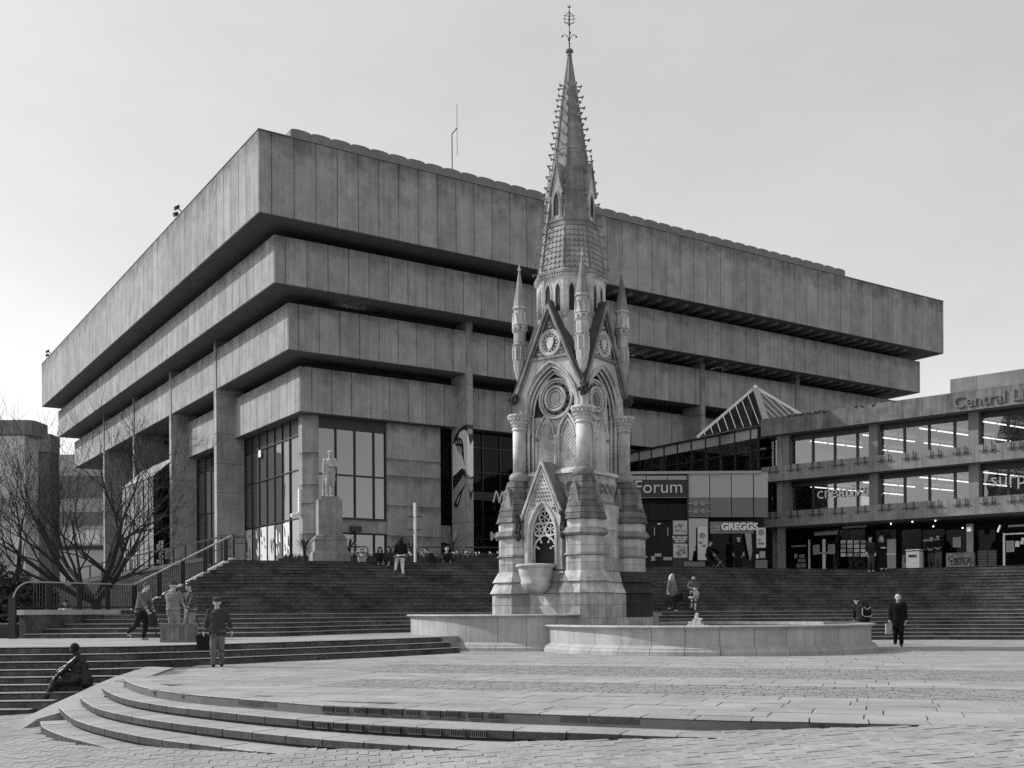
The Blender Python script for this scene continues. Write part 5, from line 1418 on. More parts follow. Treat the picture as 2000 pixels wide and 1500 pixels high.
# bowl
q = MB(); q.lathe([(0.04, 1.80), (0.22, 1.84), (0.40, 1.98), (0.47, 2.14), (0.50, 2.22), (0.46, 2.23), (0.52, 2.42), (0.57, 2.62), (0.58, 2.70), (0.63, 2.71), (0.66, 2.75), (0.65, 2.80), (0.60, 2.82), (0.54, 2.81), (0.50, 2.74), (0.0, 2.72)], 28, (0, -2.22)); q.build('fountain_bowl', M_STONE, mon, smooth=True)
q = MB(); q.box(-0.8, 0.8, -2.05, -1.4, 0.3, 1.0); q.build('bowl_plinth', M_STONE2, mon)
# ================================================================== side stair wall, railings, ramp, trees
WA, WB = BL[0], TL[0]
def wallpt(t): return WA.lerp(WB, t)
TF = 0.475; ZF = 1.42; ZE = T1 + 0.12
def wallz(t): return ZF if t < TF else ZF + (ZE - ZF) * (t - TF) / (1 - TF)
wdir = (WB - WA).normalized(); wnor = Vector((-wdir.y, wdir.x))      # to the left of the stair
M_COPE = mat('pale_coping', 0.42, 0.85, 0.15, 2.0, 0.3, 30, stain=0.2)
sw = thing('stair_wall', 'low wall with pale coping closing the left end of the wide steps', 'wall', (WA.x, WA.y, 0.0))
o_ = (-WA.x, -WA.y, 0)
def wall_seg(name, m, t0, t1, d0, d1, zlo, zhi):
    q = MB(o_); a, b = wallpt(t0), wallpt(t1)
    P = lambda p, d, z: (p.x + wnor.x * d, p.y + wnor.y * d, z)
    q.grid([[P(a, d0, zlo(t0)), P(a, d1, zlo(t0)), P(a, d1, zhi(t0)), P(a, d0, zhi(t0))], [P(b, d0, zlo(t1)), P(b, d1, zlo(t1)), P(b, d1, zhi(t1)), P(b, d0, zhi(t1))]])
    return q.build(name, m, sw)
for t0, t1 in ((0, TF), (TF, 1.0)):
    wall_seg('wall', M_GRAN_SHADED, t0 + (0.012 if t0 == 0 else 0), t1, 0.04, 0.34, lambda t: -0.5, lambda t: wallz(t) - 0.17)
    n = 4 if t0 == 0 else 6
    for k in range(n):
        a = t0 + (t1 - t0) * k / n; b = t0 + (t1 - t0) * (k + 1) / n
        wall_seg('coping_stone', M_COPE, a + 0.0004, b - 0.0004, 0.0, 0.42, lambda t: wallz(t) - 0.168, lambda t: wallz(t))
q = MB(o_); q.box(-0.20, 0.18, -0.12, 0.14, ZM - 0.3, ZF - 0.171); q.build('end_post', M_COPE, sw)
# railing on that wall
rail = thing('stair_railing', 'black iron railing with pale handrail climbing beside the wide steps', 'railing', (WA.x, WA.y, ZF))
ro = (-WA.x, -WA.y, -ZF)
def rz_(t): return wallz(t) + 0.93
P3 = lambda t, z, d=0.2: (wallpt(t).x + wnor.x * d, wallpt(t).y + wnor.y * d, z)
q = MB(ro)
q.beam(P3(0.05, rz_(0.05)), P3(TF, rz_(TF)), 0.07, 0.05); q.beam(P3(TF, rz_(TF)), P3(1.0, rz_(1.0)), 0.07, 0.05); q.build('handrail', M_LGREY, rail)
q = MB(ro); q.beam(P3(0.0, wallz(0) + 0.09), P3(TF, wallz(TF) + 0.09), 0.05); q.beam(P3(TF, wallz(TF) + 0.09), P3(1.0, wallz(1) + 0.09), 0.05); q.build('bottom_rail', M_BLACK, rail)
q = MB(ro); cpts = []
for i in range(9):
    a = pi / 2 * i / 8; cpts.append(P3(0.05 - 0.07 * sin(a) * 1.0, rz_(0) - 0.62 * (1 - cos(a))))
q.tube(cpts, 0.025, 6); q.build('swept_handrail_end', M_LGREY, rail)
bar = MB(); bar.box(-0.009, 0.009, -0.009, 0.009, 0.10, 0.91); bme = bar.mesh('baluster', M_BLACK)
post = MB(); post.box(-0.10, 0.10, -0.03, 0.03, -0.02, 0.94); pme = post.mesh('railing_post', M_BLACK)
LW = (WB - WA).length; ang_ = atan2(wdir.y, wdir.x)
t = 0.055; k = 0
while t < 1.0:
    p = P3(t, wallz(t) - ZF); me, nm = (pme, 'railing_post') if k % 11 == 5 else (bme, 'baluster')
    link(nm, me, rail, (p[0] - WA.x, p[1] - WA.y, p[2]), ang_); t += 0.125 / LW; k += 1
p = atD(40, 1247, 34.4); q = MB(); q.box(-0.11, 0.11, -0.06, 0.06, 0, 1.35)
o = q.build('iron_post', M_BLACK); o.location = (p.x - 0.25, p.y, ZM - 0.02); tag(o, 'stout black iron post standing in front of the stair wall end', 'post')
# planted bank behind the wall, ramp with its own railing
bank = MB(); bank.prism([(wallpt(0.02).x + wnor.x * 0.5, wallpt(0.02).y + wnor.y * 0.5), (wallpt(0.9).x + wnor.x * 0.5, wallpt(0.9).y + wnor.y * 0.5), (-15, 47), (-30, 47), (-30, 35.5)], -1.2, 0.95)
structure(bank.build('planted_bank', mat('bank_soil', 0.05, 0.95, 0.3, 2)))
r0, r1 = atD(40, 1155, 46.4), atD(400, 1088, 45.6)
rp = thing('ramp_wall', 'pale sloping ramp wall behind the stair railing, under the bare tree', 'wall', (r0.x, r0.y, 0.5))
ro2 = (-r0.x, -r0.y, -0.5)
q = MB(ro2); q.grid([[(p.x, p.y + d, z) for d, z in ((0, -0.5), (0.35, -0.5), (0.35, p.z - 0.16), (0, p.z - 0.16))] for p in (r0, r1)]); q.build('wall', mat('ramp_render', 0.27, 0.9, 0.15, 1.5, stain=0.2), rp)
for k in range(8):
    a, b = r0.lerp(r1, k / 8 + 0.001), r0.lerp(r1, (k + 1) / 8 - 0.001)
    q = MB(ro2); q.grid([[(p.x, p.y + d, z) for d, z in ((-0.05, p.z - 0.155), (0.4, p.z - 0.155), (0.4, p.z), (-0.05, p.z))] for p in (a, b)]); q.build('coping_stone', M_COPE, rp)
rr2 = thing('ramp_railing', 'thin dark railing with slim posts along the sloping ramp', 'railing', (r0.x, r0.y, r0.z))
ro3 = (-r0.x, -r0.y, -r0.z)
h0, h1 = atD(130, 1115, 46.6), atD(457, 1043, 45.9)
q = MB(ro3); q.beam(h0, h1, 0.06); q.build('handrail', M_GREYMET, rr2)
q = MB(ro3); q.beam(h0 - Vector((0, 0, 0.55)), h1 - Vector((0, 0, 0.55)), 0.03); q.build('lower_rail', M_BLACK, rr2)
for k in range(15):
    p = h0.lerp(h1, k / 14); q = MB(ro3); q.beam(p, p - Vector((0, 0, 1.05)), 0.05); q.build('railing_post', M_BLACK, rr2)

def bare_tree(name, label, base, H, seed, lean=(0, 0), limbs=5, r0=0.15, spread=1.0):
    rnd = random.Random(seed)
    root = thing(name, label, 'tree', base)
    trunk = MB(); crown = MB()
    def branch(mb, p, d, L, r, lvl):
        n = 4 if lvl < 2 else 3; pts = [p.copy()]; rs_ = [r]; dd = d.copy()
        for i in range(n):
            dd = (dd + Vector((rnd.gauss(0, 0.13), rnd.gauss(0, 0.13), rnd.gauss(0.05, 0.10)))).normalized()
            pts.append(pts[-1] + dd * L / n); rs_.append(r * (1 - 0.42 * (i + 1) / n))
        mb.tube(pts, rs_, 7 if lvl < 2 else (5 if lvl < 4 else 3), caps=lvl < 2)
        if lvl >= 6 or L < 0.14: return
        kids = rnd.choice((2, 3)) if lvl < 3 else 3
        for k in range(kids + (1 if lvl in (1, 2) else 0)):
            i = n if k < 1 else rnd.randint(1, n)
            ax_ = dd.orthogonal().normalized(); ax_ = Matrix.Rotation(rnd.random() * 2 * pi, 3, dd) @ ax_
            ang2 = rnd.uniform(0.18, 0.45) if k == 0 else rnd.uniform(0.45, 1.0)
            nd = (Matrix.Rotation(ang2, 3, ax_) @ dd).normalized()
            nd = (nd + Vector((0, 0, 0.16))).normalized()
            branch(crown, pts[i], nd, L * rnd.uniform(0.60, 0.80), max(0.006, rs_[i] * rnd.uniform(0.55, 0.72)), lvl + 1)
    th = H * 0.10
    trunk.tube([(0, 0, -0.3), (lean[0] * 0.3, lean[1] * 0.3, th * 0.5), (lean[0], lean[1], th)], [r0 * 1.25, r0, r0 * 1.05], 10)
    top = Vector((lean[0], lean[1], th))
    for k in range(limbs):
        a = 2 * pi * k / limbs + rnd.uniform(-0.3, 0.3); el = rnd.uniform(0.30, 0.85) if k else 1.3
        d = Vector((cos(a) * cos(el) * spread, sin(a) * cos(el), sin(el))).normalized()
        branch(crown, top, d, H * rnd.uniform(0.32, 0.42), r0 * rnd.uniform(0.5, 0.72), 1)
    trunk.build('trunk', M_BARK, root, smooth=True, fix=False); crown.build('crown', M_BARK, root, fix=False)
    return root
p = atD(185, 1183, 39.5); bare_tree('bare_tree', 'bare spreading tree with its trunk behind the stair railing', (p.x, p.y, 0.9), 8.0, 12, (0.05, 0), 7, 0.20, 1.15)
p = atD(14, 1100, 43.0); bare_tree('bare_tree', 'second bare tree at the left edge, before the plain grey block', (p.x, p.y, 0.6), 7.0, 5, (0.0, 0), 4, 0.16, 1.2)
def shrub(label, c, r, h, n, seed, m=M_LEAF):
    rnd = random.Random(seed); q = MB(); root = thing('shrub', label, 'shrub', c)
    st = MB()
    for i in range(6):
        a = rnd.random() * 6.28; st.tube([(0, 0, 0), (0.4 * r * cos(a), 0.4 * r * sin(a), h * 0.5), (0.7 * r * cos(a + .3), 0.7 * r * sin(a + .3), h * 0.85)], [0.03, 0.02, 0.008], 5)
    for i in range(n):
        a = rnd.random() * 6.28; t_ = rnd.random() ** 0.5; z = rnd.random(); rad = r * t_ * (1 - 0.55 * z)
        p = Vector((rad * cos(a), rad * sin(a), h * z * (0.75 + 0.25 * rnd.random())))
        d = Vector((rnd.gauss(0, 1), rnd.gauss(0, 1), rnd.gauss(0, 1))).normalized(); e = d.orthogonal().normalized(); s_ = rnd.uniform(0.06, 0.14)
        q.face([p - d * s_, p + e * s_ * 0.5, p + d * s_, p - e * s_ * 0.5])
    st.build('stems', M_BARK, root, fix=False); q.build('foliage', m, root, fix=False)
for i, (u, v, D, r, h, lb) in enumerate(((20, 1195, 41, 1.6, 2.3, 'dark dense shrub at the left edge, below the second bare tree'), (75, 1190, 44, 1.3, 2.0, 'dark dense shrub behind the swept handrail end'), (118, 1180, 47.5, 1.2, 1.5, 'low dark shrub left of the bare tree trunk'), (-40, 1195, 45, 2.0, 3.2, 'tall dark shrub cut by the left edge, under the second bare tree'))):
    p = atD(u, v, D); shrub(lb, (p.x, p.y, 0.7), r, h, 2600, 30 + i)
# globe lamp and short pale post by the ramp
p = atD(240, 1035, 50); q = MB(); lampo = thing('globe_lamp', 'white globe lamp on a thin post beside the glazed porch', 'lamp', (p.x, p.y, 1.0))
q.tube([(0, 0, 0), (0, 0, p.z - 1.25)], 0.04, 8); q.build('lamp_post', M_BLACK, lampo); q = MB(); q.ball((0, 0, p.z - 1.0), 0.24, 14, 10); q.build('globe', M_WHITE, lampo, smooth=True)
p = atD(256, 1110, 47); q = MB(); q.lathe([(0.09, 0), (0.09, 0.75), (0.12, 0.78), (0.11, 0.86), (0.03, 0.9)], 12); o = q.build('pale_bollard', M_LGREY, smooth=True); o.location = (p.x, p.y, p.z - 0.45); tag(o, 'short pale bollard on the ramp behind the railing', 'bollard')

# ---- things on the library terrace
def ter_pt(u, D, z=T1): x, _ = ray(u, 1090); return Vector((x * D, D, z))
p = ter_pt(811, 48.6); pole = thing('slim_pole', 'slim white pole with two small crossbars on the library terrace', 'pole', (p.x, p.y, T1))
zt_ = CZ + ray(811, 982)[1] * 48.6 - T1
q = MB(); q.tube([(0, 0, 0), (0, 0, zt_)], 0.06, 10); q.build('pole_shaft', M_WHITE, pole)
for v in (1009, 1035):
    z = CZ + ray(811, v)[1] * 48.6 - T1; q = MB(); q.beam((-0.30, 0, z), (0.30, 0, z), 0.045); q.build('crossbar', M_BLACK, pole)
hoops = [(690, 47.6, 1.3, 'low black hoop rail beside the statue pedestal'), (855, 48.3, 1.9, 'low black hoop rail in front of the spiky plant by the painted pillar'), (941, 48.7, 1.7, 'low black hoop rail before the restaurant windows'), (784, 47.9, 1.0, 'low black hoop rail below the slim white pole')]
for u, D, w, lb in hoops:
    p = ter_pt(u, D); q = MB(); q.tube([(-w / 2, 0, 0), (-w / 2, 0, 0.62), (-w / 2 + 0.08, 0, 0.70), (w / 2 - 0.08, 0, 0.70), (w / 2, 0, 0.62), (w / 2, 0, 0)], 0.028, 8)
    q.beam((-w / 2, 0, 0.42), (w / 2, 0, 0.42), 0.03)
    o = q.build('hoop_rail', M_BLACK, smooth=False); o.location = (p.x, p.y, T1); o.rotation_euler.z = 0.2; tag(o, lb, 'barrier', 'low hoop rails along the terrace edge')
p = ter_pt(468, 47); q = MB(); q.tube([(-0.28, 0, 0), (-0.28, 0, 1.0), (-0.18, 0, 1.12), (0.18, 0, 1.12), (0.28, 0, 1.0), (0.28, 0, 0)], 0.03, 8); q.beam((-0.28, 0, 0.85), (0.28, 0, 0.85), 0.03)
o = q.build('bar_hoop', M_BLACK); o.location = (p.x, p.y, T1); tag(o, 'tall black hoop rail at the top of the stair railing', 'barrier')
def yucca(u, D, h, lb, seed):
    rnd = random.Random(seed); p = ter_pt(u, D); root = thing('spiky_plant', lb, 'plant', (p.x, p.y, T1), group='spiky plants on the library terrace')
    q = MB(); q.tube([(0, 0, 0), (0, 0, h * 0.45)], 0.07, 8); q.build('stem', M_BARK, root)
    for i in range(34):
        a = rnd.random() * 6.28; el = rnd.uniform(-0.2, 1.3); L_ = h * rnd.uniform(0.45, 0.6); d = Vector((cos(a) * cos(el), sin(a) * cos(el), sin(el))); s_ = Vector((-sin(a), cos(a), 0)) * 0.035
        b0 = Vector((0, 0, h * 0.42)); m_ = b0 + d * L_ * 0.55; e_ = b0 + d * L_ + Vector((0, 0, -0.08 * L_))
        q = MB(); q.face([b0 - s_ * 0.6, b0 + s_ * 0.6, m_ + s_, m_ - s_]); q.face([m_ - s_, m_ + s_, e_]); q.build('leaf', M_LEAF, root, fix=False)
for i, (u, D, h, lb) in enumerate(((595, 48.0, 1.4, 'dark spiky plant left of the statue pedestal'), (682, 49.5, 1.5, 'dark spiky plant right of the statue pedestal'), (803, 50.5, 1.7, 'dark spiky plant behind the slim white pole'), (884, 50.5, 2.2, 'large dark spiky plant at the foot of the painted pillar'))): yucca(u, D, h, lb, 60 + i)
q = MB()            # planting bed with small pale flowers
rnd = random.Random(71)
pb = thing('flower_bed', 'low bed with small pale flowers along the terrace edge', 'flower bed', (ter_pt(850, 49.5).x, 49.5, T1))
q.box(-7.2, 3.4, -0.35, 0.35, 0, 0.28); q.build('bed_soil', mat('bank_soil', 0.05, 0.95, 0.3, 2), pb)
q = MB()
for i in range(700):
    x, y = rnd.uniform(-7.1, 3.3), rnd.uniform(-0.33, 0.33); h = rnd.uniform(0.1, 0.3); a = rnd.random() * 3.14
    q.face([(x - 0.05 * cos(a), y - 0.05 * sin(a), 0.26), (x + 0.05 * cos(a), y + 0.05 * sin(a), 0.26), (x + rnd.gauss(0, .03), y, 0.28 + h)])
tag(q.build('low_leaves', M_LEAF, pb, fix=False), kind='stuff')
q = MB()
for i in range(70):
    x, y = rnd.uniform(-7.1, 3.3), rnd.uniform(-0.33, 0.2); q.ball((x, y, 0.42 + rnd.random() * 0.12), rnd.uniform(0.03, 0.06), 5, 4)
tag(q.build('flower_heads', M_WHITE, pb, fix=False), kind='stuff')

# ================================================================== figures
def ik(a, b, l1, l2, pole):
    a = Vector(a); b = Vector(b); d = b - a; L_ = d.length
    if L_ > (l1 + l2) * 0.999: b = a + d.normalized() * (l1 + l2) * 0.999; d = b - a; L_ = d.length
    x = (l1 * l1 - l2 * l2 + L_ * L_) / (2 * L_); h = sqrt(max(l1 * l1 - x * x, 0)); u = d / L_
    pv_ = Vector(pole); pv_ = (pv_ - u * pv_.dot(u)); pv_ = pv_.normalized() if pv_.length > 1e-6 else u.orthogonal()
    return a + u * x + pv_ * h, b
class Body:
    def __init__(s): s.mb = MB(); s.lab = []
    def _tag(s, l): s.lab += [l] * (len(s.mb.v) - len(s.lab))
    def cap(s, p, q, r1, r2, l, n=10):
        p, q = Vector(p), Vector(q); d = (q - p); L_ = max(d.length, 1e-4); d = d / L_
        pts = [p - d * r1 * 0.9, p - d * r1 * 0.55, p, p.lerp(q, 0.33), p.lerp(q, 0.66), q, q + d * r2 * 0.55, q + d * r2 * 0.9]
        s.mb.tube(pts, [r1 * 0.35, r1 * 0.8, r1, r1 + (r2 - r1) * .33, r1 + (r2 - r1) * .66, r2, r2 * 0.8, r2 * 0.35], n); s._tag(l)
    def ell(s, c, r, sc, l, n=12, k=8): s.mb.ball(c, r, n, k, sc); s._tag(l)
    def loft(s, rings, l, n=16):
        "rings: (centre, rx, ry)"
        s.mb.grid([[(c[0] + rx * cos(2 * pi * i / n), c[1] + ry * sin(2 * pi * i / n), c[2]) for i in range(n)] for c, rx, ry in rings]); s._tag(l)
def make_person(name, label, cat, base, rz, H, pose, outfit, voxel=0.013, group=None, head=True):
    """one continuous skin: built from overlapping limbs, then voxel-remeshed and coloured by region.
    +x is the figure's right-hand side as seen from the front, it faces -y."""
    B = Body(); P = pose
    hip = Vector((0, P.get('hipy', 0.0), P.get('hipz', 0.525))); lean = P.get('lean', (0, 0.0))
    sh = hip + Vector((lean[0], lean[1], 0)) + Vector((0, 0, P.get('torso', 0.295)))
    up = (sh - hip).normalized()
    bulk = outfit.get('bulk', 1.0)
    W = outfit.get('w', 1.0)
    T, Bo, S = 'top', 'bottom', 'skin'
    # torso
    fx = 0.098 * bulk * W
    def mixp(t): return hip.lerp(sh, t)
    B.loft([(mixp(-0.14), 0.078 * W, 0.062), (mixp(-0.02), 0.092 * W, 0.070), (mixp(0.10), 0.090 * W, 0.068)], Bo)
    B.loft([(mixp(min(outfit.get('hem', -0.04), -0.04)), 0.094 * bulk * W, 0.074 * bulk), (mixp(0.12), 0.093 * bulk * W, 0.073 * bulk), (mixp(0.35), 0.090 * bulk * W, 0.069 * bulk), (mixp(0.60), 0.098 * bulk * W, 0.072 * bulk), (mixp(0.85), fx, 0.064 * bulk), (mixp(0.97), 0.080 * W, 0.048), (mixp(1.03), 0.045, 0.038)], T)
    hd = P.get('head', (0, 0)); neck = sh + Vector((0, 0, 0.01)); hc = sh + up * 0.105 + Vector((hd[0], hd[1], 0))
    B.cap(neck, hc - Vector((0, 0, 0.035)), 0.034, 0.032, S)
    # head: skull, jaw, nose, ears
    f = Vector((sin(P.get('yaw', 0)), -cos(P.get('yaw', 0)), P.get('nod', 0))).normalized(); rgt = Vector((-f.y, f.x, 0)).normalized()
    B.ell(hc + Vector((0, 0, 0.012)), 0.058, (0.90, 0.98, 1.0), S); B.ell(hc + f * 0.012 - Vector((0, 0, 0.028)), 0.042, (0.92, 1.0, 1.0), S)
    B.ell(hc + f * 0.060 - Vector((0, 0, 0.006)), 0.013, (0.8, 1.0, 1.3), S, 8, 6)
    for sg in (-1, 1): B.ell(hc + rgt * sg * 0.054 - Vector((0, 0, 0.004)), 0.014, (0.6, 0.9, 1.3), S, 8, 6)
    # arms
    for sg, key in ((1, 'rh'), (-1, 'lh')):
        s0 = sh + Vector((sg * 0.098 * W * (0.5 + 0.5 * bulk), 0, -0.022)); tgt = P.get(key, (sg * 0.15, -0.02, hip.z - 0.06))
        el, wr_ = ik(s0, Vector(tgt), 0.158, 0.135, P.get(key + 'p', (sg * 0.5, 1, -0.2)))
        sl = outfit.get('sleeve', 1.0); ra = 0.033 * (0.4 + 0.6 * bulk)
        B.cap(s0, el, ra * 1.1, ra * 0.92, T); mid_ = el.lerp(wr_, sl if sl < 1 else 0.92)
        if sl >= 0.5: B.cap(el, mid_, ra * 0.92, ra * 0.80, T)
        B.cap(el.lerp(wr_, 0.1) if sl < 0.5 else mid_, wr_, 0.024 if sl < 0.5 else 0.019, 0.0165, S)
        d = (wr_ - el).normalized(); d = (d + Vector(P.get(key + 'd', (0, 0, -0.3)))).normalized(); side = d.cross(Vector((sg, 0.4, 0))).normalized(); flat = d.cross(side).normalized()
        pc = wr_ + d * 0.028; B.ell(pc, 0.022, (1, 1, 1), S, 8, 6); B.cap(wr_, wr_ + d * 0.045, 0.016, 0.019, S, 8)
        for k, fl in enumerate((0.038, 0.044, 0.041, 0.032)):
            off = side * (k - 1.5) * 0.0105; k0 = wr_ + d * 0.046 + off; k1 = k0 + (d * 0.85 + flat * 0.35).normalized() * fl * 0.55; k2 = k1 + (d * 0.45 + flat * 0.8).normalized() * fl * 0.5
            B.cap(k0, k1, 0.0062, 0.0058, S, 6); B.cap(k1, k2, 0.0058, 0.005, S, 6)
        th0 = wr_ + d * 0.018 + side * -0.018; B.cap(th0, th0 + (d * 0.6 - side * 0.8 + flat * 0.3).normalized() * 0.036, 0.0075, 0.006, S, 6)
    # legs
    for sg, key in ((1, 'rf'), (-1, 'lf')):
        h0 = hip + Vector((sg * 0.050 * W, 0, -0.01)); ft = Vector(P.get(key, (sg * 0.055, 0.0, 0.0))); an = ft + Vector((0, 0, 0.045))
        kn, an = ik(h0, an, 0.245, 0.240, P.get(key + 'p', (0, -1, 0)))
        lb = outfit.get('leg', 'bottom'); tr = outfit.get('trouser', 1.22)
        B.cap(h0, kn, 0.056 * tr, 0.040 * tr, Bo); B.cap(kn, an + (kn - an) * 0.06, 0.040 * tr, 0.030 * tr, lb if lb != 'bottom' else Bo)
        td = Vector(P.get(key + 'd', (0, -1, 0))).normalized()
        B.cap(an - Vector((0, 0, 0.022)) - td * 0.02, an - Vector((0, 0, 0.027)) + td * 0.082, 0.026, 0.020, 'shoe', 8)
    # coat skirts
    if 'coat' in outfit:
        z0, rx, ry = outfit['coat']
        B.loft([(mixp(0.35), 0.091 * bulk * W, 0.070 * bulk), (mixp(0.05), 0.097 * bulk * W, 0.078 * bulk), ((hip.x, hip.y, z0), rx, ry), ((hip.x, hip.y, z0 - 0.006), rx * 0.9, ry * 0.9)], outfit.get('coatlab', T))
    for a_, b_, r_, r2_, l_ in outfit.get('extra', ()): B.cap(a_, b_, r_, r2_, l_)
    src = B.mb; src.v = [(x * H, y * H, z * H) for x, y, z in src.v]
    me = src.mesh('figure_source', M_SKIN); recalc(me)
    tmp = bpy.data.objects.new('figure_source', me); COL.objects.link(tmp)
    md = tmp.modifiers.new('r', 'REMESH'); md.mode = 'VOXEL'; md.voxel_size = voxel; md.use_smooth_shade = True
    ms = tmp.modifiers.new('s', 'SMOOTH'); ms.factor = 0.5; ms.iterations = 2
    dg = bpy.context.evaluated_depsgraph_get(); dg.update()
    out = bpy.data.meshes.new_from_object(tmp.evaluated_get(dg)); out.name = name
    bpy.data.objects.remove(tmp)
    from mathutils.kdtree import KDTree
    kd = KDTree(len(src.v))
    for i, v_ in enumerate(src.v): kd.insert(v_, i)
    kd.balance()
    labs = ['skin', 'top', 'bottom', 'shoe', 'legskin', 'extra']
    out.materials.clear()
    dm = {'skin': M_SKIN, 'top': cloth(0.05), 'bottom': cloth(0.04), 'shoe': cloth(0.03), 'legskin': M_SKIN, 'extra': cloth(0.03)}
    dm.update(outfit.get('mats', {}))
    for l in labs: out.materials.append(dm[l])
    # cloth folds: push the clothed surface in and out a little
    vl = [None] * len(out.vertices); nrm = [v_.normal.copy() for v_ in out.vertices]
    for i, v_ in enumerate(out.vertices):
        _, j, _ = kd.find(v_.co); vl[i] = B.lab[j]
    if outfit.get('folds', True):
        for i, v_ in enumerate(out.vertices):
            if vl[i] in ('top', 'bottom', 'extra'):
                c = v_.co; s_ = Vector((c.x * 7, c.y * 7, c.z * 9 + c.x * 5)) + Vector((H * 31, 0, 0)); k_ = Vector((c.x * 18, c.y * 18, c.z * 13)) + Vector((0, H * 17, 0))
                v_.co = c + nrm[i] * (0.016 * mnoise.noise(s_) + 0.008 * mnoise.noise(k_))
    for po in out.polygons:
        _, i, _ = kd.find(po.center); po.material_index = labs.index(B.lab[i]); po.use_smooth = True
    root = thing(name, label, cat, base, rz, group)
    link('body', out, root)
    hcw = hc * H
    # face: eyes, brows, mouth
    if head and outfit.get('face', True):
        q = MB()
        for sg in (-1, 1):
            e = (hc + f * 0.0525 + rgt * sg * 0.021 + Vector((0, 0, 0.010))) * H; q.ball(e, 0.0085 * H, 6, 4, (1.2, 0.8, 0.6))
        q.tube([(hc + f * 0.0515 + rgt * 0.016 * s_ - Vector((0, 0, 0.036))) * H for s_ in (-1, 0, 1)], 0.0035 * H, 5)
        q.build('face_features', outfit.get('facem', cloth(0.06, 'face_dark')), root)
    hair = outfit.get('hair')
    if hair:
        kind, g_, drop = hair
        q = MB(); rings = []
        rr_ = 0.0635 * H
        for i in range(7):
            t_ = i / 6 * (pi * 0.5 if kind in ('cap', 'helmet') else pi * 0.60); ring = []
            for j in range(14):
                a = 2 * pi * j / 14; d = f * cos(a) + rgt * sin(a)
                front = max(cos(a), 0); tt = t_ * (1 - (0.34 * front if kind in ('short', 'long') else 0.0))
                ring.append(hcw + Vector((0, 0, 0.013 * H)) + Vector((d.x, d.y, 0)) * rr_ * sin(tt) * 0.97 + Vector((0, 0, rr_ * cos(tt) * (1.12 if kind == 'helmet' else 1.02))))
            rings.append(ring)
        q.grid(rings)
        if kind == 'long':
            bk_ = hcw - f * 0.030 * H
            q.tube([bk_ + Vector((0, 0, 0.02 * H)), bk_ - Vector((0, 0, 0.05 * H)) - f * 0.02 * H, bk_ - Vector((0, 0, drop * H)) - f * 0.018 * H], [0.052 * H, 0.060 * H, 0.030 * H], 10)
            for sg in (-1, 1): q.tube([hcw + rgt * sg * 0.050 * H, hcw + rgt * sg * 0.056 * H - Vector((0, 0, 0.06 * H)), hcw + rgt * sg * 0.046 * H - Vector((0, 0, drop * 0.9 * H))], [0.022 * H, 0.024 * H, 0.010 * H], 8)
        if kind == 'cap':
            pk = [hcw + f * 0.055 * H + rgt * s_ * 0.040 * H + Vector((0, 0, 0.018 * H)) for s_ in (-1, 1)] + [hcw + f * 0.088 * H + rgt * s_ * 0.026 * H + Vector((0, 0, 0.012 * H)) for s_ in (1, -1)]
            q.ext(pk, (0, 0, 0.006 * H)); q.ball(hcw + Vector((0, 0, 0.05 * H)), 0.058 * H, 12, 6, (1.12, 1.12, 0.5))
        if kind == 'helmet':
            for s_ in (-0.03, 0.0, 0.03): q.tube([hcw + f * 0.05 * H + rgt * s_ * H + Vector((0, 0, 0.055 * H)), hcw + rgt * s_ * H + Vector((0, 0, 0.088 * H)), hcw - f * 0.05 * H + rgt * s_ * H + Vector((0, 0, 0.055 * H))], 0.010 * H, 6)
        q.build({'cap': 'cap', 'helmet': 'helmet'}.get(kind, 'hair'), cloth(g_, 'hair_%03d' % int(g_ * 1000)) if kind != 'helmet' else mat('helmet_shell', 0.02, 0.15, 0.05, spec=0.6), root, smooth=True)
    return root
def surf(x, y):
    "height of the stepped ground"
    best = None
    for B_, T_, n, z0, z1 in ((BL, TL, NL, ZM, T1), (BR, TR, NR, 0.0, T2)):
        j = min(range(len(B_)), key=lambda i: abs((B_[i] + (T_[i] - B_[i]) * 0.5).x - x))
        if (B_ is BL and x < 2.8) or (B_ is BR and x >= 2.8):
            t_ = (y - B_[j].y) / (T_[j].y - B_[j].y)
            if t_ < 0: return z0
            if t_ > 1: return z1
            return z0 + (z1 - z0) * min(n, int(t_ * n) + 1) / n
    return 0
def stand(u, v, d0=36, d1=62):
    D = d0
    while D < d1:
        p = atD(u, v, D)
        if surf(p.x, p.y) >= p.z: return Vector((p.x, p.y, surf(p.x, p.y))), D
        D += 0.05
    p = atD(u, v, d1); return p, d1
# ---- people and statues
def C_(g): return cloth(g)
# stone statesman on a pedestal
p = ter_pt(643, 47.4); pedz = CZ + ray(645, 977)[1] * 47.4
ped = thing('statue_pedestal', 'tall weathered stone pedestal carrying the standing statue on the terrace', 'pedestal', (p.x, p.y, T1), radians(17))
hT = pedz - T1
q = MB(); q.box(-0.82, 0.82, -0.82, 0.82, -0.1, 0.36); q.build('plinth', M_PEDEST, ped)
q = MB(); q.grid([[(s * r, t_ * r, z) for s, t_ in ((-1, -1), (1, -1), (1, 1), (-1, 1))] for r, z in ((0.82, 0.362), (0.74, 0.47), (0.70, 0.50), (0.70, 0.95))]); q.build('base_block', M_PEDEST, ped)
q = MB(); q.grid([[(s * r, t_ * r, z) for s, t_ in ((-1, -1), (1, -1), (1, 1), (-1, 1))] for r, z in ((0.74, 0.952), (0.74, 1.0), (0.66, 1.06), (0.66, 1.12), (0.56, 1.20))]); q.build('moulding', M_PEDEST, ped)
q = MB(); q.box(-0.52, 0.52, -0.52, 0.52, 1.2, hT); q.build('shaft', M_PEDEST, ped)
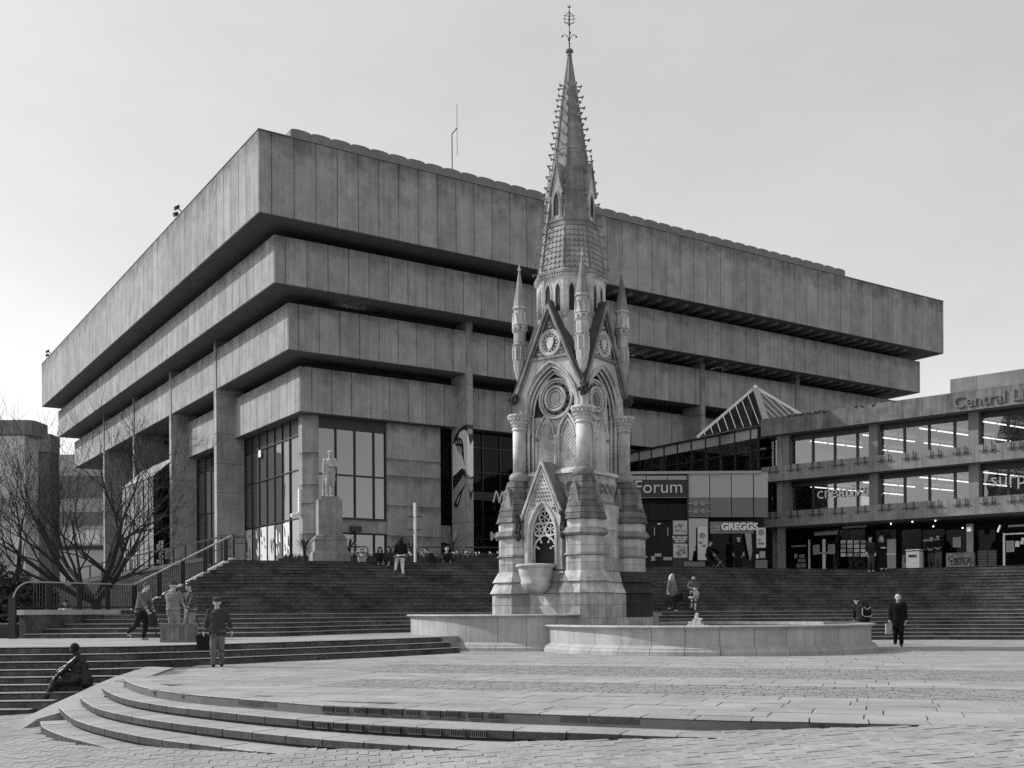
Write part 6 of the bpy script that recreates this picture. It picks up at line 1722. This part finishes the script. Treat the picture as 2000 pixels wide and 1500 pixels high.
mm = {k: M_MARBLE for k in ('skin', 'top', 'bottom', 'shoe', 'legskin', 'extra')}
st = make_person('statue', 'pale stone statue of a standing man in a long coat on the pedestal', 'statue', (p.x + 0.05, p.y, pedz + 0.13), radians(12), 2.08,
    dict(head=(0.01, -0.03), nod=-0.35, rh=(0.03, -0.10, 0.66), rhp=(1, 0.3, 0), lh=(-0.13, -0.03, 0.50), rf=(0.05, 0.02, 0), lf=(-0.06, -0.05, 0)),
    dict(bulk=1.12, hem=0.0, mats=mm, hair=('short', 0.42, 0), facem=M_MARBLE, extra=[((0.08, 0.045, 0.60), (0.09, 0.05, 0.36), 0.045, 0.03, 'top'), ((-0.08, 0.045, 0.60), (-0.09, 0.05, 0.36), 0.045, 0.03, 'top'), ((-0.13, -0.02, 0.46), (-0.13, -0.02, 0.0), 0.022, 0.028, 'extra')]), 0.016)
q = MB(); q.box(-0.42, 0.42, -0.40, 0.40, -0.13, 0.0); q.build('statue_base', M_STONE_W, st)
# bronze man sitting on the dark side steps
p = at(168, 1336, -0.22); bm_ = {k: M_BRONZE for k in ('skin', 'top', 'bottom', 'shoe', 'legskin', 'extra')}
pb_ = at(160, 1333, -0.25)
make_person('bronze_figure', 'dark bronze figure of a man sitting on the side steps with one leg stretched out', 'statue', (pb_.x - 0.15, pb_.y - 0.1, -0.48), radians(-82), 1.72,
    dict(hipz=0.16, hipy=0.04, lean=(0, 0.03), torso=0.31, head=(0, -0.06), nod=-0.3, rh=(0.13, -0.16, 0.24), lh=(-0.10, -0.24, 0.27), rf=(0.07, -0.31, -0.09), lf=(-0.06, -0.25, -0.07), rfp=(0, -0.4, 1), lfp=(0, -0.4, 1)),
    dict(bulk=1.38, mats=bm_, hair=('short', 0.02, 0), facem=M_BRONZE, extra=[((0.0, 0.10, 0.36), (0.0, 0.16, 0.14), 0.07, 0.09, 'top'), ((0.06, -0.10, 0.27), (0.05, 0.08, 0.20), 0.07, 0.06, 'top'), ((0, 0.2, 0.06), (0.04, 0.30, 0.05), 0.05, 0.04, 'extra')]))
# man in a flat cap walking over the square
p = at(425, 1302, 0)
make_person('person', 'man in a flat cap, dark work jacket and jeans walking past the low steps', 'person', p, radians(8), 1.66,
    dict(rh=(0.20, 0.02, 0.50), lh=(-0.19, -0.02, 0.47), rf=(0.05, 0.07, 0.0), lf=(-0.05, -0.06, 0.0), lean=(0, -0.01)),
    dict(bulk=1.30, hem=-0.12, hair=('cap', 0.06, 0), coat=(0.46, 0.125, 0.09), mats=dict(top=C_(0.045), bottom=C_(0.13), shoe=C_(0.02))), 0.011)
q = MB(); q.grid([[(x, y, z) for x, y in ((-0.13, -0.05), (0.13, -0.05), (0.13, 0.05), (-0.13, 0.05))] for z in (0.0, 0.02)] + [[(x, y, 0.34) for x, y in ((-0.15, -0.07), (0.15, -0.07), (0.15, 0.07), (-0.15, 0.07))], [(x, y, 0.42) for x, y in ((-0.03, -0.02), (0.03, -0.02), (0.03, 0.02), (-0.03, 0.02))]])
o = q.build('shoulder_bag', C_(0.015)); o.location = (p.x - 0.335, p.y - 0.03, 0.40); tag(o, 'black soft bag hanging from the hand of the man in the flat cap', 'bag')
# man with one foot on the step
p = at(275, 1250, ZM)
make_person('person', 'man in a pale jacket and dark trousers leaning forward beside the stair railing', 'person', (p.x, p.y, ZM), radians(72), 1.72,
    dict(lean=(0, -0.07), head=(0, -0.03), nod=-0.4, rh=(0.10, -0.20, 0.50), lh=(-0.08, -0.22, 0.48), rf=(0.05, -0.02, 0), lf=(-0.04, 0.24, 0.09), lfd=(0, -1, -0.6)),
    dict(bulk=1.22, hem=-0.06, hair=('short', 0.08, 0), mats=dict(top=C_(0.13), bottom=C_(0.02), shoe=C_(0.35)), extra=[((0.0, -0.22, 0.44), (0.0, -0.26, 0.30), 0.07, 0.08, 'extra')]), 0.012)
# the two cyclists
p = at(338, 1249, ZM); make_person('person', 'cyclist in a helmet, pale T-shirt and pale trousers, seen from behind', 'person', (p.x, p.y, ZM), radians(172), 1.76,
    dict(rh=(0.14, -0.16, 0.52), lh=(-0.15, -0.14, 0.54), rf=(0.06, 0, 0), lf=(-0.07, -0.05, 0.0)), dict(bulk=1.25, hem=-0.08, sleeve=0.3, hair=('helmet', 0.02, 0), mats=dict(top=C_(0.19), bottom=C_(0.25), shoe=C_(0.05))), 0.012)
p = at(374, 1248, ZM); make_person('person', 'cyclist in a helmet, dark checked shirt and pale trousers looking down', 'person', (p.x, p.y, ZM), radians(-28), 1.72,
    dict(rh=(0.05, -0.17, 0.50), lh=(-0.14, -0.18, 0.48), rf=(0.05, 0.02, 0), lf=(-0.06, -0.02, 0), lean=(0, -0.03), head=(0, -0.025), nod=-0.5), dict(bulk=1.18, hem=-0.08, hair=('helmet', 0.02, 0), mats=dict(top=mat('checked_shirt', 0.07, 0.9, 0.7, 14.0), bottom=C_(0.22), shoe=C_(0.04))), 0.012)
# bicycle between them
p = at(356, 1247.5, ZM); bk = thing('bicycle', 'dark bicycle held between the two helmeted cyclists', 'bicycle', (p.x, p.y + 0.1, ZM), radians(28))
for x in (-0.52, 0.52):
    q = MB(); q.tube([(x + 0.33 * cos(a * pi / 10), 0, 0.34 + 0.33 * sin(a * pi / 10)) for a in range(20)], 0.018, 6, closed=True); w = q.build('wheel_tyre', M_BLACK, bk)
    q = MB()
    for a in range(12): q.beam((x, 0, 0.34), (x + 0.32 * cos(a * pi / 6), 0, 0.34 + 0.32 * sin(a * pi / 6)), 0.004)
    q.build('spokes', M_GREYMET, w)
q = MB()
for a, b in (((-0.52, 0, 0.34), (-0.05, 0, 0.30)), ((-0.05, 0, 0.30), (-0.18, 0, 0.82)), ((-0.16, 0, 0.76), (0.36, 0, 0.80)), ((-0.05, 0, 0.30), (0.38, 0, 0.70)), ((-0.52, 0, 0.34), (-0.16, 0, 0.76))): q.tube([a, b], 0.018, 6)
q.build('frame', M_DGREY, bk); q = MB(); q.tube([(0.52, 0, 0.34), (0.40, 0, 0.66), (0.34, 0, 0.95)], 0.018, 6); q.build('fork', M_DGREY, bk)
q = MB(); q.tube([(0.30, -0.27, 0.97), (0.36, -0.2, 0.96), (0.36, 0.2, 0.96), (0.30, 0.27, 0.97)], 0.014, 6); q.build('handlebar', M_BLACK, bk)
q = MB(); q.ball((-0.20, 0, 0.88), 0.11, 10, 6, (1.2, 0.6, 0.3)); q.build('saddle', M_BLACK, bk)
# wooden crate
p = at(350, 1254, ZM); cr_ = thing('wooden_crate', 'weathered wooden crate planter standing before the two cyclists', 'crate', (p.x, p.y, ZM), radians(-10))
hw_, hh = 0.40, 0.50
for face, (ox, oy, rot, L2) in enumerate(((0, -0.26, 0, hw_), (hw_, 0, pi / 2, 0.26), (0, 0.26, pi, hw_), (-hw_, 0, -pi / 2, 0.26))):
    n = max(3, int(L2 * 2 / 0.13))
    for k in range(n):
        a = -L2 + 2 * L2 * k / n; q = MB(); q.box(a + 0.004, a + 2 * L2 / n - 0.004, 0.0, 0.02, 0.03, hh); o = q.build('plank', M_WOOD, cr_); o.location = (ox, oy, 0); o.rotation_euler.z = rot
    for z in (0.0, hh - 0.07):
        q = MB(); q.box(-L2 - 0.02, L2 + 0.02, -0.022, -0.001, z, z + 0.075); o = q.build('batten', M_WOOD, cr_); o.location = (ox, oy, 0); o.rotation_euler.z = rot
    for a in ((-L2, -L2 + 0.08), (L2 - 0.08, L2)):
        q = MB(); q.box(a[0], a[1], -0.021, -0.0012, 0.076, hh - 0.071); o = q.build('batten', M_WOOD, cr_); o.location = (ox, oy, 0); o.rotation_euler.z = rot
q = MB(); q.box(-hw_ + 0.03, hw_ - 0.03, -0.22, 0.22, 0.02, hh - 0.03); q.build('fill', M_DGREY, cr_)
# person sitting behind the low wall
p = atD(128, 1180, 37.8); make_person('person', 'dark-haired person sitting behind the low stair wall, only head and shoulders showing', 'person', (p.x, p.y, p.z - 1.30), radians(10), 1.62,
    dict(hipz=0.42, rh=(0.12, -0.16, 0.45), lh=(-0.12, -0.16, 0.45), rf=(0.06, -0.26, 0.0), lf=(-0.06, -0.26, 0.0)), dict(bulk=1.15, hair=('long', 0.02, 0.14), mats=dict(top=C_(0.38))), 0.014)
# woman climbing the steps, seen from behind
p, D_ = stand(783, 1127); make_person('person', 'woman in a black jacket and white trousers on the wide steps, seen from behind', 'person', p, radians(195), 1.62,
    dict(rh=(0.16, -0.05, 0.52), lh=(-0.16, -0.06, 0.53), lf=(-0.06, -0.02, 0.0), rf=(0.12, -0.16, 0.10), lean=(0, -0.01)), dict(bulk=1.28, hem=-0.22, hair=('long', 0.015, 0.15), coat=(0.46, 0.105, 0.085), mats=dict(top=C_(0.012), bottom=C_(0.62), shoe=C_(0.5))), 0.013)
# people seated along the top of the steps
def seated(u, vhead, D, lb, face, hair, mats, H=1.66, arms=None, rz=0.0, voxel=0.015, zseat=None):
    zh = CZ + ray(u, vhead)[1] * D
    base = zh - H * (0.42 + 0.295 + 0.105 + 0.07)
    pose = dict(hipz=0.42, rh=(0.10, -0.14, 0.44), lh=(-0.08, -0.16, 0.44), rf=(0.06, -0.24, 0.0), lf=(-0.06, -0.22, 0.0))
    if arms: pose.update(arms)
    x, _ = ray(u, vhead)
    return make_person('person', lb, 'person', (x * D, D, base), rz, H, pose, dict(bulk=1.2, hair=hair, mats=mats, face=face), voxel)
seated(742, 1068, 47.4, 'dark-haired woman in black sitting at the top of the steps beside a hooded friend', True, ('long', 0.02, 0.2), dict(top=C_(0.015), bottom=C_(0.03)), rz=radians(20))
seated(759, 1067, 47.2, 'person in a dark hooded coat sitting at the top of the steps, hands on knees', True, ('long', 0.04, 0.1), dict(top=C_(0.03), bottom=C_(0.02)), rz=radians(-25))
seated(873, 1068, 49.0, 'person in a white cap and black coat sitting by the painted pillar', True, ('cap', 0.75, 0), dict(top=C_(0.012), bottom=C_(0.02)))
seated(846, 1070, 49.2, 'person in black bending forward beside the spiky plant', False, ('short', 0.02, 0), dict(top=C_(0.012), bottom=C_(0.015)), arms=dict(lean=(-0.03, -0.12), head=(0, -0.04)), rz=radians(-50))
seated(707, 1071, 48.4, 'person in a pale top sitting with raised elbows beside the statue pedestal', True, ('short', 0.1, 0), dict(top=C_(0.42), bottom=C_(0.1)), arms=dict(rh=(0.04, -0.14, 0.80), lh=(-0.04, -0.14, 0.80), rhp=(1, 0, -0.3), lhp=(-1, 0, -0.3)))
# two women coming down the right-hand steps
p, D_ = stand(1313, 1196, 40); make_person('person', 'fair-haired woman in a grey coat and black tights on the right-hand steps', 'person', p, radians(35), 73 * D_ / F + 0.02,
    dict(rh=(0.12, -0.06, 0.50), lh=(-0.15, 0.02, 0.46), rf=(0.05, -0.05, 0.0), lf=(-0.05, 0.10, 0.06)), dict(bulk=1.15, hem=-0.1, w=0.9, hair=('long', 0.5, 0.17), coat=(0.44, 0.105, 0.085), trouser=0.72, mats=dict(top=C_(0.17), bottom=C_(0.015), shoe=C_(0.2))), 0.013)
hb = MB(); hb.grid([[(x, y, z) for x, y in ((-0.15, -0.06), (0.15, -0.06), (0.15, 0.06), (-0.15, 0.06))] for z in (0, 0.3)]); hb.tube([(-0.1, 0, 0.3), (-0.06, 0, 0.45), (0.06, 0, 0.45), (0.1, 0, 0.3)], 0.012, 6)
o = hb.build('handbag', C_(0.012)); o.location = p + Vector((0.30, -0.02, 0.42)); tag(o, 'black handbag at the side of the fair-haired woman', 'bag')
p, D_ = stand(1355, 1199, 40); make_person('person', 'woman in sunglasses with scarf and pale skirt coat coming down the steps', 'person', p, radians(-5), 72 * D_ / F,
    dict(rh=(0.04, -0.13, 0.60), lh=(-0.05, -0.13, 0.62), rf=(0.04, -0.04, 0.0), lf=(-0.05, 0.12, 0.05), rhp=(1, 0.3, -0.5), lhp=(-1, 0.3, -0.5)), dict(bulk=1.1, w=0.9, hair=('short', 0.015, 0), coat=(0.36, 0.135, 0.10), coatlab='extra', leg='legskin', trouser=0.72, mats=dict(top=C_(0.10), bottom=C_(0.02), shoe=C_(0.02), extra=C_(0.45), legskin=M_SKIN), extra=[((-0.04, -0.04, 0.845), (0.04, -0.04, 0.845), 0.04, 0.04, 'top'), ((0.02, -0.12, 0.60), (0.08, -0.10, 0.48), 0.05, 0.07, 'extra')]), 0.013)
# bald man and the stooping man with a rucksack
p = at(1754, 1262, 0); make_person('person', 'bald man in a long black coat walking past the lower pool', 'person', p, radians(-12), 1.80,
    dict(rh=(0.15, -0.02, 0.46), lh=(-0.16, -0.04, 0.46), rf=(0.045, -0.10, 0.0), lf=(-0.03, 0.14, 0.03), head=(0.0, -0.012), nod=-0.2), dict(bulk=1.38, hem=-0.2, coat=(0.34, 0.125, 0.10), mats=dict(top=C_(0.008), bottom=C_(0.008), shoe=C_(0.01))), 0.011)
hb = MB(); hb.grid([[(x, y, z) for x, y in ((-0.10, -0.05), (0.10, -0.05), (0.10, 0.05), (-0.10, 0.05))] for z in (0, 0.36)]); o = hb.build('carrier_bag', C_(0.33)); o.location = p + Vector((-0.36, -0.12, 0.42)); tag(o, 'pale carrier bag in the hand of the bald man', 'bag')
pq = atD(1688, 1262, 38.4); make_person('person', 'stooping man in a dark coat with his back turned, behind the lower pool', 'person', (pq.x, pq.y, 0), radians(180), 1.78,
    dict(lean=(0.03, -0.13), torso=0.27, head=(0.03, -0.07), nod=-0.4, rh=(0.12, -0.25, 0.50), lh=(-0.12, -0.25, 0.52)), dict(bulk=1.32, hem=-0.1, hair=('cap', 0.03, 0), mats=dict(top=C_(0.02), bottom=C_(0.015)), extra=[((-0.05, -0.13, 0.84), (0.06, -0.13, 0.84), 0.045, 0.045, 'extra')] ), 0.013)
rk = thing('rucksack', 'black rucksack with pale trim on the back of the stooping man', 'rucksack', (pq.x + 0.02, pq.y - 0.10, 0.98))
q = MB(); q.loft = None
q.grid([[(rx * cos(2 * pi * i / 14), -0.10 + ry * sin(2 * pi * i / 14), z) for i in range(14)] for z, rx, ry in ((0, 0.14, 0.08), (0.06, 0.18, 0.11), (0.25, 0.18, 0.12), (0.40, 0.14, 0.09), (0.46, 0.06, 0.05))]); q.build('pack', C_(0.012), rk, smooth=True)
q = MB(); q.tube([(-0.17, -0.19, 0.34), (-0.18, -0.19, 0.1), (-0.10, -0.215, 0.03), (0.10, -0.215, 0.03), (0.18, -0.19, 0.1)], 0.018, 6); q.build('pale_trim', C_(0.4), rk); q = MB(); q.tube([(-0.10, -0.2, 0.36), (0.0, -0.23, 0.26), (0.10, -0.2, 0.37)], 0.016, 6); q.build('chest_emblem', C_(0.4), rk)
# couple before the wing entrance
p, D_ = stand(1700, 1117, 46); make_person('person', 'man in a black and white patterned sweater before the wing entrance', 'person', p, radians(5), 70 * D_ / F,
    dict(rh=(0.13, -0.05, 0.50), lh=(-0.13, -0.05, 0.50), rf=(0.05, -0.03, 0)), dict(bulk=1.2, hair=('short', 0.012, 0), mats=dict(top=C_(0.02), bottom=C_(0.05), shoe=C_(0.4)), extra=[((-0.11, -0.03, 0.80), (-0.08, -0.04, 0.77), 0.03, 0.02, 'extra'), ((0.11, -0.03, 0.80), (0.08, -0.04, 0.77), 0.03, 0.02, 'extra'), ((-0.06, -0.085, 0.62), (0.06, -0.085, 0.62), 0.012, 0.012, 'extra'), ((-0.07, -0.085, 0.70), (-0.02, -0.088, 0.69), 0.014, 0.014, 'extra'), ((0.03, -0.088, 0.70), (0.07, -0.085, 0.67), 0.014, 0.014, 'extra')]), 0.014)
p, D_ = stand(1722, 1117, 46); make_person('person', 'long-haired woman in a floor-length black dress before the wing entrance', 'person', p, radians(12), 70 * D_ / F,
    dict(rh=(0.05, -0.12, 0.66), lh=(-0.05, -0.12, 0.66)), dict(bulk=1.1, hair=('long', 0.18, 0.2), coat=(0.02, 0.17, 0.14), mats=dict(top=C_(0.008), bottom=C_(0.008), shoe=C_(0.4))), 0.014)
# further figures in the doorways
def door_person(u, y, lb, mats, hair, rz, H=1.74, pose=None):
    c = Vector((W0.x, W0.y)) + wd * wx(u, y, 1090) + wn_ * y
    make_person('person', lb, 'person', (c.x, c.y, T2), rz, H, pose or dict(rh=(0.04, -0.14, 0.60), lh=(-0.05, -0.14, 0.60), rhp=(1, 0.3, -0.6), lhp=(-1, 0.3, -0.6)), dict(bulk=1.25, hair=hair, mats=mats), 0.016)
door_person(1820, 1.2, 'man in a black jacket with joined hands in the wing doorway', dict(top=C_(0.012), bottom=C_(0.05), shoe=C_(0.1)), ('short', 0.03, 0), radians(-35))
door_person(1832, 1.3, 'man in black standing close behind another in the wing doorway', dict(top=C_(0.012), bottom=C_(0.1), shoe=C_(0.05)), ('short', 0.02, 0), radians(-20), 1.80, dict())
def shop_person(u, D, lb, mats, hair, rz, H=1.72, pose=None):
    x, _ = ray(u, 1090); make_person('person', lb, 'person', (x * D, D, T2), rz, H, pose or {}, dict(bulk=1.25, hair=hair, mats=mats), 0.016)
shop_person(1383, 53.5, 'woman in a black coat bending over the pushchair by the bakery door', dict(top=C_(0.01), bottom=C_(0.012)), ('short', 0.05, 0), radians(60), 1.55, dict(lean=(0, -0.06), rh=(0.08, -0.22, 0.52), lh=(-0.08, -0.22, 0.52)))
shop_person(1443, 54.3, 'tall figure in black standing in the bakery doorway', dict(top=C_(0.008), bottom=C_(0.008)), ('short', 0.03, 0), radians(-30), 1.85)
x, _ = ray(1402, 1090); pc_ = thing('pushchair', 'dark pushchair with pale handles by the bakery door', 'pushchair', (x * 53.6, 53.6, T2), radians(15))
for sg in (-0.22, 0.22):
    for xx in (-0.3, 0.32):
        q = MB(); q.tube([(xx + 0.11 * cos(a * pi / 6), sg, 0.12 + 0.11 * sin(a * pi / 6)) for a in range(12)], 0.022, 6, closed=True); q.build('wheel', M_BLACK, pc_)
    q = MB(); q.tube([(0.32, sg, 0.12), (-0.05, sg, 0.55), (-0.42, sg, 1.02)], 0.014, 6); q.tube([(-0.3, sg, 0.12), (0.1, sg, 0.55)], 0.014, 6); q.build('frame', M_LGREY, pc_)
q = MB(); q.ext([(-0.15, -0.2, 0.38), (0.28, -0.2, 0.34), (0.30, -0.2, 0.42), (-0.05, -0.2, 0.48), (-0.28, -0.2, 0.92), (-0.36, -0.2, 0.88)], (0, 0.4, 0)); q.build('seat', C_(0.02), pc_)
q = MB(); q.grid([[(-0.30 + 0.34 * cos(a), y, 0.82 + 0.34 * sin(a)) for a in (0.2, 0.7, 1.2, 1.7, 2.2)] + [(-0.30 + 0.32 * cos(a), y, 0.82 + 0.32 * sin(a)) for a in (2.2, 1.7, 1.2, 0.7, 0.2)] for y in (-0.21, 0.21)]); q.build('hood', C_(0.015), pc_)
q = MB(); q.tube([(-0.42, -0.22, 1.02), (-0.42, 0.22, 1.02)], 0.018, 6); q.build('handle', M_LGREY, pc_)
